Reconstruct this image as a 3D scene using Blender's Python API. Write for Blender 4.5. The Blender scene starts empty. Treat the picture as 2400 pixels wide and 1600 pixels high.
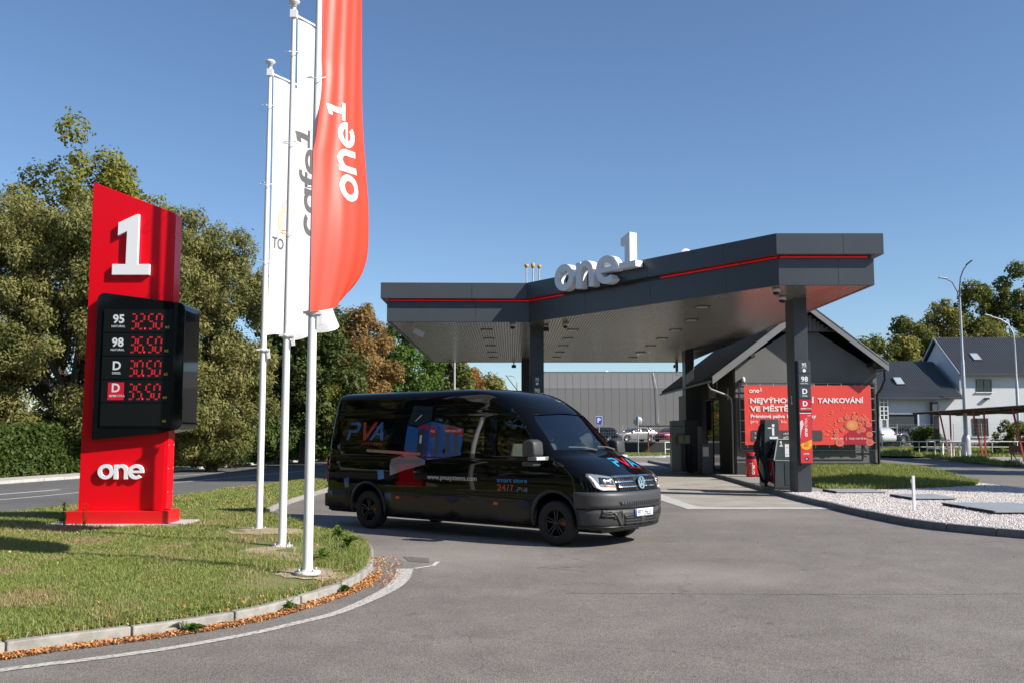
import bpy, bmesh, math, random
import numpy as np
from mathutils import Vector, Matrix
from mathutils.geometry import delaunay_2d_cdt
PI = math.pi
R = math.radians
SC = bpy.context.scene
COL = SC.collection
random.seed(7)
RNG = np.random.default_rng(11)

# ---------------------------------------------------------------- camera, sky, sun, exposure
cam = bpy.data.cameras.new('camera')
cam.lens = 33.75; cam.sensor_width = 36; cam.clip_start = .05; cam.clip_end = 3000
camo = bpy.data.objects.new('camera', cam); COL.objects.link(camo)
camo.location = (0, 0, 1.78); camo.rotation_euler = (R(90 + 5.509), 0, 0)
SC.camera = camo
SUN_DIR = Vector((2.2, -1.0, 1.75)).normalized()
SUN_EL = math.asin(SUN_DIR.z); SUN_ROT = math.atan2(SUN_DIR.x, SUN_DIR.y)
w = bpy.data.worlds.new('World'); SC.world = w; w.use_nodes = True
wn = w.node_tree
sky = wn.nodes.new('ShaderNodeTexSky'); sky.sky_type = 'NISHITA'; sky.sun_disc = False
sky.sun_elevation = SUN_EL; sky.sun_rotation = SUN_ROT; sky.altitude = 350
sky.air_density = 1.0; sky.dust_density = .4; sky.ozone_density = 5.0
bgn = wn.nodes['Background']; bgn.inputs[1].default_value = .093
wn.links.new(sky.outputs[0], bgn.inputs[0])
sl = bpy.data.lights.new('sun', 'SUN'); sl.energy = 4.75; sl.angle = R(.53); sl.color = (1, .94, .85)
so = bpy.data.objects.new('sun', sl); COL.objects.link(so); so.location = (40, -20, 40)
so.rotation_euler = SUN_DIR.to_track_quat('Z', 'Y').to_euler()
SC.view_settings.view_transform = 'Standard'; SC.view_settings.look = 'None'
SC.view_settings.exposure = 0.61; SC.view_settings.gamma = 1; SC.view_settings.use_curve_mapping = False
SC.render.engine = 'CYCLES'
SC.cycles.max_bounces = 8; SC.cycles.transparent_max_bounces = 12
SC.cycles.use_denoising = True

# ---------------------------------------------------------------- helpers
def props(o, label=None, cat=None, group=None, kind=None):
    for k, v in (('label', label), ('category', cat), ('group', group), ('kind', kind)):
        if v: o[k] = v
    return o
def thing(name, label, cat, loc=(0, 0, 0), rz=0, group=None):
    o = bpy.data.objects.new(name, None); COL.objects.link(o); o.empty_display_size = .2
    o.location = loc; o.rotation_euler = (0, 0, rz)
    return props(o, label, cat, group)
def link(name, me, parent=None, loc=None, rot=None):
    o = bpy.data.objects.new(name, me); COL.objects.link(o)
    if parent: o.parent = parent
    if loc is not None: o.location = loc
    if rot is not None: o.rotation_euler = rot
    return o
def kids(o): return [c for c in bpy.data.objects if c.parent == o]
def dup(root, loc, rz=0, label=None, group=None):
    def cp(o, parent):
        c = o.copy(); COL.objects.link(c); c.parent = parent
        for ch in kids(o): cp(ch, c)
        return c
    r = cp(root, None); r.location = loc; r.rotation_euler = (0, 0, rz)
    props(r, label, None, group)
    return r
def setmat(me, m):
    if isinstance(m, (list, tuple)):
        for x in m: me.materials.append(x)
    elif m: me.materials.append(m)
def np_mesh(name, V, F, m, smooth=False):
    """V (n,3) array, F (k,3|4) array"""
    V = np.asarray(V, np.float32); F = np.asarray(F, np.int32)
    me = bpy.data.meshes.new(name); n = F.shape[1]
    me.vertices.add(len(V)); me.vertices.foreach_set('co', V.ravel())
    me.loops.add(F.size); me.loops.foreach_set('vertex_index', F.ravel())
    me.polygons.add(len(F)); me.polygons.foreach_set('loop_start', np.arange(0, F.size, n, dtype=np.int32))
    me.polygons.foreach_set('loop_total', np.full(len(F), n, np.int32))
    if smooth: me.polygons.foreach_set('use_smooth', np.ones(len(F), bool))
    me.update(calc_edges=True); setmat(me, m)
    return me
class MB:
    def __init__(s): s.v = []; s.f = []; s.mi = []; s.cm = 0; s.sm = []
    def add(s, V, F, smooth=False):
        b = len(s.v); s.v += [tuple(p) for p in V]
        s.f += [tuple(i + b for i in f) for f in F]; s.mi += [s.cm] * len(F); s.sm += [smooth] * len(F)
        return s
    def box(s, x0, x1, y0, y1, z0, z1):
        V = [(x0, y0, z0), (x1, y0, z0), (x1, y1, z0), (x0, y1, z0), (x0, y0, z1), (x1, y0, z1), (x1, y1, z1), (x0, y1, z1)]
        return s.add(V, [(0, 3, 2, 1), (4, 5, 6, 7), (0, 1, 5, 4), (1, 2, 6, 5), (2, 3, 7, 6), (3, 0, 4, 7)])
    def prism(s, poly, a, b, ax='y'):
        """poly in the two other axes (x,z for y; y,z for x; x,y for z), extruded a..b"""
        n = len(poly)
        ar = sum(poly[i][0] * poly[(i + 1) % n][1] - poly[(i + 1) % n][0] * poly[i][1] for i in range(n))
        if ar < 0: poly = poly[::-1]
        mk = {'y': lambda p, t: (p[0], t, p[1]), 'x': lambda p, t: (t, p[0], p[1]), 'z': lambda p, t: (p[0], p[1], t)}[ax]
        V = [mk(p, a) for p in poly] + [mk(p, b) for p in poly]
        F = [tuple(range(n - 1, -1, -1)), tuple(range(n, 2 * n))] + [(i, (i + 1) % n, n + (i + 1) % n, n + i) for i in range(n)]
        if ax == 'y': F = [f[::-1] for f in F]
        return s.add(V, F)
    def tube(s, pts, r, n=10, caps=True, smooth=True):
        pts = [Vector(p) for p in pts]; V = []; F = []; m = len(pts)
        rs = r if isinstance(r, (list, tuple)) else [r] * m
        t0 = (pts[1] - pts[0]).normalized()
        u = t0.orthogonal().normalized()
        for i, p in enumerate(pts):
            t = (pts[min(i + 1, m - 1)] - pts[max(i - 1, 0)]).normalized()
            u = (u - t * u.dot(t)).normalized(); q = t.cross(u)
            for k in range(n):
                a = 2 * PI * k / n; V.append(p + u * (math.cos(a) * rs[i]) + q * (math.sin(a) * rs[i]))
        for i in range(m - 1):
            for k in range(n):
                F.append((i * n + k, i * n + (k + 1) % n, (i + 1) * n + (k + 1) % n, (i + 1) * n + k))
        s.add(V, F, smooth)
        if caps:
            s.add(V[:n], [tuple(range(n - 1, -1, -1))]); s.add(V[-n:], [tuple(range(n))])
        return s
    def bar(s, a, b, wd, ht=None):
        """rectangular bar from a to b"""
        a = Vector(a); b = Vector(b); t = (b - a).normalized(); ht = ht or wd
        up = Vector((0, 0, 1)) if abs(t.z) < .95 else Vector((0, 1, 0))
        u = t.cross(up).normalized(); q = u.cross(t)
        V = [p + u * (i * wd / 2) + q * (j * ht / 2) for p in (a, b) for i, j in ((-1, -1), (1, -1), (1, 1), (-1, 1))]
        return s.add(V, [(3, 2, 1, 0), (4, 5, 6, 7), (0, 1, 5, 4), (1, 2, 6, 5), (2, 3, 7, 6), (3, 0, 4, 7)])
    def lathe(s, prof, n=24, c=(0, 0, 0), ax='z', smooth=True, closed=False):
        """prof list of (r, h)"""
        V = []; F = []; m = len(prof)
        for r_, h in prof:
            for k in range(n):
                a = 2 * PI * k / n; p = (r_ * math.cos(a), r_ * math.sin(a), h)
                if ax == 'y': p = (p[0], p[2], p[1])
                if ax == 'x': p = (p[2], p[0], p[1])
                V.append((p[0] + c[0], p[1] + c[1], p[2] + c[2]))
        for i in range(m if closed else m - 1):
            j = (i + 1) % m
            for k in range(n):
                f = (i * n + k, i * n + (k + 1) % n, j * n + (k + 1) % n, j * n + k)
                F.append(f[::-1] if ax == 'y' else f)
        return s.add(V, F, smooth)
    def xf(s, M):
        s.v = [tuple(M @ Vector(p)) for p in s.v]; return s
    def mesh(s, name, m=None, bevel=0, smooth=None, merge=False):
        me = bpy.data.meshes.new(name); me.from_pydata(s.v, [], s.f); setmat(me, m)
        for p, i, q in zip(me.polygons, s.mi, s.sm):
            p.material_index = i; p.use_smooth = q if smooth is None else smooth
        if bevel or merge:
            bm = bmesh.new(); bm.from_mesh(me)
            bmesh.ops.remove_doubles(bm, verts=bm.verts, dist=1e-5)
            if bevel:
                ed = [e for e in bm.edges if len(e.link_faces) == 2 and e.calc_face_angle(0) > .6]
                bmesh.ops.bevel(bm, geom=ed, offset=bevel, segments=2, affect='EDGES', profile=.5, clamp_overlap=True)
            bm.to_mesh(me); bm.free()
        me.update(); return me
    def build(s, name, m=None, parent=None, bevel=0, smooth=None, loc=None, merge=False):
        return link(name, s.mesh(name, m, bevel, smooth, merge), parent, loc)
def poly2mesh(loops, ext=0., bev=0.):
    """closed 2-D loops (holes allowed) -> (V, F) filled, extruded +-ext"""
    c = bpy.data.curves.new('c', 'CURVE'); c.dimensions = '2D'; c.fill_mode = 'BOTH'; c.extrude = ext
    if bev: c.bevel_depth = bev; c.bevel_resolution = 1; c.offset = -bev
    for L in loops:
        sp = c.splines.new('POLY'); sp.points.add(len(L) - 1); sp.use_cyclic_u = True
        for p, q in zip(sp.points, L): p.co = (q[0], q[1], 0, 1)
    o = bpy.data.objects.new('c', c); me = bpy.data.meshes.new_from_object(o)
    V = [tuple(v.co) for v in me.vertices]; F = [tuple(p.vertices) for p in me.polygons]
    bpy.data.objects.remove(o); bpy.data.curves.remove(c); bpy.data.meshes.remove(me)
    return V, F
def text_vf(s, size=1., bold=0., width=None, align='LEFT', ext=0., shear=0.):
    c = bpy.data.curves.new('t', 'FONT'); c.body = s; c.size = 1; c.offset = bold; c.extrude = ext; c.resolution_u = 3; c.shear = shear
    o = bpy.data.objects.new('t', c); me = bpy.data.meshes.new_from_object(o)
    V = np.array([tuple(v.co) for v in me.vertices]); F = [tuple(p.vertices) for p in me.polygons]
    bpy.data.objects.remove(o); bpy.data.curves.remove(c); bpy.data.meshes.remove(me)
    V[:, 0] -= V[:, 0].min(); W_ = V[:, 0].max()
    cap = .73
    V[:, 1] *= size / cap; sx = (width / W_) if width else size / cap
    V[:, 0] *= sx; W_ *= sx
    if align == 'CENTER': V[:, 0] -= W_ / 2
    return [tuple(p) for p in V], F
def put(mb, VF, org, u, v, off=0.):
    """place a flat 2-D mesh: point = org + x*u + y*v (+ z*n)"""
    V, F = VF; u = Vector(u); v = Vector(v); n = u.cross(v).normalized(); org = Vector(org)
    mb.add([org + u * p[0] + v * p[1] + n * (p[2] + off) for p in V], F); return mb
def scl(loops, k, dx=0, dy=0): return [[(p[0] * k + dx, p[1] * k + dy) for p in L] for L in loops]
def arc(cx, cy, rx, ry, a0, a1, n): return [(cx + rx * math.cos(R(a0 + (a1 - a0) * i / n)), cy + ry * math.sin(R(a0 + (a1 - a0) * i / n))) for i in range(n + 1)]
def rrect(x0, y0, x1, y1, r, n=5):
    return arc(x1 - r, y0 + r, r, r, -90, 0, n) + arc(x1 - r, y1 - r, r, r, 0, 90, n) + arc(x0 + r, y1 - r, r, r, 90, 180, n) + arc(x0 + r, y0 + r, r, r, 180, 270, n)
# rounded geometric letters (x-height 1)
G_O = [arc(.54, .5, .54, .51, 0, 360, 35)[:-1], arc(.54, .5, .285, .27, 0, 360, 27)[:-1]]
G_N = [[(0, 0), (0, .985), (.25, .985), (.25, .86)] + arc(.51, .56, .45, .45, 122, 0, 14) + [(.96, 0), (.70, 0)] + arc(.48, .54, .22, .235, 0, 180, 14) + [(.26, 0)]]
_e = math.degrees(math.asin(.085 / .27))
G_E = [arc(.54, .5, .54, .51, -10, 0, 2)[:0] + [(1.07, .415)] + arc(.54, .5, .54, .51, 0, 312, 34) + arc(.54, .5, .285, .27, 312, 180 + _e, 12) + [(.3, .415)], arc(.54, .5, .285, .27, _e, 180 - _e, 14)]
G_1 = [[(.235, .0), (.0, .0), (.0, .175), (.235, .175), (.24, .72), (.08, .645), (.08, .86), (.40, 1.0), (.445, 1.0), (.445, .175), (.66, .175), (.66, 0)]]
G_C = [arc(.54, .5, .54, .51, 45, 315, 28) + arc(.54, .5, .285, .27, 315, 45, 20)]
G_A = [arc(.50, .5, .50, .51, 50, 310, 24)[:1] + arc(.50, .5, .50, .51, 50, 310, 26) + [(.76, .14), (.76, 0), (1.02, 0), (1.02, 1), (.76, 1), (.76, .87)], arc(.51, .5, .26, .26, 0, 360, 24)[:-1]]
G_F = [[(.15, 0), (.15, .78), (0, .78), (0, .98), (.15, .98)] + arc(.5, 1.08, .35, .38, 180, 90, 8) + [(.62, 1.46), (.62, 1.25), (.52, 1.25)] + arc(.51, 1.12, .11, .13, 90, 180, 5) + [(.40, .98), (.62, .98), (.62, .78), (.40, .78), (.40, 0)]]
def word(spec, k, ext=0., bev=0.):
    """spec: list of (glyph, x, y, scale)"""
    V = []; F = []
    for g, x, y, s in spec:
        v, f = poly2mesh(scl(g, s * k, x * k, y * k), ext, bev); b = len(V); V += v; F += [tuple(i + b for i in q) for q in f]
    return V, F
W_ONE = [(G_O, 0, 0, 1), (G_N, 1.17, 0, 1), (G_E, 2.22, 0, 1)]
W_ONE1 = W_ONE + [(G_1, 3.32, .62, 1.15)]
W_CAFE1 = [(G_C, 0, 0, 1), (G_A, 1.02, 0, 1), (G_F, 2.12, 0, 1), (G_E, 2.75, 0, 1), (G_1, 3.86, .62, 1.15)]
def pva_loops():
    P = [[(0.02, 0), (.2, 0), (.3, .42), (.62, .42), (.78, .55), (.84, .86), (.74, 1.0), (.24, 1.0), (.2, .84), (.64, .84), (.60, .58), (.16, .58)]]
    Vv = [[(.95, 1.0), (1.12, 1.0), (1.2, .3), (1.62, 1.0), (1.8, 1.0), (1.2, 0), (1.06, 0)]]
    A = [[(1.4, 0), (1.58, 0), (1.98, .66), (2.0, .4), (1.84, .4), (1.74, .25), (2.02, .25), (2.04, 0), (2.22, 0), (2.1, 1.0), (1.98, 1.0)]]
    return P, Vv, A
# ---- materials
MATS = {}
def nt(name):
    m = bpy.data.materials.new(name); m.use_nodes = True; t = m.node_tree
    return m, t, t.nodes['Principled BSDF'], (lambda a, b: t.links.new(a, b))
def mat(name, col, rough=.5, metal=0., spec=.5, noise=None, bump=None, coat=0., emit=None, es=1., alpha=1.):
    if name in MATS: return MATS[name]
    m, t, b, L = nt(name); c4 = (*col, 1)
    b.inputs['Base Color'].default_value = c4; b.inputs['Roughness'].default_value = rough; b.inputs['Metallic'].default_value = metal
    b.inputs['Specular IOR Level'].default_value = spec; b.inputs['Coat Weight'].default_value = coat; b.inputs['Coat Roughness'].default_value = .03
    if emit: b.inputs['Emission Color'].default_value = (*emit, 1); b.inputs['Emission Strength'].default_value = es
    if noise or bump: tc = t.nodes.new('ShaderNodeTexCoord')
    if noise:
        s, amt = noise[:2]
        n = t.nodes.new('ShaderNodeTexNoise'); n.inputs['Scale'].default_value = s; n.inputs['Detail'].default_value = 6; n.inputs['Roughness'].default_value = .65
        L(tc.outputs['Object'], n.inputs['Vector'])
        r = t.nodes.new('ShaderNodeValToRGB'); e = r.color_ramp.elements
        e[0].position = .3; e[1].position = .7
        e[0].color = (*[c * (1 - amt) for c in col], 1); e[1].color = (*[min(1, c * (1 + amt)) for c in col], 1)
        L(n.outputs['Fac'], r.inputs['Fac']); L(r.outputs['Color'], b.inputs['Base Color'])
        rr = t.nodes.new('ShaderNodeMapRange'); rr.inputs['To Min'].default_value = max(.02, rough - .08); rr.inputs['To Max'].default_value = min(1, rough + .08)
        L(n.outputs['Fac'], rr.inputs['Value']); L(rr.outputs['Result'], b.inputs['Roughness'])
    if bump:
        n2 = t.nodes.new('ShaderNodeTexNoise'); n2.inputs['Scale'].default_value = bump[0]; n2.inputs['Detail'].default_value = 4
        L(tc.outputs['Object'], n2.inputs['Vector'])
        bp = t.nodes.new('ShaderNodeBump'); bp.inputs['Strength'].default_value = bump[1]; bp.inputs['Distance'].default_value = bump[2] if len(bump) > 2 else .01
        L(n2.outputs['Fac'], bp.inputs['Height']); L(bp.outputs['Normal'], b.inputs['Normal'])
    MATS[name] = m; return m
def leafmat(name, cols, trans=.3, patch=None, rough=.55, gloss=.03):
    """foliage: colour varies leaf by leaf (random per island) and in patches"""
    m, t, b, L = nt(name); t.nodes.remove(b)
    g = t.nodes.new('ShaderNodeNewGeometry'); r = t.nodes.new('ShaderNodeValToRGB')
    e = r.color_ramp.elements
    while len(e) < len(cols): e.new(.5)
    for i, c in enumerate(cols): e[i].position = i / (len(cols) - 1); e[i].color = (*c, 1)
    L(g.outputs['Random Per Island'], r.inputs['Fac']); out = r.outputs['Color']
    if patch:
        tc = t.nodes.new('ShaderNodeTexCoord'); n = t.nodes.new('ShaderNodeTexNoise'); n.inputs['Scale'].default_value = patch[0]; n.inputs['Detail'].default_value = 4
        L(tc.outputs['Object'], n.inputs['Vector'])
        mr = t.nodes.new('ShaderNodeMapRange'); mr.inputs['From Min'].default_value = patch[2]; mr.inputs['From Max'].default_value = patch[3]
        L(n.outputs['Fac'], mr.inputs['Value'])
        mx = t.nodes.new('ShaderNodeMix'); mx.data_type = 'RGBA'; L(mr.outputs['Result'], mx.inputs['Factor']); L(out, mx.inputs['A'])
        r2 = t.nodes.new('ShaderNodeValToRGB')
        r2.color_ramp.elements[0].color = (*[c * .75 for c in patch[1]], 1); r2.color_ramp.elements[1].color = (*[c * 1.25 for c in patch[1]], 1)
        L(g.outputs['Random Per Island'], r2.inputs['Fac']); L(r2.outputs['Color'], mx.inputs['B']); out = mx.outputs['Result']
    d = t.nodes.new('ShaderNodeBsdfDiffuse'); tr = t.nodes.new('ShaderNodeBsdfTranslucent'); gl = t.nodes.new('ShaderNodeBsdfGlossy')
    gl.inputs['Roughness'].default_value = rough
    L(out, d.inputs['Color']); L(out, tr.inputs['Color'])
    m1 = t.nodes.new('ShaderNodeMixShader'); m1.inputs[0].default_value = trans; L(d.outputs[0], m1.inputs[1]); L(tr.outputs[0], m1.inputs[2])
    m2 = t.nodes.new('ShaderNodeMixShader'); m2.inputs[0].default_value = gloss; L(m1.outputs[0], m2.inputs[1]); L(gl.outputs[0], m2.inputs[2])
    L(m2.outputs[0], t.nodes['Material Output'].inputs['Surface'])
    return m
def glassmat(name, tint, ior=1.5, rough=.01):
    m, t, b, L = nt(name); t.nodes.remove(b)
    tr = t.nodes.new('ShaderNodeBsdfTransparent'); tr.inputs['Color'].default_value = (*tint, 1)
    gl = t.nodes.new('ShaderNodeBsdfGlossy'); gl.inputs['Roughness'].default_value = rough
    fr = t.nodes.new('ShaderNodeFresnel'); fr.inputs['IOR'].default_value = ior
    mx = t.nodes.new('ShaderNodeMixShader'); L(fr.outputs[0], mx.inputs[0]); L(tr.outputs[0], mx.inputs[1]); L(gl.outputs[0], mx.inputs[2])
    L(mx.outputs[0], t.nodes['Material Output'].inputs['Surface']); return m
def asphaltmat(name, base, var=.25, seed=0., stain=(.62, .6, .55), dust=()):
    m, t, b, L = nt(name); tc = t.nodes.new('ShaderNodeTexCoord')
    mp = t.nodes.new('ShaderNodeMapping'); mp.inputs['Location'].default_value = (seed, seed * .7, 0); L(tc.outputs['Object'], mp.inputs['Vector'])
    def noise(s, d=5, r=.6):
        n = t.nodes.new('ShaderNodeTexNoise'); n.inputs['Scale'].default_value = s; n.inputs['Detail'].default_value = d; n.inputs['Roughness'].default_value = r
        L(mp.outputs['Vector'], n.inputs['Vector']); return n.outputs['Fac']
    def ramp(f, p0, c0, p1, c1):
        r = t.nodes.new('ShaderNodeValToRGB'); e = r.color_ramp.elements; e[0].position = p0; e[1].position = p1; e[0].color = (c0, c0, c0, 1); e[1].color = (c1, c1, c1, 1)
        L(f, r.inputs['Fac']); return r.outputs['Color']
    def mul(a, c):
        x = t.nodes.new('ShaderNodeMix'); x.data_type = 'RGBA'; x.blend_type = 'MULTIPLY'; x.inputs['Factor'].default_value = 1; L(a, x.inputs['A']); L(c, x.inputs['B']); return x.outputs['Result']
    def wv0():
        a = t.nodes.new('ShaderNodeVectorMath'); a.operation = 'ADD'; n = t.nodes.new('ShaderNodeTexNoise'); n.inputs['Scale'].default_value = 3; n.inputs['Detail'].default_value = 5; L(mp.outputs['Vector'], n.inputs['Vector']); L(mp.outputs['Vector'], a.inputs[0]); L(n.outputs['Color'], a.inputs[1]); return a.outputs[0]
    vo = t.nodes.new('ShaderNodeTexVoronoi'); vo.inputs['Scale'].default_value = 95; L(mp.outputs['Vector'], vo.inputs['Vector'])
    sep = t.nodes.new('ShaderNodeSeparateColor'); L(vo.outputs['Color'], sep.inputs[0])
    grains = ramp(sep.outputs[0], .0, .66, 1., 1.42)
    big = ramp(noise(.28, 6, .62), .3, .84, .72, 1.15)
    mid = ramp(noise(2.2, 5, .6), .3, .90, .7, 1.1)
    rgb = t.nodes.new('ShaderNodeRGB'); rgb.outputs[0].default_value = (*base, 1)
    out = mul(mul(mul(rgb.outputs[0], big), mid), grains)
    # polished wheel paths and old damp marks, drawn out along the driving direction
    mp2 = t.nodes.new('ShaderNodeMapping'); mp2.inputs['Rotation'].default_value = (0, 0, .75); mp2.inputs['Scale'].default_value = (.12, 1.1, 1); L(tc.outputs['Object'], mp2.inputs['Vector'])
    ns = t.nodes.new('ShaderNodeTexNoise'); ns.inputs['Scale'].default_value = 1.; ns.inputs['Detail'].default_value = 5; L(mp2.outputs['Vector'], ns.inputs['Vector']); out = mul(out, ramp(ns.outputs['Fac'], .35, .95, .65, 1.04))
    sp_ = t.nodes.new('ShaderNodeTexVoronoi'); sp_.inputs['Scale'].default_value = .55; L(wv0(), sp_.inputs['Vector']); out = mul(out, ramp(sp_.outputs['Distance'], .03, .70, .12, 1.))
    # pale worn / dusty areas
    st = t.nodes.new('ShaderNodeMix'); st.data_type = 'RGBA'; r = t.nodes.new('ShaderNodeMapRange'); r.inputs['From Min'].default_value = .56; r.inputs['From Max'].default_value = .75; r.inputs['To Max'].default_value = .35
    L(noise(.35, 8, .7), r.inputs['Value']); L(r.outputs['Result'], st.inputs['Factor']); L(out, st.inputs['A']); st.inputs['B'].default_value = (stain[0] * .45, stain[1] * .45, stain[2] * .45, 1)
    for dx_, dy_, dr_ in dust:      # dusty, sandy places swept out by the tyres
        m1 = t.nodes.new('ShaderNodeMapping'); m1.inputs['Location'].default_value = (-dx_ / dr_, -dy_ / dr_, 0); m1.inputs['Scale'].default_value = (1 / dr_, 1 / dr_, .0); nz_ = t.nodes.new('ShaderNodeTexNoise'); nz_.inputs['Scale'].default_value = .9; nz_.inputs['Detail'].default_value = 8; L(tc.outputs['Object'], nz_.inputs['Vector'])
        L(tc.outputs['Object'], m1.inputs['Vector']); ln = t.nodes.new('ShaderNodeVectorMath'); ln.operation = 'LENGTH'; L(m1.outputs['Vector'], ln.inputs[0])
        ad = t.nodes.new('ShaderNodeMath'); ad.operation = 'ADD'; L(ln.outputs['Value'], ad.inputs[0]); L(nz_.outputs['Fac'], ad.inputs[1]); mr = t.nodes.new('ShaderNodeMapRange'); mr.inputs['From Min'].default_value = 1.45; mr.inputs['From Max'].default_value = .75; mr.inputs['To Max'].default_value = .42; L(ad.outputs[0], mr.inputs['Value'])
        s2 = t.nodes.new('ShaderNodeMix'); s2.data_type = 'RGBA'; L(mr.outputs['Result'], s2.inputs['Factor']); L(st.outputs['Result'], s2.inputs['A']); s2.inputs['B'].default_value = (.33, .30, .26, 1); st = s2
    # hairline cracks and thin scratches
    vc = t.nodes.new('ShaderNodeTexVoronoi'); vc.feature = 'DISTANCE_TO_EDGE'; vc.inputs['Scale'].default_value = .33
    wv = t.nodes.new('ShaderNodeVectorMath'); wv.operation = 'ADD'; nz = t.nodes.new('ShaderNodeTexNoise'); nz.inputs['Scale'].default_value = 1.3; nz.inputs['Detail'].default_value = 6
    L(mp.outputs['Vector'], nz.inputs['Vector']); L(mp.outputs['Vector'], wv.inputs[0]); L(nz.outputs['Color'], wv.inputs[1]); L(wv.outputs[0], vc.inputs['Vector'])
    cr = ramp(vc.outputs['Distance'], .0, .70, .004, 1.)
    out = mul(st.outputs['Result'], cr)
    L(out, b.inputs['Base Color']); b.inputs['Roughness'].default_value = .82; b.inputs['Specular IOR Level'].default_value = .35
    bp = t.nodes.new('ShaderNodeBump'); bp.inputs['Strength'].default_value = .55; bp.inputs['Distance'].default_value = .006
    L(vo.outputs['Distance'], bp.inputs['Height']); L(bp.outputs['Normal'], b.inputs['Normal'])
    return m
def wornpaint(name, col, under, scale=26., lo=.36, hi=.5):
    m, t, b, L = nt(name); tc = t.nodes.new('ShaderNodeTexCoord'); n = t.nodes.new('ShaderNodeTexNoise')
    n.inputs['Scale'].default_value = scale; n.inputs['Detail'].default_value = 9; n.inputs['Roughness'].default_value = .72; L(tc.outputs['Object'], n.inputs['Vector'])
    r = t.nodes.new('ShaderNodeValToRGB'); e = r.color_ramp.elements; e[0].position = lo; e[1].position = hi; e[0].color = (*under, 1); e[1].color = (*col, 1)
    L(n.outputs['Fac'], r.inputs['Fac']); L(r.outputs['Color'], b.inputs['Base Color']); b.inputs['Roughness'].default_value = .8
    return m
def pavemat(name, c0, c1, bw, bh, mortar):
    m, t, b, L = nt(name); tc = t.nodes.new('ShaderNodeTexCoord'); br = t.nodes.new('ShaderNodeTexBrick')
    br.inputs['Scale'].default_value = 1; br.inputs['Brick Width'].default_value = bw; br.inputs['Row Height'].default_value = bh; br.inputs['Mortar Size'].default_value = .008
    br.inputs['Color1'].default_value = (*c0, 1); br.inputs['Color2'].default_value = (*c1, 1); br.inputs['Mortar'].default_value = (*mortar, 1)
    L(tc.outputs['Object'], br.inputs['Vector'])
    n = t.nodes.new('ShaderNodeTexNoise'); n.inputs['Scale'].default_value = .8; n.inputs['Detail'].default_value = 7; L(tc.outputs['Object'], n.inputs['Vector'])
    r = t.nodes.new('ShaderNodeValToRGB'); r.color_ramp.elements[0].position = .3; r.color_ramp.elements[1].position = .7
    r.color_ramp.elements[0].color = (.72, .72, .72, 1); r.color_ramp.elements[1].color = (1.1, 1.1, 1.08, 1); L(n.outputs['Fac'], r.inputs['Fac'])
    x = t.nodes.new('ShaderNodeMix'); x.data_type = 'RGBA'; x.blend_type = 'MULTIPLY'; x.inputs['Factor'].default_value = 1
    L(br.outputs['Color'], x.inputs['A']); L(r.outputs['Color'], x.inputs['B']); L(x.outputs['Result'], b.inputs['Base Color']); b.inputs['Roughness'].default_value = .85
    bp = t.nodes.new('ShaderNodeBump'); bp.inputs['Strength'].default_value = .5; bp.inputs['Distance'].default_value = .004; bp.invert = True
    L(br.outputs['Fac'], bp.inputs['Height']); L(bp.outputs['Normal'], b.inputs['Normal']); return m

M_asph = asphaltmat('asphalt_forecourt', (.180, .161, .144), dust=[(-.9, 14.6, 2.2), (2.5, 12.5, 1.6), (-3.5, 19.5, 2.5), (5.5, 21.5, 2.4)])
M_road = asphaltmat('asphalt_road', (.125, .123, .122), seed=31.)
M_white_line = wornpaint('road_paint', (.62, .61, .57), (.17, .165, .155))
M_conc = mat('concrete', (.30, .285, .255), .85, noise=(7, .34), bump=(60, .35, .004))
M_conc2 = mat('concrete_pale', (.46, .445, .41), .85, noise=(3, .18), bump=(50, .3, .004))
M_kerb_dark = mat('kerb_concrete_dark', (.17, .17, .165), .85, noise=(4, .25), bump=(50, .3, .004))
M_pave = pavemat('block_paving', (.42, .39, .345), (.37, .345, .305), .2, .1, (.22, .205, .18))
M_white = mat('white_paint', (.80, .80, .80), .35, noise=(3, .03))
M_whitegal = mat('white_letter', (.80, .81, .83), .35)
M_steel = mat('galvanised_steel', (.48, .49, .50), .42, .6, noise=(8, .12))
M_red = mat('red_panel', (.74, .003, .012), .22, 0, .3, noise=(.8, .02))
M_redpl = mat('red_plinth', (.70, .008, .010), .45, noise=(2, .06))
M_black = mat('black_gloss', (.006, .007, .008), .05, 0, .4)
M_blackmat = mat('black_matt', (.012, .013, .014), .5)
M_anth = mat('anthracite_fascia', (.062, .072, .083), .3, 0, .3, noise=(.5, .05))
M_anthdark = mat('anthracite_dark', (.045, .052, .058), .4, noise=(.8, .06))
M_ink = mat('white_print', (.80, .80, .80), .5)
M_greyink = mat('grey_print', (.12, .115, .115), .6)
M_ledred = mat('led_red', (.25, .0, .0), .4, emit=(1, .03, .05), es=1.0)
M_yellow = mat('yellow_print', (.75, .62, .02), .5)
M_reddark = mat('red_print', (.55, .008, .03), .4)
M_strip = mat('light_strip', (.30, .0, .005), .3, emit=(1, .0, .01), es=.16)
M_rubber = mat('rubber', (.012, .012, .012), .75, noise=(30, .2))
M_bark = mat('bark', (.09, .075, .055), .9, noise=(12, .35), bump=(25, .8, .03))
M_soil = mat('soil', (.36, .28, .18), .95, noise=(6, .3), bump=(40, .6, .02))
M_leafbits = leafmat('fallen_leaf', [(.55, .25, .085), (.64, .34, .14), (.46, .18, .055), (.70, .42, .20), (.38, .16, .06), (.58, .29, .10)], .12)

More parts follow.
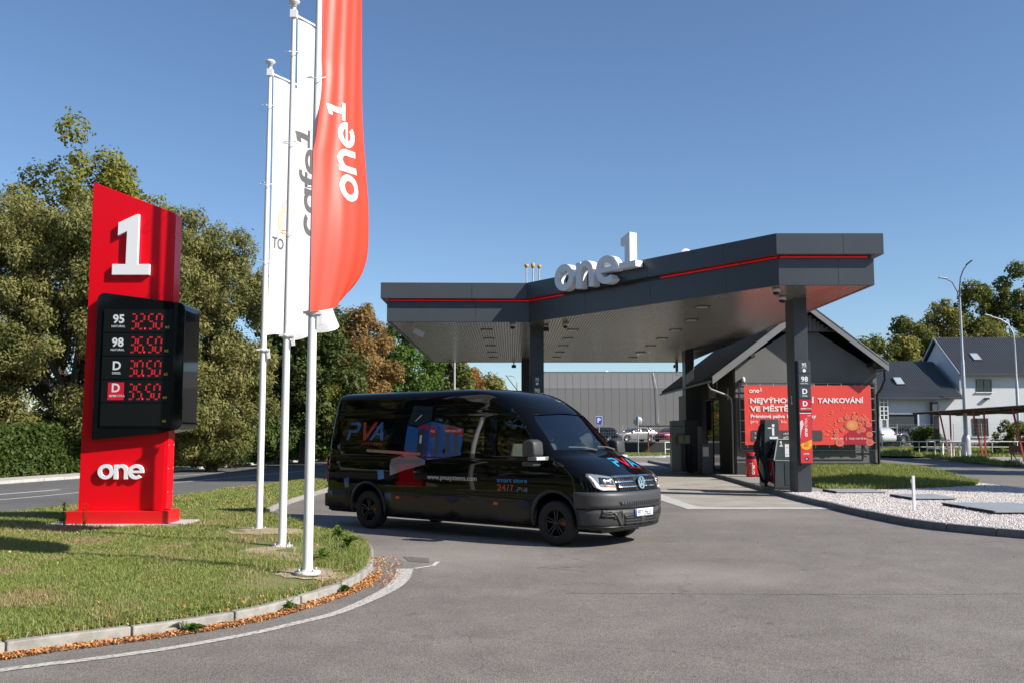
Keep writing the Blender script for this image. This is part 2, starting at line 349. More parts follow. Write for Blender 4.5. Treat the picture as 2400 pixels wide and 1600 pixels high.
# ---------------------------------------------------------------- 2-D utilities
def pip(P, poly):
    x, y = P[:, 0], P[:, 1]; ins = np.zeros(len(P), bool); n = len(poly); j = n - 1
    for i in range(n):
        xi, yi = poly[i]; xj, yj = poly[j]
        c = ((yi > y) != (yj > y)) & (x < (xj - xi) * (y - yi) / (yj - yi + 1e-12) + xi); ins ^= c; j = i
    return ins
def pdist(P, path, closed=False):
    d = np.full(len(P), 1e9); pts = list(path) + ([path[0]] if closed else [])
    for a, b in zip(pts[:-1], pts[1:]):
        a = np.array(a); b = np.array(b); ab = b - a; t = np.clip(((P - a) @ ab) / (ab @ ab + 1e-12), 0, 1)
        d = np.minimum(d, np.hypot(*(P - a - t[:, None] * ab).T))
    return d
def resample(path, step):
    """Catmull-Rom through path, even spacing"""
    P = [np.array(p, float) for p in path]; P = [2 * P[0] - P[1]] + P + [2 * P[-1] - P[-2]]; out = []
    for i in range(1, len(P) - 2):
        for t in np.linspace(0, 1, 24, endpoint=False):
            a, b, c, d = P[i - 1:i + 3]
            out.append(.5 * ((2 * b) + (c - a) * t + (2 * a - 5 * b + 4 * c - d) * t * t + (3 * b - a - 3 * c + d) * t ** 3))
    out.append(P[-2]); out = np.array(out); s = np.r_[0, np.cumsum(np.hypot(*np.diff(out, axis=0).T))]
    n = max(2, int(round(s[-1] / step)) + 1); q = np.linspace(0, s[-1], n)
    return np.stack([np.interp(q, s, out[:, 0]), np.interp(q, s, out[:, 1])], 1)
def offset(path, d):
    """shift to the left of travel by d"""
    P = np.asarray(path); T = np.gradient(P, axis=0); T /= np.hypot(*T.T)[:, None]
    return P + np.stack([-T[:, 1], T[:, 0]], 1) * d
def noise2(P, sc, seed=0, oct=4):
    rg = np.random.default_rng(seed); v = np.zeros(len(P)); a = 1.
    for o in range(oct):
        k = rg.normal(size=(5, 2)); k /= np.hypot(*k.T)[:, None]; ph = rg.uniform(0, 6.28, 5); k *= sc * 2 ** o * rg.uniform(.7, 1.3, (5, 1))
        v += a * np.sin(P @ k.T + ph).sum(1) / 3; a *= .55
    return v
def sheet(name, poly, z, m, hfun=None, grid=None, kind='structure', parent=None):
    pts = [Vector(p) for p in poly]; n = len(pts); ex = []
    if grid:
        A = np.array(poly); gx, gy = np.meshgrid(np.arange(A[:, 0].min(), A[:, 0].max(), grid), np.arange(A[:, 1].min(), A[:, 1].max(), grid))
        Q = np.stack([gx.ravel(), gy.ravel()], 1); Q = Q[pip(Q, poly)]; Q = Q[pdist(Q, poly, True) > grid * .3]; ex = [Vector(q) for q in Q]
    r = delaunay_2d_cdt(pts + ex, [], [list(range(n))], 1, 1e-5)
    V = np.array([tuple(p) for p in r[0]]); zz = hfun(V) if hfun else np.full(len(V), z)
    me = bpy.data.meshes.new(name); me.from_pydata([(a, b, c) for (a, b), c in zip(V, zz)], [], [tuple(f) for f in r[2]]); setmat(me, m)
    bm = bmesh.new(); bm.from_mesh(me)
    for f in bm.faces:
        if f.normal.z < 0: f.normal_flip()
        f.smooth = bool(hfun)
    bm.to_mesh(me); bm.free()
    o = link(name, me, parent)
    if kind: o['kind'] = kind
    return o
def ribbon(name, A, B, z, m, kind='structure', parent=None):
    n = len(A); V = [(*a, z) for a in A] + [(*b, z) for b in B]; F = [(i, i + 1, n + i + 1, n + i) for i in range(n - 1)]
    mb = MB(); mb.add(V, F); me = mb.mesh(name, m)
    bm = bmesh.new(); bm.from_mesh(me)
    for f in bm.faces:
        if f.normal.z < 0: f.normal_flip()
    bm.to_mesh(me); bm.free()
    o = link(name, me, parent)
    if kind: o['kind'] = kind
    return o
def kerb(name, path, wd, z0, z1, m, step=1.0, gap=.008, side=1):
    """a kerb of separate stones along path (outer top edge); stones lie to the left (side=1) of travel"""
    root = bpy.data.objects.new(name, None); COL.objects.link(root); root['kind'] = 'structure'
    A = resample(path, step / 4); B = offset(A, wd * side); k = 0
    while k + 4 < len(A):
        a = A[k:k + 5].copy(); b = B[k:k + 5].copy()
        ta = (a[1] - a[0]); ta /= np.hypot(*ta); tb = (a[4] - a[3]); tb /= np.hypot(*tb)
        a[0] += ta * gap; b[0] += ta * gap; a[4] -= tb * gap; b[4] -= tb * gap
        dz = random.uniform(-.006, .006); dx = random.uniform(-.006, .006)
        L = [tuple(p + dx) for p in a] + [tuple(p + dx) for p in b[::-1]]
        mb = MB(); mb.prism(L, z0, z1 + dz, 'z'); mb.build('kerb_stone', m, root, bevel=.012)
        k += 4
    return root
# ---------------------------------------------------------------- ground, roads, kerbs
M_earth = mat('earth', (.12, .115, .06), .95, noise=(.5, .3))
g = MB(); g.add([(-900, -300, -.05), (900, -300, -.05), (900, 1500, -.05), (-900, 1500, -.05)], [(0, 1, 2, 3)]); g.build('ground', M_earth)['kind'] = 'structure'
sheet('forecourt', [(-60, -40), (70, -40), (70, 70), (60, 83), (-3, 83), (-9, 60), (-9, 36), (-60, 20)], 0, M_asph)
NEAR = [(-20, -10), (-17.2, 0), (-13.6, 12.5), (-11.29, 21.45), (-10.3, 24.0), (-9.55, 28.0), (-8.75, 33.04), (-7.94, 36.6), (-6.2, 44), (-3.6, 56), (-1, 70), (2, 90), (6, 130)]
FAR = [(-31, -10), (-27.5, 0), (-23.5, 14), (-20.6, 25), (-18.34, 34.72), (-17.3, 40.4), (-16.4, 47.2), (-15.2, 56), (-13.35, 65.4), (-11, 78), (-8, 96), (-3, 130)]
RN = resample(NEAR, 2.); RF = resample(FAR, 2.); k = min(len(RN), len(RF))
RN = resample(NEAR, sum(np.hypot(*np.diff(RN, axis=0).T)) / 70.); RF = resample(FAR, sum(np.hypot(*np.diff(RF, axis=0).T)) / 70.)
n_ = min(len(RN), len(RF)); RN = RN[:n_]; RF = RF[:n_]
ribbon('road', RF, RN, .006, M_road)
def roadline(name, pts, wd, z=.012, m=M_white_line):
    A = resample(pts, .4); return ribbon(name, offset(A, wd / 2), offset(A, -wd / 2), z, m)
roadline('lane_marking', [(-15.9, 26.2), (-15.22, 28.84), (-14.59, 31.27)], .22)
roadline('lane_marking', [(-15.0, 22.5), (-13.93, 26.42), (-13.26, 29.68), (-12.95, 31.2)], .14)
roadline('lane_marking', [(-14.51, 41.42), (-14.04, 43.17), (-13.5, 45.4)], .14)
roadline('lane_marking', [(-12.47, 35.63), (-11.16, 42.28), (-9.9, 49)], .14)
# gutter band beside the road, pale walk on the far side
i0 = 22
ribbon('gutter', RN, offset(RN, -.55), .014, M_conc2)
FW = resample([(-18.9, 32), (-18.3, 34.9), (-17.3, 40.4), (-16.4, 47.2), (-15.2, 56), (-13.35, 65.4), (-11, 78), (-8, 96)], 1.)
kerb('kerb', resample(FAR[4:11], 1.), .18, 0, .12, M_conc2, 1.2, side=1)
ribbon('pavement', offset(FW, .18), offset(FW, 1.9), .11, M_conc2)
M_verge = mat('verge_soil', (.26, .19, .11), .95, noise=(3, .35), bump=(30, .6, .03))
sheet('verge', [tuple(p) for p in offset(resample(FAR[:5], 1.), .05)] + [tuple(p) for p in offset(resample(FAR[:5], 1.), 4.5)[::-1]], .03, M_verge)
sheet('wood_floor', [tuple(p) for p in offset(FW, 1.9)] + [(-12, 120), (-60, 120), (-60, 20), (-23, 32)], .05, M_earth)

# grass island with the totem and the flagpoles
KF = [(-14.5, .5), (-9.5, 2.9), (-7.0, 5.1), (-5.2, 6.85), (-4.13, 7.93), (-3.69, 8.32), (-3.05, 8.84), (-2.5, 9.5), (-2.22, 10.15), (-2.02, 10.73), (-1.87, 11.35), (-1.80, 12.2), (-1.86, 13.1), (-2.1, 14.6), (-2.42, 15.75), (-2.85, 16.75), (-3.5, 17.6), (-4.5, 19.3), (-5.35, 21.3), (-5.68, 24), (-5.75, 26.5), (-5.8, 31), (-6.2, 34.5), (-7.2, 36.2)]
KP = resample(KF, .25)
kerb('kerb', KF, .12, -.02, .11, M_conc, 1.0, side=1)
INN = offset(KP, .12)
ISL = [tuple(p) for p in INN] + [tuple(p) for p in offset(resample(NEAR[1:8], .5), -.56)[::-1]]
def h_isl(P):
    P = np.asarray(P); d = pdist(P, ISL, True)
    return .115 + .085 * np.clip(d / 1.3, 0, 1) ** .8 + .012 * noise2(P, 1.6, 3)
def grassbase(name, dry):
    m, t, b, L = nt(name); tc = t.nodes.new('ShaderNodeTexCoord'); n = t.nodes.new('ShaderNodeTexNoise'); n.inputs['Scale'].default_value = 1.1; n.inputs['Detail'].default_value = 8; n.inputs['Roughness'].default_value = .7
    L(tc.outputs['Object'], n.inputs['Vector']); r = t.nodes.new('ShaderNodeValToRGB'); e = r.color_ramp.elements; e.new(.5)
    e[0].position = .36; e[0].color = (.10, .13, .03, 1); e[1].position = .5; e[1].color = (.17, .175, .05, 1); e[2].position = .64; e[2].color = (*dry, 1)
    L(n.outputs['Fac'], r.inputs['Fac']); L(r.outputs['Color'], b.inputs['Base Color']); b.inputs['Roughness'].default_value = .95
    n3 = t.nodes.new('ShaderNodeTexNoise'); n3.inputs['Scale'].default_value = 45; n3.inputs['Detail'].default_value = 3; L(tc.outputs['Object'], n3.inputs['Vector'])
    bp = t.nodes.new('ShaderNodeBump'); bp.inputs['Strength'].default_value = .8; bp.inputs['Distance'].default_value = .03; L(n3.outputs['Fac'], bp.inputs['Height']); L(bp.outputs['Normal'], b.inputs['Normal']); return m
M_gbase = grassbase('lawn_base', (.26, .20, .10))
sheet('lawn', ISL, 0, M_gbase, h_isl, grid=.5)
GREENS = [(.19, .265, .045), (.25, .305, .065), (.155, .23, .038), (.31, .33, .095), (.20, .285, .05), (.38, .34, .14), (.26, .315, .065)]
M_grass = leafmat('grass_blades', GREENS, .35, patch=(.9, (.40, .32, .15), .50, .66))
M_grass2 = leafmat('grass_blades_lush', GREENS, .4, patch=(.6, (.22, .20, .08), .62, .78))
POLES = [(-4.24, 16.31), (-3.29, 13.95), (-2.37, 11.33)]
def blades(P, z, h, wd, lean=.5):
    n = len(P); a = RNG.uniform(0, 2 * PI, n); dx = np.cos(a); dy = np.sin(a)
    ln = RNG.normal(0, lean, (n, 2)) * h[:, None]
    V = np.empty((n, 5, 3)); hw = wd / 2
    V[:, 0] = np.stack([P[:, 0] - dx * hw, P[:, 1] - dy * hw, z - .01], 1); V[:, 1] = np.stack([P[:, 0] + dx * hw, P[:, 1] + dy * hw, z - .01], 1)
    m_ = np.stack([P[:, 0] + ln[:, 0] * .3, P[:, 1] + ln[:, 1] * .3, z + h * .6], 1); hv = np.stack([dx * hw * .75, dy * hw * .75, 0 * dx], 1)
    V[:, 2] = m_ + hv; V[:, 3] = m_ - hv
    V[:, 4] = np.stack([P[:, 0] + ln[:, 0], P[:, 1] + ln[:, 1], z + h * RNG.uniform(.75, 1.05, n)], 1)
    i = np.arange(n)[:, None] * 5
    F = np.concatenate([i + [0, 1, 2], i + [0, 2, 3], i + [3, 2, 4]], 0)
    return V.reshape(-1, 3), F
def sample_poly(poly, dens, bb=None):
    A = np.array(poly); lo = A.min(0); hi = A.max(0)
    if bb: lo = np.maximum(lo, bb[0]); hi = np.minimum(hi, bb[1])
    n = int(dens * (hi[0] - lo[0]) * (hi[1] - lo[1])); P = RNG.uniform(lo, hi, (n, 2)); return P[pip(P, poly)]
def along(path, n, lo, hi, pw=1.):
    i = RNG.uniform(0, len(path) - 1.001, n); j = i.astype(int); f = (i - j)[:, None]; T = np.gradient(path, axis=0); T /= np.hypot(*T.T)[:, None]
    return path[j] * (1 - f) + path[j + 1] * f + np.stack([T[j, 1], -T[j, 0]], 1) * (lo + (hi - lo) * RNG.random(n) ** pw)[:, None], i / len(path)
def infov(P, mx=.62): return np.abs(P[:, 0]) < mx * P[:, 1] + 3.2
allV = []; allF = []; nb = 0
for y0, y1, dens, wd in ((6.5, 11, 4200, .0065), (11, 15, 2900, .008), (15, 20, 1700, .011), (20, 37, 650, .02)):
    P = sample_poly(ISL, dens, ((-30, y0), (10, y1))); P = P[infov(P)]
    pn = noise2(P, 1.1, 5); bare = noise2(P, .8, 9)
    dp = np.min([np.hypot(P[:, 0] - a - .15, (P[:, 1] - b + .25) * .8) for a, b in POLES], 0)
    pad = (P[:, 0] > -8.15) & (P[:, 0] < -5.85) & (P[:, 1] > 16.85) & (P[:, 1] < 18.0)
    keep = ~pad & (RNG.random(len(P)) < np.clip(.95 - .75 * np.clip(bare - .35, 0, 1), .12, 1)) & (RNG.random(len(P)) < np.clip((dp - .5) / .8, .02, 1))
    P = P[keep]; pn = pn[keep]; dk = pdist(P, INN)
    h = (.036 + .022 * RNG.random(len(P))) * (1 + .45 * np.clip(pn, -1, 1.4)) + .05 * np.clip(1 - dk / .7, 0, 1) * RNG.random(len(P))
    nose = np.clip(1 - np.hypot(P[:, 0] + 2.7, P[:, 1] - 14.0) / 2.2, 0, 1); h += .10 * nose * RNG.random(len(P))
    back = np.clip(1 - np.hypot(P[:, 0] + 4.6, P[:, 1] - 18.6) / 1.8, 0, 1); h += .14 * back * RNG.random(len(P)) ** 2
    V, F = blades(P, h_isl(P), h, wd); allV.append(V); allF.append(F + nb); nb += len(V)
KI = INN[(INN[:, 1] > 6) & (INN[:, 1] < 30)]; P, _ = along(KI, 14000, -.12, .06, .8); h = RNG.uniform(.03, .10, len(P)) * np.clip(.7 + .6 * noise2(P, 1.4, 12), .25, 1.6); V, F = blades(P, np.full(len(P), .115), h, .008, .65); allV.append(V); allF.append(F + nb); nb += len(V)
o = link('grass', np_mesh('grass', np.concatenate(allV), np.concatenate(allF), M_grass)); props(o, kind='stuff', label='short uneven lawn grass with dry patches around the flagpoles', cat='grass')
# bare soil around the poles
for c, rx, ry, sd in (((-2.9, 13.1), .95, .75, 1), ((-2.35, 11.55), .42, .5, 2), ((-4.0, 16.1), .8, .7, 3), ((-6.6, 10.6), .8, .5, 4)):
    rg = np.random.default_rng(sd); sheet('soil_patch', [(c[0] + rx * math.cos(a) * k, c[1] + ry * math.sin(a) * k) for a, k in zip(np.linspace(0, 2 * PI, 25)[:-1], 1 + .16 * rg.normal(size=24))], 0, M_soil, lambda P: h_isl(P) + .004 + .010 * noise2(np.asarray(P), 5., 2), grid=.2)
# leaf litter in the gutter between kerb and line
def leaves(P, z, s, name, m, lab):
    n = len(P); a = RNG.uniform(0, 2 * PI, n); ti = RNG.normal(0, .45, (n, 2)); ux = np.stack([np.cos(a), np.sin(a), ti[:, 0]], 1) * s[:, None]; vx = np.stack([-np.sin(a), np.cos(a), ti[:, 1]], 1) * (s * .55)[:, None]
    c = np.stack([P[:, 0], P[:, 1], z + s * .25], 1); V = np.stack([c - ux * .6, c + vx * .6 + [0, 0, .008], c + ux * .6, c - vx * .6 + [0, 0, .006]], 1).reshape(-1, 3)
    i = np.arange(n)[:, None] * 4; F = i + [0, 1, 2, 3]; o = link(name, np_mesh(name, V, F, m)); return props(o, kind='stuff', label=lab, cat='leaves')
KL = KP[(KP[:, 1] > 5.2) & (KP[:, 1] < 14.2) & (KP[:, 0] > -6.5)]
P1, u1 = along(KL[KL[:, 1] < 12.6], 9500, .008, .165, 1.1); wv = .75 + .25 * np.sin(u1 * 40) * np.sin(u1 * 17 + 1)
k1 = RNG.random(len(P1)) < wv; P1 = P1[k1]
P2, _ = along(KL, 420, -.30, -.06, .6); P3, _ = along(KL[KL[:, 1] > 11.2], 420, .01, .40, 1.6); P4 = sample_poly(ISL, 5, ((-30, 7), (0, 16))); P5 = RNG.uniform((-2, 8), (9, 22), (40, 2))
PP = np.concatenate([P1, P3, P5]); 
leaves(PP, np.where(np.arange(len(PP)) < len(P1), RNG.random(len(PP)) * .022, .004), RNG.uniform(.017, .036, len(PP)), 'fallen_leaves', M_leafbits, 'band of dry orange leaves lying in the gutter along the curved kerb')
P6 = np.concatenate([P2, P4]); leaves(P6, np.where(pip(P6, ISL), h_isl(P6) + .03, .115), RNG.uniform(.018, .036, len(P6)), 'fallen_leaves', M_leafbits, 'dry leaves scattered over the lawn and the kerb top')
# white edge line, widening at its end, with a thin hook
LO = resample([(-9, 2.9), (-6.2, 5.45), (-3.87, 7.40), (-3.37, 7.75), (-2.83, 8.18), (-2.31, 8.77), (-2.0, 9.26), (-1.68, 9.85), (-1.36, 11.1), (-1.27, 12.0), (-1.31, 13.0)], .15)
wd = np.interp(LO[:, 1], [8, 9.2, 10.2, 11.6, 12.9], [.11, .11, .13, .19, .22])[:, None]; T = np.gradient(LO, axis=0); T /= np.hypot(*T.T)[:, None]; LI = LO + np.stack([-T[:, 1], T[:, 0]], 1) * wd
ribbon('edge_line', LI, LO, .006, wornpaint('edge_paint', (.54, .52, .475), (.17, .16, .148), 24., .36, .54))
roadline('edge_line', [(-1.30, 13.02), (-1.17, 13.09), (-1.08, 13.25), (-1.04, 13.7)], .06, .006)
roadline('seam_line', [(.6, 11.05), (3, 10.98), (5.2, 10.98), (8.5, 11.1)], .018, .005, wornpaint('scratch', (.27, .26, .245), (.15, .14, .13), 9., .4, .62))
roadline('seam_line', [(.35, 13.2), (1.0, 12.75)], .02, .005, wornpaint('scratch_b', (.34, .32, .30), (.15, .14, .13), 9., .4, .62))
sheet('road_patch', [(-1.6, 14.3), (-1.45, 13.75), (-1.15, 13.6), (-1.2, 14.1)], .005, mat('patch', (.13, .122, .112), .9, noise=(9, .3)))
# block paving under the canopy with a pale concrete border
sheet('concrete_border', [(4.2, 23.2), (7.72, 23.2), (7.72, 23.75), (4.75, 23.75), (4.55, 24.2), (4.45, 29.6), (1.3, 34.6), (-3.6, 34.9), (-3.6, 60), (-4.3, 60), (-4.3, 34.1), (.9, 33.9), (3.85, 29.3)], .008, M_conc2)
sheet('paving', [(4.6, 23.6), (8.2, 23.6), (8.5, 43), (8.6, 62), (-3.9, 62), (-3.9, 34.5), (1.1, 34.3), (4.25, 29.4)], .004, M_pave)

# right-hand island: kerb, gravel bed, paving, grass mound
KR = [(8.7, 62), (8.5, 43.6), (8.40, 38.3), (7.98, 31.3), (7.72, 26.6), (7.70, 23.5), (7.66, 21.7), (7.80, 18.8), (8.37, 17.4), (9.0, 16.5), (10.6, 14.9), (13, 13.2), (17, 11.2), (22, 9.5)]
kerb('kerb', KR, .12, -.02, .14, M_kerb_dark, 1.0, side=1)
KRI = offset(resample(KR, .5), .12)
KS = [(14.0, 13.0), (14.6, 19.5), (15.2, 25), (15.85, 29.9), (16.3, 33.86), (16.4, 38), (16.6, 45), (16.6, 62)]
kerb('kerb', KS, .12, -.02, .13, M_kerb_dark, 1.0, side=1)
RI = [tuple(p) for p in KRI if p[1] > 13.0] + [(13.9, 13.0)] + [(x - .1, y) for x, y in KS[1:]]
GL = [(9.5, 28.3), (11.7, 29.5), (13.5, 30.3), (15.0, 31.4), (16.1, 33.4)]
sheet('island_base', RI, .10, M_kerb_dark)
M_gravel = asphaltmat('gravel_bed', (.54, .505, .475), seed=5.)
GRAV = [tuple(p) for p in KRI if 13.3 < p[1] < 28.4] + [(13.8, 13.3)] + [(x - .12, y) for x, y in KS[1:4]] + GL[::-1]
def h_gr(P): P = np.asarray(P); return .125 + .015 * noise2(P, .7, 4) * np.clip(pdist(P, GRAV, True), 0, 1)
sheet('gravel_bed', GRAV, .12, M_gravel, h_gr, grid=1.)
P = sample_poly(GRAV, 520, ((7, 16), (16, 33))); P = P[infov(P, .60)]; n = len(P)
s = RNG.uniform(.010, .024, n); oc = np.array([(1, 0, 0), (0, 1, 0), (-1, 0, 0), (0, -1, 0), (0, 0, .8), (0, 0, -.8)]); a = RNG.uniform(0, 6.28, n)
rot = np.stack([np.stack([np.cos(a), -np.sin(a), 0 * a], 1), np.stack([np.sin(a), np.cos(a), 0 * a], 1), np.stack([0 * a, 0 * a, 0 * a + 1], 1)], 1)
V = np.einsum('nij,kj->nki', rot, oc) * s[:, None, None] * RNG.uniform(.7, 1.2, (n, 6, 1)) + np.stack([P[:, 0], P[:, 1], h_gr(P) + s * .35], 1)[:, None]
F = (np.arange(n)[:, None, None] * 6 + np.array([(0, 1, 4), (1, 2, 4), (2, 3, 4), (3, 0, 4), (1, 0, 5), (2, 1, 5), (3, 2, 5), (0, 3, 5)])[None]).reshape(-1, 3)
M_peb = leafmat('pebble', [(.70, .64, .61), (.58, .53, .50), (.78, .74, .71), (.40, .37, .36), (.68, .59, .55)], 0.)
o = link('gravel', np_mesh('gravel', V.reshape(-1, 3), F, M_peb)); props(o, kind='stuff', label='bed of pale pinkish gravel behind the dark kerb', cat='gravel')
sheet('footpath', [(x, y) for x, y in KRI if 28.2 < y < 62][::1] + [(9.6, 28.4), (9.7, 40.0), (9.4, 40.0), (9.2, 62)], .13, pavemat('footpath_paving', (.34, .32, .29), (.30, .28, .25), .2, .2, (.17, .16, .14)))
MOUND = GL + [(16.2, 38), (16.4, 45), (15.3, 45), (15.3, 39.9), (9.7, 39.9), (9.5, 33)]
def h_mo(P): P = np.asarray(P); return .12 + .30 * np.clip(pdist(P, MOUND[:5]) / 4., 0, 1) * np.clip((P[:, 0] - 9.5) / 2.5, 0, 1) + .02 * noise2(P, 1., 6)
sheet('lawn', MOUND, .12, M_gbase, h_mo, grid=.8)
P = sample_poly(MOUND, 620); h = .09 + .12 * RNG.random(len(P)) ** 1.5; V, F = blades(P, h_mo(P), h, .022, .4)
o = link('grass', np_mesh('grass', V, F, M_grass2)); props(o, kind='stuff', label='longer green grass on the mound before the dark gable', cat='grass')
for (x0, x1, y0, y1), lab in (((10.0, 11.1, 24.2, 25.7), 'smaller grey metal tank cover behind the white post in the gravel'), ((9.95, 11.6, 20.0, 22.5), 'larger grey metal tank cover nearest the camera in the gravel'), ((9.0, 10.4, 26.9, 28.1), 'grey tank cover at the foot of the right canopy column')):
    t = thing('tank_cover', lab, 'tank cover', ((x0 + x1) / 2, (y0 + y1) / 2, .13), 0, 'metal covers in the gravel'); a_ = (x1 - x0) / 2; b_ = (y1 - y0) / 2
    MB().box(-a_, a_, -b_, b_, .05, .085).build('lid', mat('cover_grey', (.30, .32, .335), .5, noise=(2, .08)), t, bevel=.006)
    MB().box(-a_ + .05, a_ - .05, -b_ + .05, b_ - .05, -.03, .048).build('frame', M_blackmat, t)
    for q in (-.5, .5): MB().box(-a_ - .015, -a_ + .02, b_ * q - b_ * .42, b_ * q + b_ * .42, .0, .08).build('hinge_bar', M_rubber, t)
t = thing('marker_post', 'short white square post standing in the gravel', 'post', (8.69, 20.99, .12))
MB().box(-.028, .028, -.028, .028, 0, .77).build('shaft', M_white, t, bevel=.004); MB().box(-.055, -.03, -.02, .02, .62, .70).build('clamp', M_steel, t)
# ---------------------------------------------------------------- canopy
HS = 5.70; ZT = 7.06; X0, X1, Y0, YR, Y1 = -4.40, 9.62, 33.5, 25.2, 52.6
CP = [(X0, Y0), (.6, Y0 + .1), (7.08, YR), (X1, YR), (X1, Y1), (X0, Y1)]
cano = thing('canopy', 'large anthracite filling station canopy with red light line and silver slatted soffit', 'canopy', (0, 0, 0))
def inset(poly, d):
    n = len(poly); out = []
    for i in range(n):
        a = np.array(poly[i - 1]); b = np.array(poly[i]); c = np.array(poly[(i + 1) % n])
        n1 = np.array([-(b - a)[1], (b - a)[0]]) / np.hypot(*(b - a)); n2 = np.array([-(c - b)[1], (c - b)[0]]) / np.hypot(*(c - b))
        m_ = n1 + n2; m_ /= (m_ @ n1); out.append(tuple(b + m_ * d))
    return out
def band(poly, z0, z1, d_out, d_in):
    """closed fascia ring"""
    A = inset(poly, d_out); B = inset(poly, d_in); n = len(A); V = [(*p, z0) for p in A] + [(*p, z1) for p in A] + [(*p, z0) for p in B] + [(*p, z1) for p in B]; F = []
    for i in range(n):
        j = (i + 1) % n; F += [(i, j, n + j, n + i), (2 * n + j, 2 * n + i, 3 * n + i, 3 * n + j), (n + i, n + j, 3 * n + j, 3 * n + i), (j, i, 2 * n + i, 2 * n + j)]
    return MB().add(V, F)
# CP runs anticlockwise (x right, y away): inside is to the left
band(CP, 6.50, ZT, -.20, .06).build('upper_fascia', M_anth, cano, bevel=.01)
band(CP, HS, 6.41, 0, .10).build('lower_fascia', M_anth, cano, bevel=.01)
band(CP, 6.41, 6.50, .05, .12).build('light_recess', M_anthdark, cano)
# LED line in the recess (interrupted behind the letters)
def ledseg(a, b, s0, s1):
    a = np.array(a); b = np.array(b); u = (b - a) / np.hypot(*(b - a)); nn = np.array([u[1], -u[0]]); L_ = np.hypot(*(b - a)); s = s0
    while s < s1 - .05:
        e = min(s + 3.0, s1); p = a + u * (s + .02); q = a + u * (e - .02); c = nn * .06
        V = [(*(p + nn * -.0), 6.44), (*(q + nn * -.0), 6.44), (*(q + c), 6.44), (*(p + c), 6.44)]; V += [(x, y, 6.477) for x, y, z in V]
        MB().add(V, [(0, 3, 2, 1), (4, 5, 6, 7), (0, 1, 5, 4), (1, 2, 6, 5), (2, 3, 7, 6), (3, 0, 4, 7)]).build('light_strip', M_strip, cano); s = e
CI = inset(CP, .05)
L01 = np.hypot(CI[1][0] - CI[0][0], CI[1][1] - CI[0][1]); L12 = np.hypot(CI[2][0] - CI[1][0], CI[2][1] - CI[1][1])
ledseg(CI[0], CI[1], 0, L01); ledseg(CI[1], CI[2], 0, 1.9); ledseg(CI[1], CI[2], 6.35, L12); ledseg(CI[2], CI[3], .0, CI[3][0] - CI[2][0] - .1)
CB = inset(CP, .11)
sheet('roof_deck', CB, 6.7, M_blackmat, kind=None, parent=cano)
# cassette joints of the fascia
def joints(poly, z0, z1, d_out, step):
    A = inset(poly, d_out)
    for i in range(4 if True else 0):
        a = np.array(A[i]); b = np.array(A[(i + 1) % len(A)]); u = (b - a) / np.hypot(*(b - a)); nn = np.array([u[1], -u[0]]); L_ = np.hypot(*(b - a)); k = max(1, int(L_ / step))
        for j in range(1, k + 1):
            s = L_ * j / (k + .6); p = a + u * s; mb = MB(); q = [tuple(p - nn * .002 + u * e) for e in (-.006, .006)] + [tuple(p + nn * .0025 + u * e) for e in (.006, -.006)]
            mb.prism(q, z0 + .012, z1 - .012, 'z'); mb.build('cassette_joint', M_blackmat, cano)
joints(CP, 6.50, ZT, -.20, 3.1); joints(CP, HS, 6.41, 0, 3.1)
# soffit of single slats, each cut to the chamfered front
M_slat = mat('soffit_slat', (.33, .305, .265), .24, .7, noise=(.6, .05))
xs = np.arange(X0 + .12, X1 - .1, .1)
for x in xs:
    xm = x + .05
    yf = Y0 if xm < .6 else (YR if xm > 7.08 else Y0 + .1 + (xm - .6) / 6.48 * (YR - Y0 - .1))
    mb = MB(); mb.prism([(x + .005, HS + .02), (x + .014, HS + .012), (x + .086, HS + .012), (x + .095, HS + .02), (x + .095, HS + .05), (x + .005, HS + .05)], yf + .13, Y1 - .13, 'y'); mb.build('slat', M_slat, cano)
sheet('soffit_backing', CB, HS + .055, M_anthdark, kind=None, parent=cano)
M_lampg = mat('downlight_lens', (.55, .55, .52), .3)
for cx in (-.95, 2.3, 6.2):
    for cy in (36.2, 39.5, 42.8, 46.1, 49.2):
        if cx > 5 and cy < 32: continue
        t = MB().box(cx - .22, cx + .22, cy - .22, cy + .22, HS - .012, HS + .02).build('downlight', M_anthdark, cano); MB().box(cx - .17, cx + .17, cy - .17, cy + .17, HS - .016, HS - .006).build('lens', M_lampg, t)
for cx, cy in ((5.9, 29.6), (6.2, 33.0)):
    t = MB().box(cx - .22, cx + .22, cy - .22, cy + .22, HS - .012, HS + .02).build('downlight', M_anthdark, cano); MB().box(cx - .17, cx + .17, cy - .17, cy + .17, HS - .016, HS - .006).build('lens', M_lampg, t)
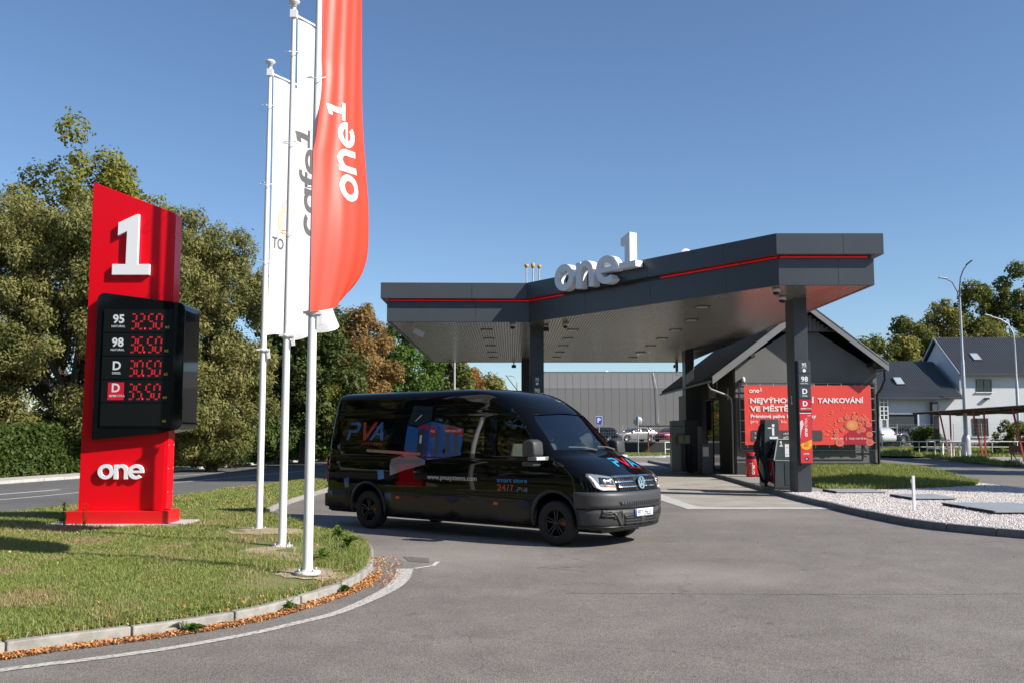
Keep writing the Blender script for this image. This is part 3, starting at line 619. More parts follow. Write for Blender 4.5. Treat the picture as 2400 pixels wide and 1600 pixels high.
# columns with grade panels
def col_text(mb, s, x, y, z, h, bold=.01, **kw): put(mb, text_vf(s, h, bold, align='CENTER', **kw), (x, y, z), (1, 0, 0), (0, 0, 1))
def column(x0, x1, y0, y1, zb, panel):
    c = MB().box(x0, x1, y0, y1, zb, HS + .04).build('column', mat('column_paint_shaded', (.050, .057, .066), .35, 0, .35, noise=(.6, .06)), cano, bevel=.012)  # paint darker than the fascia, to put the columns' shade into the colour
    if panel:
        xc = (x0 + x1) / 2 + (.03 if x0 > 5 else 0); hw = .185; yp = y0 - .14; zt = 3.90; zb_ = .93
        pb = MB(); pb.prism([(xc - hw, zb_ + .05), (xc - hw, zt), (xc + hw, zt), (xc + hw, zb_ + .05)], yp, y0 - .003, 'y'); pb.prism([(xc - hw + .03, zb_ + .052), (xc + hw, zb_ + .052), (xc + hw - .12, zb_ - .04), (xc - hw + .03, zb_ - .04)], yp + .03, y0 - .004, 'y')
        pb.build('grade_panel', M_anthdark, c, bevel=.006)
        hp = .165; tiles = [(3.85, 3.53, '95'), (3.49, 3.17, '98'), (3.13, 2.81, 'D'), (2.77, 2.45, 'X')]
        for a, b, s in tiles:
            MB().box(xc - hp, xc + hp, yp - .012, yp - .002, b, a).build('grade_tile', M_reddark if s == 'X' else M_anth, c, bevel=.004)
            yt = yp - .015; zc = (a + b) / 2; tw = MB()
            if s == '95': col_text(tw, '95', xc, yt, zc + .035, .10, .02); col_text(tw, 'NATURAL', xc, yt, zc - .012, .026, .01); put(tw, poly2mesh([arc(0, 0, .048, .048, 0, 360, 20)[:-1]]), (xc, yt, zc - .085), (1, 0, 0), (0, 0, 1))
            elif s == '98': col_text(tw, '98', xc, yt, zc - .035, .145, .025); col_text(tw, 'NATURAL', xc, yt, zc - .11, .036, .012)
            elif s == 'D': col_text(tw, 'D', xc, yt, zc - .03, .15, .035); col_text(tw, 'DIESEL', xc, yt, zc - .11, .04, .012)
            else: col_text(tw, 'D', xc, yt, zc - .02, .145, .035); put(tw, word(W_ONE, .043), (xc - .13, yt, zc - .115), (1, 0, 0), (0, 0, 1)); put(tw, text_vf('XTRA', .046, 0), (xc + .015, yt, zc - .115), (1, 0, 0), (0, 0, 1))
            tw.build('grade_lettering', M_ink, c)
        MB().box(xc - hp, xc + hp, yp - .012, yp - .002, .97, 2.37).build('advert', mat('advert_red', (.62, .03, .035), .45), c)
        MB().box(xc - hp, xc + hp, yp - .013, yp - .003, 2.375, 2.395).build('advert_edge', M_ink, c)
        yt = yp - .015; am = MB(); put(am, word(W_ONE, .078), (xc + .045, yt, 1.72), (0, 0, .95), (-1, 0, 0)); put(am, text_vf('XTRA', .078, -.0), (xc + .045, yt, 1.72 + .262), (0, 0, .95), (-1, 0, 0))
        col_text(am, 'DIESEL', xc, yt, 1.215, .042, .014); put(am, word(W_ONE1, .022), (xc + .06, yt, 2.30), (1, 0, 0), (0, 0, 1)); am.build('advert_lettering', M_ink, c)
        put(MB(), poly2mesh([[(-.165, -.03), (.165, .10), (.165, -.03)] + arc(0, -.03, .165, .165, 0, -180, 16)]), (xc, yp - .0135, 1.54), (1, 0, 0), (0, 0, 1)).build('advert_badge', mat('advert_yellow', (.80, .38, .015), .45), c)
        bt = MB(); col_text(bt, 'DIESEL', xc, yt, 1.555, .03, .0); col_text(bt, 'PALIVO', xc, yt, 1.51, .03, .0); col_text(bt, 'BEZ', xc, yt, 1.44, .055, .014); bt.build('badge_lettering', M_reddark, c)
        put(MB(), poly2mesh([[(-.165, 1.50 - 1.6), (-.165, 1.69 - 1.6), (-.09, 1.73 - 1.6), (-.06, 1.60 - 1.6), (-.13, 1.42 - 1.6), (-.165, 1.2 - 1.6)]]), (xc, yp - .0135, 2.06), (1, 0, 0), (0, 0, 1)).build('advert_drop', mat('advert_pale', (.85, .55, .52), .45), c)
        put(MB(), poly2mesh([arc(0, 0, .06, .06, 0, 360, 22)[:-1]]), (xc, yp - .0135, 1.09), (1, 0, 0), (0, 0, 1)).build('advert_dot', M_blackmat, c); d = MB(); col_text(d, 'D', xc, yt, 1.065, .055, .02); d.build('advert_letter', M_ink, c)
    return c
cR = column(8.17, 8.57, 27.7, 28.5, .0, True); column(8.17, 8.57, 45.2, 46.0, .0, False)
cL = column(.66, 1.16, 34.9, 35.8, .0, True); column(.50, .95, 50.6, 51.4, .0, False)
q = MB(); put(q, word([(G_1, 0, 0, 1)], .26), (8.165, 28.15, 2.66), (0, -1, 0), (0, 0, 1)); q.build('column_numeral', M_ink, cR)
MB().box(1.16, 1.35, 34.95, 35.2, HS - .16, HS - .02).build('bracket', M_blackmat, cano)
for y in (47.3, 51.8): MB().box(8.85, 8.99, y, y + .1, HS - .75, HS).build('hanger', M_steel, cano)
# dome cameras and floodlights under the soffit
M_camg = mat('camera_white', (.55, .53, .50), .5)
for (x, y), lab in (((.02, 34.1), 'dome camera under the left half of the soffit'), ((1.9, 33.9), 'dome camera right of the left column under the soffit'), ((7.15, 25.75), 'dome camera under the front right corner of the canopy'), ((7.75, 27.3), 'dome camera beside the right column top')):
    t = thing('dome_camera', lab, 'camera', (x, y, HS), 0, 'dome cameras under the canopy'); MB().lathe([(0, 0), (.11, 0), (.11, -.10), (.0, -.10)], 16).build('housing', M_camg, t); MB().lathe([(.085, -.10), (.08, -.15), (.05, -.185), (0, -.195)], 16).build('dome', M_black, t)
for (x, y), lab in (((-3.4, Y1 - .2), 'black floodlight at the far left end of the soffit edge'), ((.1, Y1 - .2), 'black floodlight on the far soffit edge left of the left column'), ((8.95, Y1 - .2), 'black floodlight on the far right corner of the soffit')):
    t = thing('floodlight', lab, 'floodlight', (x, y, HS), 0, 'floodlights on the far canopy edge'); MB().box(-.03, .03, -.03, .03, -.18, 0).build('bracket', M_blackmat, t); b = MB().box(-.12, .12, -.04, .04, -.08, .08); b.xf(Matrix.Translation((0, 0, -.22)) @ Matrix.Rotation(.6, 4, 'X')); b.build('lamp_head', M_blackmat, t, bevel=.01)
t = thing('floodlight', 'white floodlight hanging under the front left corner of the canopy', 'floodlight', (-3.55, 34.3, HS)); MB().bar((0, 0, 0), (.05, .0, -.22), .03).build('bracket', M_camg, t); b = MB().box(-.20, .20, -.05, .05, -.10, .10); b.xf(Matrix.Translation((.2, 0, -.30)) @ Matrix.Rotation(.5, 4, 'Y')); b.build('lamp_head', M_camg, t, bevel=.01)
# big white channel letters on the slanted fascia
sgn = thing('letter_sign', 'big white raised letters one1 standing on the canopy edge', 'sign', (0, 0, 0))
p0 = np.array([.6, 33.6]); u2 = np.array([6.48, -8.4]); u2 /= np.hypot(*u2); n2 = np.array([u2[1], -u2[0]]); n2 = n2 if n2[1] < 0 else -n2
for gl, s0, z0, k, nm in ((G_O, 2.04, 6.47, .87, 'letter_o'), (G_N, 3.12, 6.45, .86, 'letter_n'), (G_E, 4.06, 6.45, .88, 'letter_e'), (G_1, 5.12, 6.82, 1.09, 'numeral_1')):
    V, F = poly2mesh(scl(gl, k), .15); c = p0 + u2 * s0 + n2 * .40; mb = MB(); put(mb, (V, F), (c[0], c[1], z0), (u2[0], u2[1], 0), (0, 0, 1)); mb.build(nm, M_whitegal, sgn, bevel=.006)
    mb = MB(); c2 = c + u2 * (k * .5) - n2 * .15; mb.bar((c2[0], c2[1], max(z0 + .2, 6.75)), (c2[0] - n2[0] * .05, c2[1] - n2[1] * .05, max(z0 + .2, 6.75)), .06); mb.build('bracket', M_steel, sgn)
# rooftop: dish, beacon, vent pipes
t = thing('satellite_dish', 'small white round dish showing above the canopy roof', 'dish', (5.5, 30.0, 6.7)); b = MB().lathe([(0, .05), (.10, .045), (.16, .02), (.19, 0), (.19, -.012), (.1, .03), (0, .036)], 24, ax='y'); b.xf(Matrix.Translation((0, -.05, .72)) @ Matrix.Rotation(-.1, 4, 'X')); b.build('dish', M_white, t); MB().tube([(0, .05, 0), (0, .05, .7)], .025, 8).build('mast', M_steel, t)
t = thing('beacon', 'small black beacon beside the dish on the canopy roof', 'beacon', (5.98, 30.0, 6.7)); MB().tube([(0, 0, 0), (0, 0, .72)], .014, 8).build('stem', M_blackmat, t); MB().lathe([(0, .70), (.04, .70), (.05, .74), (.05, .79), (.03, .83), (0, .84)], 12).build('cap', M_blackmat, t)
for i, (x, dz, lab) in enumerate(((.61, 0, 'leftmost of three vent pipes with yellow caps above the canopy'), (.88, .02, 'middle vent pipe of three, with the rounder yellow cap'), (1.15, -.03, 'rightmost of three vent pipes with yellow caps above the canopy'))):
    t = thing('vent_pipe', lab, 'vent pipe', (x, 40, 6.7), 0, 'vent pipes above the canopy'); MB().tube([(0, 0, 0), (0, 0, 2.1 + dz)], .03, 10).build('pipe', mat('rusty_steel', (.46, .43, .40), .6, .2, noise=(3, .35)), t)
    pr = [(.03, 2.02), (.05, 2.06), (.085, 2.10), (.09, 2.19), (.02, 2.2), (0, 2.2)] if i != 1 else [(.03, 2.0), (.075, 2.04), (.09, 2.12), (.075, 2.21), (0, 2.24)]
    MB().lathe([(r_, h + dz) for r_, h in pr], 14).build('cap', mat('yellow_brass', (.52, .33, .07), .5, noise=(9, .25)), t)
# ---------------------------------------------------------------- price totem
tot = thing('price_totem', 'tall red price totem with white numeral 1 and black display box on the lawn', 'sign', (0, 0, 0))
M_redA = M_red
MB().box(-8.15, -5.80, 16.85, 18.05, .02, .215).build('foundation_pad', M_conc2, tot, bevel=.01)
MB().box(-7.86, -6.08, 17.12, 17.80, .215, .43).build('plinth', M_redpl, tot, bevel=.008)
MB().prism([(-7.75, .43), (-7.72, 6.40), (-6.20, 5.82), (-6.24, .43)], 17.35, 17.74, 'y').build('body', M_redA, tot, bevel=.006)
# narrow side: folded cover panel with rivets
MB().prism([(17.38, .45), (17.38, 5.79), (17.71, 5.79), (17.71, .45)], -6.236, -6.19, 'x').build('side_panel', M_redA, tot, bevel=.004)
rv = MB()
for z in np.arange(.75, 5.8, .42):
    if 1.8 < z < 4.3: continue
    for y in (17.42, 17.68): rv.lathe([(0, 0), (.012, 0), (.010, .006), (0, .008)], 8, ax='x', c=(-6.188, y, z))
rv.build('rivets', M_steel, tot)
MB().box(-7.752, -7.50, 17.344, 17.352, 4.015, 4.022).build('panel_joint', M_blackmat, tot)
put(MB(), word([(G_1, 0, 0, 1)], 1.12, .03, .004), (-7.285, 17.305, 4.66), (.92, 0, 0), (0, 0, 1)).build('numeral', M_whitegal, tot)
put(MB(), word([(G_O, 0, 0, 1), (G_N, 1.1, 0, 1), (G_E, 2.07, 0, 1)], .262, .028, .002), (-7.40, 17.31, .985), (1, 0, 0), (0, 0, 1)).build('lettering', M_whitegal, tot)
# display box: right part overhangs the body and runs back past it
bx = [(-7.50, 4.10)] + arc(-7.38, 4.18, .12, .14, 180, 80, 5) + [(-6.22, 4.17)] + arc(-6.02, 4.0, .12, .14, 75, 0, 5) + arc(-6.02, 2.0, .12, .14, 0, -75, 5) + [(-6.3, 1.80), (-7.50, 1.68)]
MB().prism(bx, 17.20, 18.02, 'y').build('display_case', M_black, tot, bevel=.015)
MB().prism([(-7.37, 1.90), (-7.37, 4.02), (-6.09, 4.02), (-6.09, 1.90)], 17.192, 17.20, 'y').build('display_glass', mat('display_face', (.008, .009, .010), .12, 0, .3), tot)
SEG = {'0': 'abcdef', '2': 'abged', '3': 'abgcd', '5': 'afgcd', '6': 'afgedc'}
def led_digit(mb, ch, x, z, wd, ht, y):
    g_ = .028; th = .014; sl_ = .05
    def seg(a, b):
        d = np.array(b) - np.array(a); L_ = np.hypot(*d); d /= L_; n_ = np.array([-d[1], d[0]]); k = max(2, int(L_ / .0165))
        for s in (-.0075, .0075):
            for i in range(k):
                c = np.array(a) + d * (L_ * (i + .5) / k) + n_ * s; X = x + c[0] + (c[1]) * sl_; Z = z + c[1]
                mb.add([(X - .0044, y, Z - .0044), (X + .0044, y, Z - .0044), (X + .0044, y, Z + .0044), (X - .0044, y, Z + .0044)], [(0, 1, 2, 3)])
    e = .02; S = {'a': ((e, ht), (wd - e, ht)), 'g': ((e, ht / 2), (wd - e, ht / 2)), 'd': ((e, 0), (wd - e, 0)), 'f': ((0, ht / 2 + e), (0, ht - e)), 'b': ((wd, ht / 2 + e), (wd, ht - e)), 'e': ((0, e), (0, ht / 2 - e)), 'c': ((wd, e), (wd, ht / 2 - e))}
    for q in SEG[ch]: seg(*S[q])
rows = [('95', 'NATURAL', '32.50'), ('98', 'NATURAL', '36.50'), ('D', 'DIESEL', '30.50'), ('X', '', '35.50'), ('', '', '')]
for i, (g_, sub, pr) in enumerate(rows):
    z0 = 3.60 - i * .418; p = MB().box(-7.355, -6.105, 17.178, 17.193, z0, z0 + .405).build('price_row', mat('display_row', (.008, .010, .011), .22, 0, .25), tot, bevel=.003)
    y = 17.174; tx = MB(); zc = z0 + .2
    if g_ == 'X':
        MB().box(-7.23, -6.945, 17.170, 17.179, z0 + .045, z0 + .36).build('grade_tile', M_reddark, p); y = 17.167
        put(tx, text_vf('D', .155, .03, align='CENTER'), (-7.085, y, zc - .01), (1, 0, 0), (0, 0, 1)); put(tx, word(W_ONE, .038), (-7.20, y, zc - .10), (1, 0, 0), (0, 0, 1)); put(tx, text_vf('XTRA', .042, 0), (-7.07, y, zc - .10), (1, 0, 0), (0, 0, 1))
    elif g_: put(tx, text_vf(g_, .155, .03, align='CENTER'), (-7.085, y, zc - .03), (1, 0, 0), (0, 0, 1)); put(tx, text_vf(sub, .04, .012, align='CENTER'), (-7.085, y, zc - .11), (1, 0, 0), (0, 0, 1))
    if g_: tx.build('grade_lettering', mat('display_ink', (.62, .64, .66), .5), p)
    if pr:
        x = -6.875
        for ch in pr:
            lm = MB()
            if ch == '.': lm.add([(x - .03, 17.175, z0 + .052), (x - .004, 17.175, z0 + .052), (x - .004, 17.175, z0 + .08), (x - .03, 17.175, z0 + .08)], [(0, 1, 2, 3)]).build('decimal_point', M_ledred, p); x += .032; continue
            led_digit(lm, ch, x, z0 + .062, .10, .265, 17.175); x += .144; lm.build('price_digit', M_ledred, p)
    k = MB(); put(k, text_vf('Kč', .042, .02), (-6.235, 17.174, z0 + .07), (1, 0, 0), (0, 0, 1)); k.build('currency_lettering', M_yellow, p)

# ---------------------------------------------------------------- flagpoles and flags
M_pole = mat('pole_white', (.78, .78, .78), .4, noise=(2, .03))
HP = 8.24
fp = thing('flagpole', 'left rear white flagpole nearest the red totem', 'flagpole', (*POLES[0], 0), 0, 'white flagpoles on the lawn')
MB().lathe([(.058, .20), (.055, 2), (.048, 4), (.040, 6.2), (.031, HP)], 24).build('shaft', M_pole, fp)
MB().lathe([(0, .165), (.15, .165), (.15, .205), (.07, .21), (.066, .225), (0, .225)], 28).build('base_plate', mat('pole_base', (.62, .61, .58), .55, noise=(9, .2)), fp)
for k in range(4): a = PI / 4 + k * PI / 2; MB().lathe([(0, .205), (.014, .205), (.014, .235), (0, .238)], 6, c=(.115 * math.cos(a), .115 * math.sin(a), 0)).build('bolt', M_steel, fp)
MB().lathe([(.036, HP - .05), (.042, HP - .05), (.042, HP), (.08, HP + .015), (.085, HP + .04), (.065, HP + .065), (0, HP + .07)], 20).build('finial', M_pole, fp)
FD = Vector((.50, .866, 0))      # the flags stream away to the right
tb = MB(); tb.bar((0, 0, HP - .16), FD * 1.08 + Vector((0, 0, HP - .16)), .028, .028); tb.box(-.05, .05, -.05, .05, HP - .22, HP - .10); tb.build('top_arm', M_pole, fp)
for z in (7.5, 6.1, 4.75):
    MB().tube([(.11 * math.cos(t_) - .01, .11 * math.sin(t_), z + .05 * math.sin(t_)) for t_ in np.linspace(0, 2 * PI, 21)], .006, 6, caps=False).build('ring', M_pole, fp)
cl = MB(); cl.lathe([(.062, 3.18), (.078, 3.18), (.078, 3.23), (.062, 3.23)], 20); cl.bar((-.10, -.05, 3.21), (.12, -.05, 3.20), .035, .03); cl.bar((.09, -.04, 3.22), (.11, -.05, 3.06), .05, .02); cl.build('lower_clamp', M_pole, fp)
fp2 = dup(fp, (*POLES[1], 0), 0, 'middle white flagpole of the three on the lawn')
fp3 = dup(fp, (*POLES[2], 0), 0, 'white flagpole nearest the kerb, carrying the red flag')
def flagmat(name, col):
    m, t, b, L = nt(name); t.nodes.remove(b); d = t.nodes.new('ShaderNodeBsdfDiffuse'); tr = t.nodes.new('ShaderNodeBsdfTranslucent'); d.inputs[0].default_value = tr.inputs[0].default_value = (*col, 1)
    gl = t.nodes.new('ShaderNodeBsdfGlossy'); gl.inputs['Roughness'].default_value = .45; m1 = t.nodes.new('ShaderNodeMixShader'); m1.inputs[0].default_value = .22; L(d.outputs[0], m1.inputs[1]); L(tr.outputs[0], m1.inputs[2])
    m2 = t.nodes.new('ShaderNodeMixShader'); m2.inputs[0].default_value = .06; L(m1.outputs[0], m2.inputs[1]); L(gl.outputs[0], m2.inputs[2]); L(m2.outputs[0], t.nodes['Material Output'].inputs['Surface']); return m
M_flagred = flagmat('flag_red', (.76, .072, .034)); M_flagwhite = flagmat('flag_white', (.68, .68, .69))
def flag_fn(px, py, ztop, zbot, wid, style):
    nrm = Vector((FD.y, -FD.x, 0))     # towards the sun and the camera
    def f(u, v, off=0.):
        """u 0 hoist..1 fly, v 0 top..1 bottom"""
        z = ztop + (zbot - ztop) * v
        if style == 'red':
            hoist = .075 - .23 * max(0, min(1, (v - .38) / .22)) ** 1.3; bil = .04 + .15 * math.exp(-((v - .80) / .26) ** 2)
            front = -.02 + .12 * max(0, min(1, (v - .35) / .22))
            wdt = wid * (1 + .02 * math.sin(v * 5)) + .075 - hoist; cut = max(0, v - .82) / .18
            uu = u * (1 - .5 * cut ** 2 * u)
            d = hoist + wdt * uu; b = bil * math.sin(PI * min(1, u * .95)) + front * (1 - u) ** 2 + .012 * math.sin(u * 9 + v * 4) * v + .008 * math.sin(u * 23 + v * 7)
            bend = .13 * u * u * math.exp(-((v - .78) / .24) ** 2)
            z += .10 * (u * .4) * v + .14 * cut ** 2 * u
            x = px + FD.x * d + nrm.x * b + bend; y = py + FD.y * d + nrm.y * b - bend * .2
        else:
            d = .085 - .03 * v + wid * u * (1 - .05 * math.sin(v * 4)); ed = max(0, v - .8) / .2
            b = .035 * math.sin(u * 7 + v * 3) + .09 * math.sin(PI * u) * v + .11 * ed ** 2 * math.sin(u * 9 + (1 if style == 'b' else 0))
            z += (.07 * ed * math.sin(u * 6.5 + 1) + .16 * u * ed)
            x = px + FD.x * d + nrm.x * b + (.16 * u * ed ** 2); y = py + FD.y * d + nrm.y * b
        return Vector((x, y, z)) + nrm * off
    return f
def make_flag(f, m, label):
    nu, nv = 26, 70; V = [f(i / nu, j / nv) for j in range(nv + 1) for i in range(nu + 1)]
    F = [(j * (nu + 1) + i, (j + 1) * (nu + 1) + i, (j + 1) * (nu + 1) + i + 1, j * (nu + 1) + i + 1) for j in range(nv) for i in range(nu)]
    o = MB().add(V, F, True).build('flag', m); return props(o, label, 'flag', 'flags on the poles')
def flag_print(f, par, VF, name, m, k=1.):
    """VF in flag coordinates u (0..1), v (0..1 down); tessellated first so it follows the cloth"""
    bm = bmesh.new(); V, F = VF; vs = [bm.verts.new(p) for p in V]
    for q in F:
        try: bm.faces.new([vs[i] for i in q])
        except ValueError: pass
    for _ in range(3): 
        ed = [e for e in bm.edges if e.calc_length() > .035]
        if ed: bmesh.ops.subdivide_edges(bm, edges=ed, cuts=1); bmesh.ops.triangulate(bm, faces=bm.faces)
    mb = MB(); mb.add([f(v.co.x, v.co.y, .006) for v in bm.verts], [tuple(v.index for v in q.verts) for q in (bm.verts.index_update() or bm.faces)]); bm.free()
    return mb.build(name, m, par)
def rot_word(spec, u0, v0, su, sv, shear=0.):
    """vertical lettering reading upwards: letter x -> up (-v), letter y -> towards the hoist (-u)"""
    V, F = word(spec, 1.); return [(u0 - (p[1]) * su + p[0] * shear, v0 - p[0] * sv, 0) for p in V], F
f3 = flag_fn(*POLES[2], 8.05, 3.20, .74, 'red'); F3 = make_flag(f3, M_flagred, 'red one1 flag on the pole nearest the kerb')
flag_print(f3, F3, rot_word(W_ONE1, .70, .712, .33, .0645, .0), 'print', mat('flag_ink', (.85, .84, .83), .7))
f2 = flag_fn(*POLES[1], 8.03, 3.28, .84, 'b'); F2 = make_flag(f2, M_flagwhite, 'white flag with grey cafe lettering on the middle pole')
flag_print(f2, F2, rot_word(W_CAFE1, .64, .69, .38, .074, .0), 'print', mat('flag_ink_grey', (.10, .098, .10), .7))
f1 = flag_fn(*POLES[0], 8.03, 3.40, .9, 'w'); F1 = make_flag(f1, M_flagwhite, 'white flag with grey TO and an orange ring beside the totem')
V, F = text_vf('TO', .085, .012, .34); flag_print(f1, F1, ([(.05 + p[0], .655 - p[1] * .5, 0) for p in V], F), 'print', mat('flag_ink_grey', (.10, .098, .10), .7))
V, F = poly2mesh([arc(0, 0, .42, .115, 60, 270, 20) + arc(0, 0, .30, .085, 270, 60, 20)]); flag_print(f1, F1, ([(.62 + p[0], .545 - p[1] * .55, 0) for p in V], F), 'ring_print', mat('flag_ink_orange', (.72, .50, .32), .7))
V, F = poly2mesh([arc(0, 0, .30, .055, 0, 180, 14) + [(-.30, -.03), (-.2, -.03)] + arc(0, 0, .19, .035, 180, 0, 14) + [(.19, -.03), (.3, -.03)]]); flag_print(f1, F1, ([(.62 + p[0], .485 - p[1] * .55, 0) for p in V], F), 'lock_print', mat('flag_ink_pale', (.42, .42, .44), .7))

# ---------------------------------------------------------------- cafe building with dark gable
caf = thing('cafe_building', 'dark grey gabled station shop behind the right column', 'building', (0, 0, 0))
BX0, BX1, BY0, BY1 = 9.31, 15.2, 40.0, 52.2; AX = 12.2; ZA = 7.0
M_gable = mat('render_grey', (.155, .154, .152), .85, noise=(.9, .12), bump=(70, .25, .004))
M_darkwood = mat('dark_cladding', (.022, .020, .017), .7, noise=(2, .3))
M_roofd = mat('dark_roof', (.012, .014, .018), .6, 0, .15)
def rz(x, dz=0.): return ZA - (AX - x) * .755 + dz if x < AX else ZA - (x - AX) * .775 + dz
MB().prism([(BX0, 0), (BX1, 0), (BX1, rz(BX1, -.22)), (12.75, 6.05), (11.6, 6.05), (BX0, rz(BX0, -.22))][::1], BY0, BY1, 'y').build('wall', M_gable, caf)
MB().box(BX0 - .004, BX1 + .02, BY0 - .02, BY0, .0, .62).build('plinth_band', mat('plinth_dark', (.040, .042, .045), .8), caf)
for x in np.arange(10.9, 13.55, .16):     # boarded gable head
    MB().box(x, x + .145, BY0 - .30, BY0 - .27, 6.02, max(6.05, rz(x + .07, -.16))).build('gable_board', mat('board_grey', (.14, .14, .14), .7, noise=(6, .2)), caf)
MB().box(10.6, 13.8, BY0 - .27, BY0 - .2, 6.0, 6.2).build('tie_beam', M_darkwood, caf)
# roof planes with standing ribs
def roofplane(xe, sgn_, name):
    a = (xe, rz(xe)); b = (AX, rz(AX)); mb = MB(); mb.prism([a, b, (b[0], b[1] + .10), (a[0], a[1] + .10)], BY0 - .72, BY1 + .6, 'y'); r = mb.build(name, M_roofd, caf)
    rb = MB()
    for y in np.arange(BY0 - .5, BY1 + .6, .33): rb.prism([(a[0], a[1] + .10), (b[0], b[1] + .10), (b[0], b[1] + .135), (a[0], a[1] + .135)], y, y + .05, 'y')
    r2 = rb.build('roof_ribs', M_roofd, r); r2['kind'] = 'stuff'; return r
roofplane(8.22, -1, 'roof'); roofplane(15.42, 1, 'roof')
for xe in (8.20, 15.44):
    a = (xe, rz(xe) - .16); b = (AX + (.001 if xe < AX else -.001), rz(AX) - .16); MB().prism([a, b, (b[0], b[1] + .30), (a[0], a[1] + .30)], BY0 - .78, BY0 - .725, 'y').build('barge_board', mat('barge_grey', (.20, .205, .21), .6, noise=(2, .08)), caf)
    c = [(a[0], a[1] + .30), (b[0], b[1] + .30), (b[0], b[1] + .33), (a[0], a[1] + .33)]; MB().prism(c, BY0 - .80, BY0 - .60, 'y').build('verge_flashing', M_steel if xe > AX else mat('barge_grey', (.2, .2, .2)), caf)
for x in (9.9, 14.9): MB().box(x - .08, x + .08, BY0 - .70, BY0 + .02, rz(x) - .34, rz(x) - .17).build('purlin', M_darkwood, caf)
gt = MB()
gp = arc(0, 0, .075, .075, 180, 360, 8) + arc(0, 0, .062, .062, 360, 180, 8); gt.prism([(8.15 + p[0], rz(8.22) - .02 + p[1]) for p in gp], BY0 - .75, BY1 + .55, 'y'); gu = gt.build('gutter', mat('gutter_grey', (.17, .17, .16), .4, .3), caf)
for y in np.arange(BY0 - .6, BY1 + .5, .8): MB().prism([(8.15 + p[0] * 1.12, rz(8.22) - .02 + p[1] * 1.12) for p in gp], y, y + .035, 'y').build('gutter_hook', M_blackmat, gu)
zz = rz(8.22) - .1
MB().tube([(8.15, BY0 - .2, zz), (8.15, BY0 - .2, zz - .12), (8.25, BY0 - .15, zz - .25), (9.0, BY0 + .1, zz - .5), (9.16, BY0 + .14, zz - .62), (9.2, BY0 + .15, zz - .9), (9.2, BY0 + .15, .15)], .045, 12).build('downpipe', mat('downpipe_steel', (.26, .26, .255), .35, .5), caf)
z2 = rz(15.42) - .12; gp2 = [(15.46 + p[0], z2 + .08 + p[1]) for p in gp]; MB().prism(gp2, BY0 - .75, BY1 + .5, 'y').build('gutter', M_anthdark, caf)
MB().tube([(15.46, BY0 - .25, z2), (15.46, BY0 - .25, z2 - .35), (15.3, BY0 - .18, z2 - .75), (15.16, BY0 - .12, z2 - .95), (15.14, BY0 - .10, .15)], .055, 12).build('downpipe', M_blackmat, caf)
# left long wall: vertical slats, door, poster
sm = MB()
for y in np.arange(BY0 + .02, BY1, .11):
    if 43.0 < y < 45.9: sm.box(BX0 - .055, BX0 - .01, y, y + .07, 3.35, rz(BX0, -.2))
    else: sm.box(BX0 - .055, BX0 - .01, y, y + .07, .15, rz(BX0, -.2))
s_ = sm.build('cladding_slats', mat('cladding_brown', (.050, .040, .028), .6, noise=(3, .3)), caf); s_['kind'] = 'stuff'
MB().box(BX0 - .03, BX0 - .012, BY0 + .45, BY0 + .53, .2, 3.9).build('cable_trunk', M_steel, caf); MB().box(BX0 - .08, BX0 - .058, BY0 + 1.0, BY0 + 1.22, 3.25, 3.75).build('nameplate', mat('plate_grey', (.3, .3, .3), .5), caf)
d = MB().box(BX0 - .03, BX0 - .008, 43.0, 45.9, .14, 3.35).build('door', mat('door_glass', (.010, .012, .012), .03, coat=.3), caf)
MB().box(BX0 - .06, BX0 - .031, 42.92, 43.0, .14, 3.4).build('frame', M_blackmat, d); MB().box(BX0 - .06, BX0 - .031, 45.9, 45.98, .14, 3.4).build('frame', M_blackmat, d); MB().box(BX0 - .06, BX0 - .031, 44.42, 44.48, .14, 3.34).build('frame', M_blackmat, d); MB().box(BX0 - .06, BX0 - .031, 43.0, 45.9, 3.35, 3.42).build('frame', M_blackmat, d)
q = MB(); V, F = word(W_CAFE1, .40, .03); put(q, (V, F), (BX0 - .12, 44.75, 2.98 + .46), (0, -1, 0), (0, 0, 1)); q.build('lettering', mat('cafe_letter', (.32, .32, .33), .4), caf)
ps = thing('poster_board', 'dull pink poster board on the dark side wall above the second pump', 'poster', (BX0 - .08, 48.6, 0)); MB().box(-.5, -.44, -1.2, 1.75, 2.0, 3.75).build('board', mat('poster_pink', (.20, .085, .085), .45), ps)
pm = MB(); 
put(pm, poly2mesh([rrect(.2, .1, .5, 1.1, .08)]), (-.505, -.1, 2.1), (0, -1, 0), (0, 0, 1)); put(pm, poly2mesh([rrect(0, 0, .9, .05, .02)]), (-.505, 1.5, 2.25), (0, -1, 0), (0, 0, 1)); put(pm, poly2mesh([rrect(0, 0, .6, .05, .02)]), (-.505, 1.5, 2.38), (0, -1, 0), (0, 0, 1))
pm.build('print', mat('poster_pale', (.45, .36, .36), .5), ps)
cc = MB(); cc.lathe([(0, 0), (.075, 0), (.085, .08), (.075, .20), (.03, .24), (0, .25)], 14); cc.xf(Matrix.Translation((9.62, 39.9, 3.92))); t = thing('dome_camera', 'white camera on a bracket at the corner of the dark gable', 'camera', (0, 0, 0)); cc.build('housing', M_camg, t); MB().bar((9.4, 39.98, 3.88), (9.62, 39.9, 3.93), .05).build('bracket', M_blackmat, t)
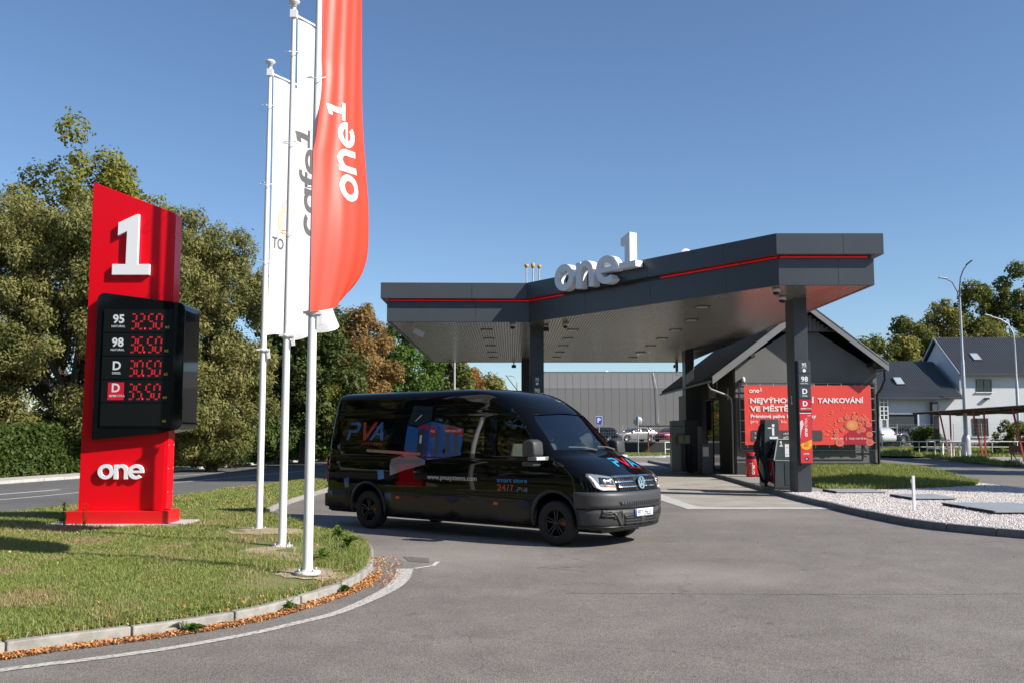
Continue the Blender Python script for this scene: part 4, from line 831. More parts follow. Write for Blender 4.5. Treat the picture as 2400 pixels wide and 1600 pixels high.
# banner in its truss frame on the gable
ban = thing('banner', 'big red promotional banner tied into a truss frame on the dark gable wall', 'banner', (0, 0, 0)); YB = 39.72
bx0, bx1, bz0, bz1 = 9.60, 14.84, 1.35, 3.80
nu, nv = 60, 30; V = []; 
for j in range(nv + 1):
    for i in range(nu + 1):
        u = i / nu; v = j / nv; e = min(u, 1 - u, v, 1 - v)
        wr = .016 * math.sin((u * 30 + v * 22)) * math.exp(-((u - .12) ** 2 + (v - .1) ** 2) * 45) + .012 * math.sin(u * 46 - v * 30) * math.exp(-((u - .75) ** 2 * 30 + v ** 2 * 22))
        V.append((bx0 + (bx1 - bx0) * u, YB + wr * .6, bz0 + (bz1 - bz0) * v + .02 * abs(math.sin(u * PI * 9)) * (v - .5) * -.6))
F = [(j * (nu + 1) + i, j * (nu + 1) + i + 1, (j + 1) * (nu + 1) + i + 1, (j + 1) * (nu + 1) + i) for j in range(nv) for i in range(nu)]
MB().add(V, F, True).build('sheet', mat('banner_red', (.80, .070, .055), .38, noise=(.35, .12)), ban)
fr = MB(); e = .18
for x in (bx0 - e, bx1 + e): fr.bar((x, YB + .05, bz0 - e), (x, YB + .05, bz1 + e * .6), .03); fr.bar((x, YB + .2, bz0 - e), (x, YB + .2, bz1 + e * .6), .03)
for z in (bz0 - e - .05, bz1 + e * .5): fr.bar((bx0 - e, YB + .05, z), (bx1 + e, YB + .05, z), .03); fr.bar((bx0 - e, YB + .2, z), (bx1 + e, YB + .2, z), .03)
fr.build('truss_rail', M_anthdark, ban)
fz = MB()
for x0_, x1_, z0_, z1_, n in ((bx0 - e, bx1 + e, bz0 - .12, bz0 - e - .04, 22), (bx0 - .10, bx0 - e - .04, bz0, bz1, 12), (bx1 + .08, bx1 + e + .02, bz0, bz1, 12)):
    for i in range(n):
        if abs(x1_ - x0_) > 1: a = (x0_ + (x1_ - x0_) * i / n, YB + .12, z0_ if i % 2 else z1_); b = (x0_ + (x1_ - x0_) * (i + 1) / n, YB + .12, z1_ if i % 2 else z0_)
        else: a = (x0_ if i % 2 else x1_, YB + .12, z0_ + (z1_ - z0_) * i / n); b = (x1_ if i % 2 else x0_, YB + .12, z0_ + (z1_ - z0_) * (i + 1) / n)
        fz.bar(a, b, .016)
fz.build('truss_lacing', M_blackmat, ban)
tz = MB()
for i in range(10): x = bx0 + .1 + (bx1 - bx0 - .2) * i / 9; tz.bar((x, YB - .005, bz1 - .03), (x + .02, YB + .04, bz1 + .08), .014); tz.bar((x, YB - .005, bz0 + .02), (x, YB + .04, bz0 - .12), .012)
for i in range(6): z = bz0 + .1 + (bz1 - bz0 - .2) * i / 5; tz.bar((bx1 - .02, YB - .005, z), (bx1 + .14, YB + .04, z), .012); tz.bar((bx0 + .02, YB - .005, z), (bx0 - .14, YB + .04, z), .012)
tz.build('ties', M_camg, ban)
yb = YB - .019; ink = MB()
def bt(s, x, z, h, bold, wd=None): put(ink, text_vf(s, h, bold, wd), (x, yb, z), (1, 0, 0), (0, 0, 1))
put(ink, word([(G_O, 0, 0, 1), (G_N, 1.13, 0, 1), (G_E, 2.15, 0, 1), (G_1, 3.3, .55, 1.05)], .135), (9.80, yb, 3.49), (1, 0, 0), (0, 0, 1))
bt('NEJVÝHODNĚJŠÍ', 9.83, 3.075, .205, .035, 2.66); bt('TANKOVÁNÍ', 12.62, 3.075, .205, .035, 1.90); bt('VE MĚSTĚ!', 9.83, 2.735, .205, .035, 1.68)
bt('Prémiová paliva', 9.84, 2.46, .145, .03, 1.42); bt('b', 11.34, 2.46, .145, .03); bt('ky', 12.32, 2.46, .145, .03, .22); bt('pro ce', 9.84, 2.25, .14, .0, .56); bt('ko.', 11.1, 2.25, .14, .0, .24)
bt('one1.eu  |  top-card.eu', 13.12, 1.58, .105, .0, 1.5)
ink.build('lettering', mat('banner_ink', (.82, .78, .77), .5), ban)
put(MB(), poly2mesh([rrect(9.84, 1.52, 12.78, 1.95, .06)]), (0, YB - .0155, 0), (1, 0, 0), (0, 0, 1)).build('text_panel', mat('banner_grey', (.085, .065, .068), .45), ban)
ink = MB(); bt('Tankuj', 9.98, 1.78, .09, 0, .38); bt('eště', 11.18, 1.78, .09, 0, .22); bt('vý', 9.98, 1.62, .09, .02, .15); bt('pCa', 11.18, 1.62, .09, .02, .26); ink.build('small_lettering', mat('banner_ink', (.8, .78, .77)), ban)
# fruit / bubble burst print, lower right
rg = random.Random(5); discs = []; M_b1 = mat('print_coral', (.72, .17, .11), .45); M_b2 = mat('print_orange', (.76, .27, .09), .45); M_b3 = mat('print_deep', (.42, .015, .03), .45); M_b4 = mat('print_dark_coral', (.50, .05, .05), .45)
def discset(name, m, L, off, sx=1., hole=0.):
    mb = MB()
    for x, z, r_ in L:
        lp = [arc(0, 0, r_ * 1.15, r_, 0, 360, 18)[:-1]]
        if hole: lp.append(arc(0, 0, r_ * 1.15 * hole, r_ * hole, 0, 360, 12)[:-1])
        put(mb, poly2mesh(lp), (x, YB - .0145 - off * .3, z), (1, 0, 0), (0, 0, 1))
    mb.build(name, m, ban)['kind'] = 'stuff'
CXB, CZB = 14.02, 2.16
put(MB(), poly2mesh([[(13.6, 1.37), (13.7, 1.75), (13.95, 1.95), (14.3, 2.0), (14.82, 2.35), (14.82, 1.37)]]), (0, YB - .012, 0), (1, 0, 0), (0, 0, 1)).build('print_shade', M_b3, ban)
rings = [(13.36, 1.92, .10), (13.62, 1.98, .09), (13.55, 2.38, .095), (13.82, 2.48, .10), (14.12, 2.46, .10), (14.42, 2.42, .09), (14.32, 2.18, .10), (14.45, 1.98, .11), (14.70, 2.18, .11), (14.62, 2.38, .09), (14.28, 1.9, .08), (13.48, 1.45, .16), (14.72, 1.46, .14), (14.72, 1.78, .12), (13.35, 1.72, .09)]
discset('print_ring', M_b1, rings, 0); discset('print_ring_core', M_b4, [(x, z, r_ * .42) for x, z, r_ in rings], .004); discset('print_ring_seed', M_b1, [(x, z, r_ * .26) for x, z, r_ in rings], .008)
pet = [(CXB + .25 * math.cos(a) * 1.1, CZB + .20 * math.sin(a) * .9, .045) for a in np.linspace(0, 2 * PI, 18)[:-1]]; discset('print_petal', M_b1, pet, .004); discset('print_heart', M_b2, [(CXB, CZB, .20)], .008); discset('print_heart_core', mat('print_glow', (.80, .33, .13), .45), [(CXB - .03, CZB, .11)], .012)
sp = MB()
for i in range(46):
    a = rg.uniform(.25, PI + .55); r_ = rg.uniform(.5, 1.15) * (1.15 if math.cos(a) < 0 else .75); l = rg.uniform(.06, .15); cx, cz = CXB + r_ * math.cos(a), CZB + r_ * .62 * math.sin(a); an = a + rg.uniform(-.8, .8); dx, dz = math.cos(an) * l, math.sin(an) * l; pxn, pzn = -dz * .28, dx * .28
    if cx > bx1 - .1 or cz < bz0 + .1 or cz > 3.05: continue
    sp.add([(cx - dx / 2, YB - .017, cz - dz / 2), (cx + pxn, YB - .017, cz + pzn), (cx + dx / 2, YB - .017, cz + dz / 2), (cx - pxn * .4, YB - .017, cz - pzn * .4)], [(3, 2, 1, 0)])
sp.build('print_sparks', M_b2, ban)['kind'] = 'stuff'
# red litter bin
bn = thing('litter_bin', 'round red litter bin with white one1 lettering by the gable corner', 'bin', (9.42, 37.95, .13)); MB().lathe([(.20, 0), (.235, .02), (.235, .92), (.20, .95), (.0, .95)], 32).build('drum', mat('bin_red', (.62, .010, .014), .35, coat=.3), bn)
lb = MB(); th = np.linspace(R(-158), R(-25), 14)
for a, b in zip(th[:-1], th[1:]): lb.add([(.238 * math.cos(a), .238 * math.sin(a), .70), (.238 * math.cos(b), .238 * math.sin(b), .70), (.238 * math.cos(b), .238 * math.sin(b), .82), (.238 * math.cos(a), .238 * math.sin(a), .82)], [(0, 1, 2, 3)])
lb.build('slot', M_blackmat, bn)
V, F = word(W_ONE1, .115); cb = MB(); cb.add([(.239 * math.cos(R(-80) - p[1] / .239), .239 * math.sin(R(-80) - p[1] / .239), .10 + p[0]) for p in V], F); cb.xf(Matrix.Identity(4)); cb.build('lettering', M_ink, bn)
# ---------------------------------------------------------------- fuel pumps on the island
M_pumpg = mat('pump_grey', (.060, .075, .078), .38, noise=(2, .06)); M_pumpred = mat('pump_red', (.30, .012, .018), .15, coat=.4); M_trim = mat('pump_trim', (.62, .63, .64), .3, .3)
pu = thing('fuel_pump', 'fuel pump with number 1, white stickers and black hoses beside the right column', 'fuel pump', (8.20, 29.0, .13), 0, 'fuel pumps on the island')
MB().box(-.36, .32, 0, 1.6, 0, .06).build('base', M_blackmat, pu, bevel=.01)
MB().prism([(-.33, .06), (.30, .06), (.30, .86), (-.30, .86)], .03, .95, 'y').build('cabinet', M_pumpg, pu, bevel=.012)
MB().box(-.345, -.322, .06, .92, .10, .82).build('side_panel', M_pumpred, pu, bevel=.006)
MB().box(-.02, .25, .018, .03, .14, .80).build('end_door', mat('pump_grey_dark', (.045, .06, .062), .4), pu, bevel=.004)
MB().prism([(-.33, .88), (.30, .88), (.255, 1.50), (-.215, 1.50)], .03, .95, 'y').build('head', M_pumpg, pu, bevel=.014)
tm = MB(); tm.bar((-.332, .022, .88), (-.218, .022, 1.50), .028, .03); tm.bar((-.218, .022, 1.505), (.255, .022, 1.505), .028, .03); tm.bar((.255, .022, 1.50), (.285, .022, 1.2), .022, .03); tm.bar((-.30, .02, .87), (.12, .02, .87), .022, .02); tm.build('trim', M_trim, pu)
MB().prism([(-.345, .93), (-.24, 1.44), (-.225, 1.44), (-.33, .93)], .08, .90, 'y').build('display', mat('pump_screen', (.01, .012, .012), .04, coat=.5), pu)
MB().prism([(-.40, .06), (.16, .06), (.10, 2.12), (-.34, 2.12)], .97, 1.55, 'y').build('hose_mast', M_pumpg, pu, bevel=.014)
MB().prism([(-.40, .9), (-.345, 2.08), (-.325, 2.08), (-.38, .9)], 1.0, 1.52, 'y').build('mast_recess', M_blackmat, pu)
n = MB(); put(n, word([(G_1, 0, 0, 1)], .17), (-.165, .024, 1.29), (1, 0, 0), (0, 0, 1)); n.build('numeral', M_ink, pu)
st = MB(); st.box(.0, .215, .020, .028, .98, 1.36); st.build('sticker', M_ink, pu); s2 = MB()
for r_ in range(2):
    for c_ in range(4): s2.box(.03 + c_ * .045, .048 + c_ * .045, .016, .0195, 1.05 + r_ * .2, 1.065 + r_ * .2)
s2.build('sticker_print', M_greyink, pu)
s = MB(); s.box(-.12, -.04, .962, .968, 1.88, 1.97); s.box(-.12, -.05, .962, .968, 1.62, 1.86); s.box(-.25, -.14, .962, .968, 1.83, 1.865); s.box(-.20, .06, .955, .968, 1.51, 1.58); s.build('mast_sticker', M_ink, pu)
q = MB(); put(q, word(W_ONE1, .13), (-.349, .80, .36), (0, -1, 0), (0, 0, 1)); q.build('lettering', mat('pump_letter', (.45, .42, .42), .4), pu)
nz = MB()
for i in range(5):
    y = 1.02 + i * .115; nz.box(-.50, -.36, y, y + .07, 1.28, 1.46); nz.tube([(-.52, y + .035, 1.42), (-.56, y + .035, 1.20), (-.48, y + .035, 1.02)], .022, 8); nz.box(-.55, -.37, y + .01, y + .05, .98, 1.06)
nz.build('nozzles', M_rubber, pu)
for i in range(5):
    y = 1.04 + i * .11; o_ = .05 * i
    MB().tube([(-.36, y, 2.0 - o_ * .3), (-.44, y, 1.7), (-.52, y - .02, 1.1), (-.60 + o_ * .6, y - .12, .6), (-.56 + o_ * .8, y - .35, .22 + o_ * .15), (-.46, y - .62, .16 + o_ * .2), (-.40, y - .72, .34), (-.40, y - .5, .7), (-.46, y - .1, 1.05), (-.5, y + .03, 1.25)], .02, 8).build('hose', M_rubber, pu)
pu2 = thing('fuel_pump', 'second fuel pump farther back with a tall plain grey end panel', 'fuel pump', (7.62, 43.0, .13), 0, 'fuel pumps on the island')
MB().prism([(-.50, .02), (.10, .02), (.10, 2.28), (-.50, 2.26)], .0, .55, 'y').build('tall_panel', mat('pump_olive', (.10, .105, .088), .3), pu2, bevel=.012)
MB().box(-.505, .105, -.012, 0, 2.0, 2.03).build('panel_joint', M_blackmat, pu2)
MB().box(.11, .80, .2, 1.2, .02, 2.30).build('cabinet', M_blackmat, pu2, bevel=.012)
hz = MB()
for i in range(2):
    x = .18 + i * .2; hz.tube([(x, .18, 1.2), (x, .1, .9), (x, .12, .35), (x + .05, .16, .15)], .022, 8)
hz.build('hoses', M_rubber, pu2)
MB().box(.66, .86, .05, .3, .02, 2.0).build('end_post', mat('pump_post', (.12, .13, .13), .4), pu2, bevel=.01)
t = thing('towel_dispenser', 'small olive box dispenser with sloped front on the second pump', 'dispenser', (7.35, 42.8, .13))
MB().prism([(-.05, 1.25), (-.16, 1.25), (-.10, 1.62), (.0, 1.66), (.0, 1.25)], -.0, .52, 'x').build('box', mat('olive_box', (.17, .155, .085), .45), t, bevel=.01); MB().box(.25, .265, -.17, .0, 1.27, 1.64).build('seam', M_blackmat, t)
MB().box(.22, .30, -.04, .02, 0, 1.27).build('post', M_blackmat, t)
t = thing('waste_bin', 'dark waste bin with a pale paper notice behind the pumps', 'bin', (8.35, 41.4, .13)); MB().prism([(-.22, 0), (.22, 0), (.25, 1.25), (-.25, 1.25)], -.2, .25, 'y').build('drum', mat('bin_dark', (.04, .045, .05), .5), t, bevel=.01); MB().box(-.21, .04, -.215, -.205, .72, 1.12).build('notice', mat('notice_paper', (.42, .38, .36), .6), t)

# ---------------------------------------------------------------- the black van
class Loft:
    """body built from plan outlines stacked in z; x forward, y left"""
    def __init__(s, keys, n=2.6, rc=.12, ns=18, nn=18): s.K = np.array(keys, float); s.n = n; s.rc = rc; s.ns = ns; s.nn = nn
    dw = None
    def par(s, z):
        q = [np.interp(z, s.K[:, 0], s.K[:, i]) for i in range(1, 5)]   # w, xf, L, xr
        if s.dw: q[0] += np.interp(z, *s.dw)
        return q
    def half(s, z, ins=0., xrc=None, xfc=None):
        w_, xf, L, xr = s.par(z); w_ -= ins; xf -= ins; xr += ins
        if xrc is not None: xr = max(xr, xrc)
        if xfc is not None: xf = min(xf, xfc)
        L = min(L, xf - xr - .3); rc = min(s.rc, w_ * .5); xs = xf - L
        P = [(xr, 0), (xr, -w_ * .5), (xr, -(w_ - rc))] + [(xr + rc - rc * math.cos(a), -(w_ - rc) - rc * math.sin(a)) for a in np.linspace(.3, PI / 2, 4)]
        P += [(x, -w_) for x in np.linspace(xr + rc, xs, s.ns)[1:]]
        P += [(xs + L * math.sin(t) ** (2 / s.n), -w_ * math.cos(t) ** (2 / s.n)) for t in np.linspace(0, PI / 2, s.nn)[1:-1]] + [(xf, 0)]
        return P
    def solid(s, zs, **kw):
        mb = MB(); rings = []
        for z in zs:
            h = s.half(z, **kw); ring = [(x, y, z) for x, y in h] + [(x, -y, z) for x, y in h[-2:0:-1]]; rings.append(ring)
        n = len(rings[0]); V = [p for r_ in rings for p in r_]; F = []
        for k in range(len(rings) - 1):
            for i in range(n): F.append((k * n + i, k * n + (i + 1) % n, (k + 1) * n + (i + 1) % n, (k + 1) * n + i))
        F += [tuple(range(n - 1, -1, -1)), tuple(range((len(rings) - 1) * n, len(rings) * n))]; mb.add(V, F, True); return mb
    def fx(s, y, z):
        w_, xf, L, xr = s.par(z); q = max(0, 1 - (min(abs(y), w_) / w_) ** s.n); return xf - L + L * q ** (1 / s.n)
    def sy(s, z): return s.par(z)[0]
    def front(s, y, z, off=0.):
        e = .01; p = Vector((s.fx(y, z), y, z)); dy = Vector((s.fx(y + e, z) - s.fx(y - e, z), 2 * e, 0)); dz = Vector((s.fx(y, z + e) - s.fx(y, z - e), 0, 2 * e)); n = dy.cross(dz).normalized()
        if n.x < 0: n = -n
        return p + n * off
    def side(s, x, z, off=0., sg=-1): return Vector((x, sg * (s.sy(z) + off), z))
    def hood(s, x, y, off=0., lo=1.0, hi=1.47):
        a, b = lo, hi
        for _ in range(30):
            m_ = (a + b) / 2
            if s.fx(y, m_) > x: a = m_
            else: b = m_
        return s.front(y, (a + b) / 2, off)
def refine(VF, mx):
    bm = bmesh.new(); V, F = VF; vs = [bm.verts.new((p[0], p[1], 0)) for p in V]
    for q in F:
        try: bm.faces.new([vs[i] for i in q])
        except ValueError: pass
    for _ in range(6):
        ed = [e for e in bm.edges if e.calc_length() > mx]
        if not ed: break
        bmesh.ops.subdivide_edges(bm, edges=ed, cuts=1); bmesh.ops.triangulate(bm, faces=bm.faces)
    bm.verts.index_update(); r_ = [tuple(v.co) for v in bm.verts], [tuple(v.index for v in q.verts) for q in bm.faces]; bm.free(); return r_
def patch(mb, VF, fn, mx=.12, thick=0., smooth=True):
    V, F = refine(VF, mx); q = F[len(F) // 2]; a, b_, c = [Vector(fn(V[i][0], V[i][1], 0.)) for i in q[:3]]; o_ = Vector(fn(V[q[0]][0], V[q[0]][1], .02)) - a
    if (b_ - a).cross(c - a).dot(o_) < 0: F = [f[::-1] for f in F]
    mb.add([fn(p[0], p[1], 0.) for p in V], F, smooth)
    if thick:
        b = len(V); bm_e = {}
        for f in F:
            for i in range(len(f)):
                k = (f[i], f[(i + 1) % len(f)])
                bm_e[k] = 1
        edge = [k for k in bm_e if (k[1], k[0]) not in bm_e]
        W2 = [fn(p[0], p[1], -thick) for p in V]; base = len(mb.v) - len(V)
        mb.v += [tuple(p) for p in W2]; nb_ = base + len(V)
        mb.f += [tuple(nb_ + i for i in f[::-1]) for f in F]; mb.mi += [mb.cm] * len(F); mb.sm += [smooth] * len(F)
        for a, b2 in edge: mb.f.append((base + b2, base + a, nb_ + a, nb_ + b2)); mb.mi.append(mb.cm); mb.sm.append(False)
    return mb
def boolean(o, cutters, op='DIFFERENCE'):
    for me in cutters:
        bpy.context.view_layer.update(); c = link('cut', me)
        c.matrix_world = o.matrix_world.copy()
        m_ = o.modifiers.new('b', 'BOOLEAN'); m_.operation = op; m_.solver = 'EXACT'; m_.object = c
        bpy.context.view_layer.update(); dg = bpy.context.evaluated_depsgraph_get()
        nm = bpy.data.meshes.new_from_object(o.evaluated_get(dg)); o.modifiers.clear(); o.data = nm; bpy.data.objects.remove(c)
    return o
VK = [(.28, .95, .94, .58, -5.70), (.36, .985, 1.0, .60, -5.72), (.50, 1.0, 1.03, .62, -5.74), (.80, 1.01, 1.02, .62, -5.74), (.98, 1.016, .975, .60, -5.73), (1.06, 1.018, .94, .58, -5.73), (1.11, 1.018, .895, .56, -5.73), (1.16, 1.016, .80, .53, -5.72),
      (1.22, 1.014, .68, .50, -5.72), (1.30, 1.01, .53, .50, -5.71), (1.38, 1.006, .36, .50, -5.71), (1.45, 1.002, .17, .50, -5.70), (1.50, 1.0, .10, .50, -5.70), (1.7, .982, -.10, .50, -5.69), (1.9, .955, -.30, .50, -5.67), (2.08, .925, -.49, .50, -5.66),
      (2.2, .905, -.64, .50, -5.65), (2.33, .88, -.84, .50, -5.64), (2.42, .862, -1.00, .52, -5.63), (2.49, .84, -1.17, .55, -5.62), (2.54, .80, -1.36, .6, -5.59), (2.575, .72, -1.62, .6, -5.53), (2.60, .52, -2.1, .6, -5.4)]
LV = Loft(VK)
LV.dw = list(zip(*[(.6, 0), (.74, 0), (.79, .009), (.95, .013), (1.15, .010), (1.28, .004), (1.335, -.010), (1.37, -.001), (1.45, 0), (2.10, 0), (2.16, -.008), (2.2, 0), (2.6, 0)]))   # pressed side creases
WB = 4.49
van = thing('delivery_van', 'long black high roofed delivery van with blue and red PVA graphics on the forecourt', 'van', (1.3278, 16.3952, 0), -.6986)
M_vblack = mat('van_black', (.0030, .0033, .0042), .035, spec=.27); M_vpl = mat('van_plastic', (.045, .045, .046), .48, noise=(30, .12)); M_vclad = mat('van_cladding', (.010, .010, .0105), .35)
M_vglass = mat('van_dark_glass', (.004, .005, .006), .02, coat=1.)
zs = [.28, .32, .36, .43, .5, .6, .7, .74, .765, .79, .85, .9, .98, 1.03, 1.06, 1.085, 1.11, 1.135, 1.16, 1.19, 1.22, 1.26, 1.28, 1.31, 1.335, 1.355, 1.37, 1.40, 1.42, 1.45, 1.48, 1.52, 1.6, 1.7, 1.8, 1.9, 2.0, 2.08, 2.10, 2.13, 2.16, 2.18, 2.2, 2.27, 2.33, 2.38, 2.42, 2.46, 2.49, 2.515, 2.54, 2.56, 2.575, 2.59, 2.60]
body = LV.solid(zs).build('body', M_vblack, van)
cyl = []
for wx in (0, -WB):
    for sg in (-1, 1): cyl.append(MB().lathe([(0, .0), (.445, .0), (.445, .48), (0, .48)], 40, c=(wx, sg * .62 if sg > 0 else -1.10, .40), ax='y', closed=False).mesh('cut', M_vclad, merge=True))
cav = LV.solid([.55, .8, 1.1, 1.4, 1.5, 1.7, 1.9, 2.08, 2.25, 2.36], ins=.07, xrc=-1.75, xfc=.02).mesh('cut', mat('van_interior', (.05, .052, .055), .8))
wsp = [(-.86, 1.53), (.86, 1.53), (.725, 2.11), (.0, 2.14), (-.725, 2.11)]
swp = [(-1.24, 1.42), (-1.285, 2.08), (-.82, 2.06), (-.36, 1.55), (-.34, 1.42)]
wcut = MB().prism(wsp, -1.15, .75, 'x').mesh('cut', M_blackmat); scut = MB().prism(swp, -1.2, 1.2, 'y').mesh('cut', M_blackmat)
boolean(body, cyl + [cav, wcut, scut])
M_ws = glassmat('windscreen', (.45, .52, .53), 2.5); M_sg = glassmat('side_glass', (.42, .46, .45), 1.7)
g = MB(); patch(g, (wsp, [(0, 1, 2, 3, 4)]), lambda a, b, o_: LV.front(a, b, -.012 + o_), .1); g.build('windscreen', M_ws, van)
for sg in (-1, 1):
    g = MB(); patch(g, (swp, [(0, 1, 2, 3, 4)]), lambda a, b, o_: LV.side(a, b, -.018 + o_, sg), .2); g.build('side_window', M_sg, van)
    g = MB(); q = [(-2.72, 1.45), (-2.70, 2.06), (-1.56, 2.08), (-1.52, 1.45)]; patch(g, (q, [(0, 1, 2, 3)] if sg < 0 else [(3, 2, 1, 0)]), lambda a, b, o_: LV.side(a, b, .004 + o_, sg), .2); g.build('side_window', M_vglass, van)
# cab interior
M_seat = mat('seat_beige', (.30, .29, .25), .8); M_dash = mat('dashboard', (.035, .036, .038), .7)
MB().prism([(-.55, .95), (.0, .95), (.0, 1.42), (-.12, 1.50), (-.40, 1.46), (-.55, 1.3)], -.9, .9, 'y').build('dashboard', M_dash, van, bevel=.03)
for y in (-.48, .45):
    st = MB().box(-1.25, -.72, y - .25, y + .25, .75, 1.0).build('seat', M_seat, van, bevel=.05); b = MB(); b.prism([(-1.22, .95), (-1.06, .95), (-1.18, 1.62), (-1.30, 1.62)], y - .24, y + .24, 'y'); b.build('backrest', M_seat, st, bevel=.05); MB().box(-1.33, -1.21, y - .14, y + .14, 1.66, 1.86).build('headrest', M_seat, st, bevel=.04)
sw = MB(); sw.tube([(.19 * math.cos(a), .19 * math.sin(a), 0) for a in np.linspace(0, 2 * PI, 25)], .016, 8, caps=False); sw.bar((-.18, 0, 0), (.18, 0, 0), .04, .02); sw.bar((0, 0, 0), (0, -.18, 0), .04, .02); sw.xf(Matrix.Translation((-.62, .45, 1.46)) @ Matrix.Rotation(R(-90), 4, 'Z') @ Matrix.Rotation(R(55), 4, 'X')); sw.build('steering_wheel', M_dash, van)
MB().box(-1.64, -1.60, -.88, .88, .6, 2.2).build('bulkhead', mat('bulkhead_grey', (.10, .105, .11), .7), van)
# wheels
tyre = MB().lathe([(.215, -.105), (.27, -.115), (.33, -.110), (.352, -.095), (.36, -.05), (.36, .05), (.352, .095), (.33, .110), (.27, .115), (.215, .105)], 44, ax='y').mesh('tyre', M_rubber)
rim = MB(); rim.lathe([(.218, -.09), (.205, -.085), (.20, -.03), (.19, .06), (.06, .07), (0, .07)], 36, ax='y'); rimm = None
for k in range(5):
    for d in (-.16, .16):
        a = 2 * PI * k / 5 + .3; p = (.05 * math.cos(a + d * 2), -.055, .05 * math.sin(a + d * 2)); q = (.205 * math.cos(a + d), -.082, .205 * math.sin(a + d)); rim.bar(p, q, .026, .022)
rim.lathe([(0, -.085), (.035, -.083), (.055, -.07), (.055, -.04)], 16, ax='y')
for k in range(5): a = 2 * PI * k / 5; rim.lathe([(0, -.072), (.010, -.072), (.010, -.05)], 8, ax='y', c=(.075 * math.cos(a), 0, .075 * math.sin(a)))
rimm = rim.mesh('rim', mat('rim_black', (.010, .010, .011), .28, .4, coat=.3))
cal = MB().box(.10, .17, -.045, .0, -.03, .05).mesh('caliper', mat('caliper_red', (.5, .02, .015), .4))
for wx in (0, -WB):
    for sg in (-1, 1):
        wh = link('wheel', tyre, van, (wx, sg * .885, .36), (0, 0, 0 if sg < 0 else PI)); link('rim', rimm, wh); link('caliper', cal, wh)
# arch trims, lower cladding, bumper
for wx in (0, -WB):
    for sg in (-1, 1):
        A = [(wx + .445 * math.cos(a), .40 + .445 * math.sin(a)) for a in np.linspace(-.22, PI + .22, 30)]; B = [(wx + .50 * math.cos(a), .40 + .50 * math.sin(a)) for a in np.linspace(-.22, PI + .22, 30)]
        if wx == 0:
            A = [p for p in A]; 
        mb = MB(); n = 30; yo = lambda p: sg * (LV.sy(max(.3, p[1])) + .018) if p[0] < .40 else LV.front(sg * .9, max(.3, p[1]))[1] * 0 + sg * min(LV.sy(max(.3, p[1])) + .018, LV.par(max(.3, p[1]))[0] * (max(.001, 1 - (max(0, p[0] - (LV.par(.6)[1] - .62)) / .62) ** LV.n)) ** (1 / LV.n) + .02)
        V = [(p[0], yo(p), p[1]) for p in A] + [(p[0], yo(p), p[1]) for p in B] + [(p[0], yo(p) - sg * .06, p[1]) for p in A] + [(p[0], yo(p) - sg * .05, p[1]) for p in B]
        F = []
        for i in range(n - 1): F += [(i, i + 1, n + i + 1, n + i), (i, 2 * n + i, 2 * n + i + 1, i + 1), (n + i, n + i + 1, 3 * n + i + 1, 3 * n + i)]
        mb.add(V, F, True); mb.build('arch_trim', M_vclad, van, merge=True)
for sg in (-1, 1):
    for a, b in ((-4.0, -.50), (-5.66, -4.98)):
        mb = MB(); q = [(a, .30), (a, .70), (b, .70), (b, .30)]; patch(mb, (q, [(0, 1, 2, 3)] if sg < 0 else [(3, 2, 1, 0)]), lambda x, z, o_: LV.side(x, z, .012 + o_, sg), .3, .02); mb.build('lower_cladding', M_vclad, van)
def nose_patch(name, m, z0, z1, x_from, off, thick, nz=5, zf=None):
    """wraps round the nose between z0 and z1 from the wheel arch on one side to the other"""
    mb = MB(); T = np.linspace(0, PI, 49); V = []; rows_ = np.linspace(z0, z1, nz); rows2 = []
    for o_ in (off, off - thick):
        for z in rows_:
            for t in T:
                w_, xf, L, xr = LV.par(z); c_, s_ = math.cos(t), math.sin(t); px_ = xf - L + (L + o_) * s_ ** (2 / LV.n); py_ = -(w_ + o_) * math.copysign(abs(c_) ** (2 / LV.n), c_)
                V.append((max(px_, x_from), py_, z))
    n = len(T); F = []; k = nz * n
    for j in range(nz - 1):
        for i in range(n - 1): F += [(j * n + i, j * n + i + 1, (j + 1) * n + i + 1, (j + 1) * n + i), (k + j * n + i + 1, k + j * n + i, k + (j + 1) * n + i, k + (j + 1) * n + i + 1)]
    for i in range(n - 1): F += [(i + 1, i, k + i, k + i + 1), ((nz - 1) * n + i, (nz - 1) * n + i + 1, k + (nz - 1) * n + i + 1, k + (nz - 1) * n + i)]
    mb.add(V, F, True); return mb.build(name, m, van)
nose_patch('bumper', M_vpl, .62, .875, .40, .022, .05)
nose_patch('lower_bumper', M_vpl, .30, .60, .46, .012, .05)
nose_patch('bumper_lip', M_vclad, .295, .335, .46, .03, .05, 3)
def fp_(name, loops, m, off=.0, thick=.02, par=van, mx=.09):
    V, F = poly2mesh(loops); mb = MB(); patch(mb, ([(p[0], p[1], 0) for p in V], F), lambda y, z, o_: LV.front(y, z, off + o_), mx, thick); return mb.build(name, m, par)
def rc_(y0, z0, y1, z1): return [[(y0, z0), (y1, z0), (y1, z1), (y0, z1)]]
gr = fp_('grille', [[(-.56, .885), (.56, .885), (.60, 1.10), (-.60, 1.10)]], M_blackmat, .006, .03)
M_chrome = mat('chrome', (.75, .76, .78), .08, 1.)
for z, hw in ((1.095, .62), (1.02, .60), (.945, .575)):
    for sg in ((-1, 1) if z < 1.06 else (0,)):
        y0_, y1_ = (-hw, hw) if sg == 0 else sorted((sg * .11, sg * hw)); fp_('chrome_bar', rc_(y0_, z - .010, y1_, z + .012), M_chrome, .035, .04, gr)
for i in range(26):
    y = -.54 + i * .0432
    if abs(y) < .11: continue
    p = LV.front(y, .90, .015); q = LV.front(y, 1.08, .015); MB().bar(p, q, .012, .02).build('grille_vane', M_blackmat, gr)
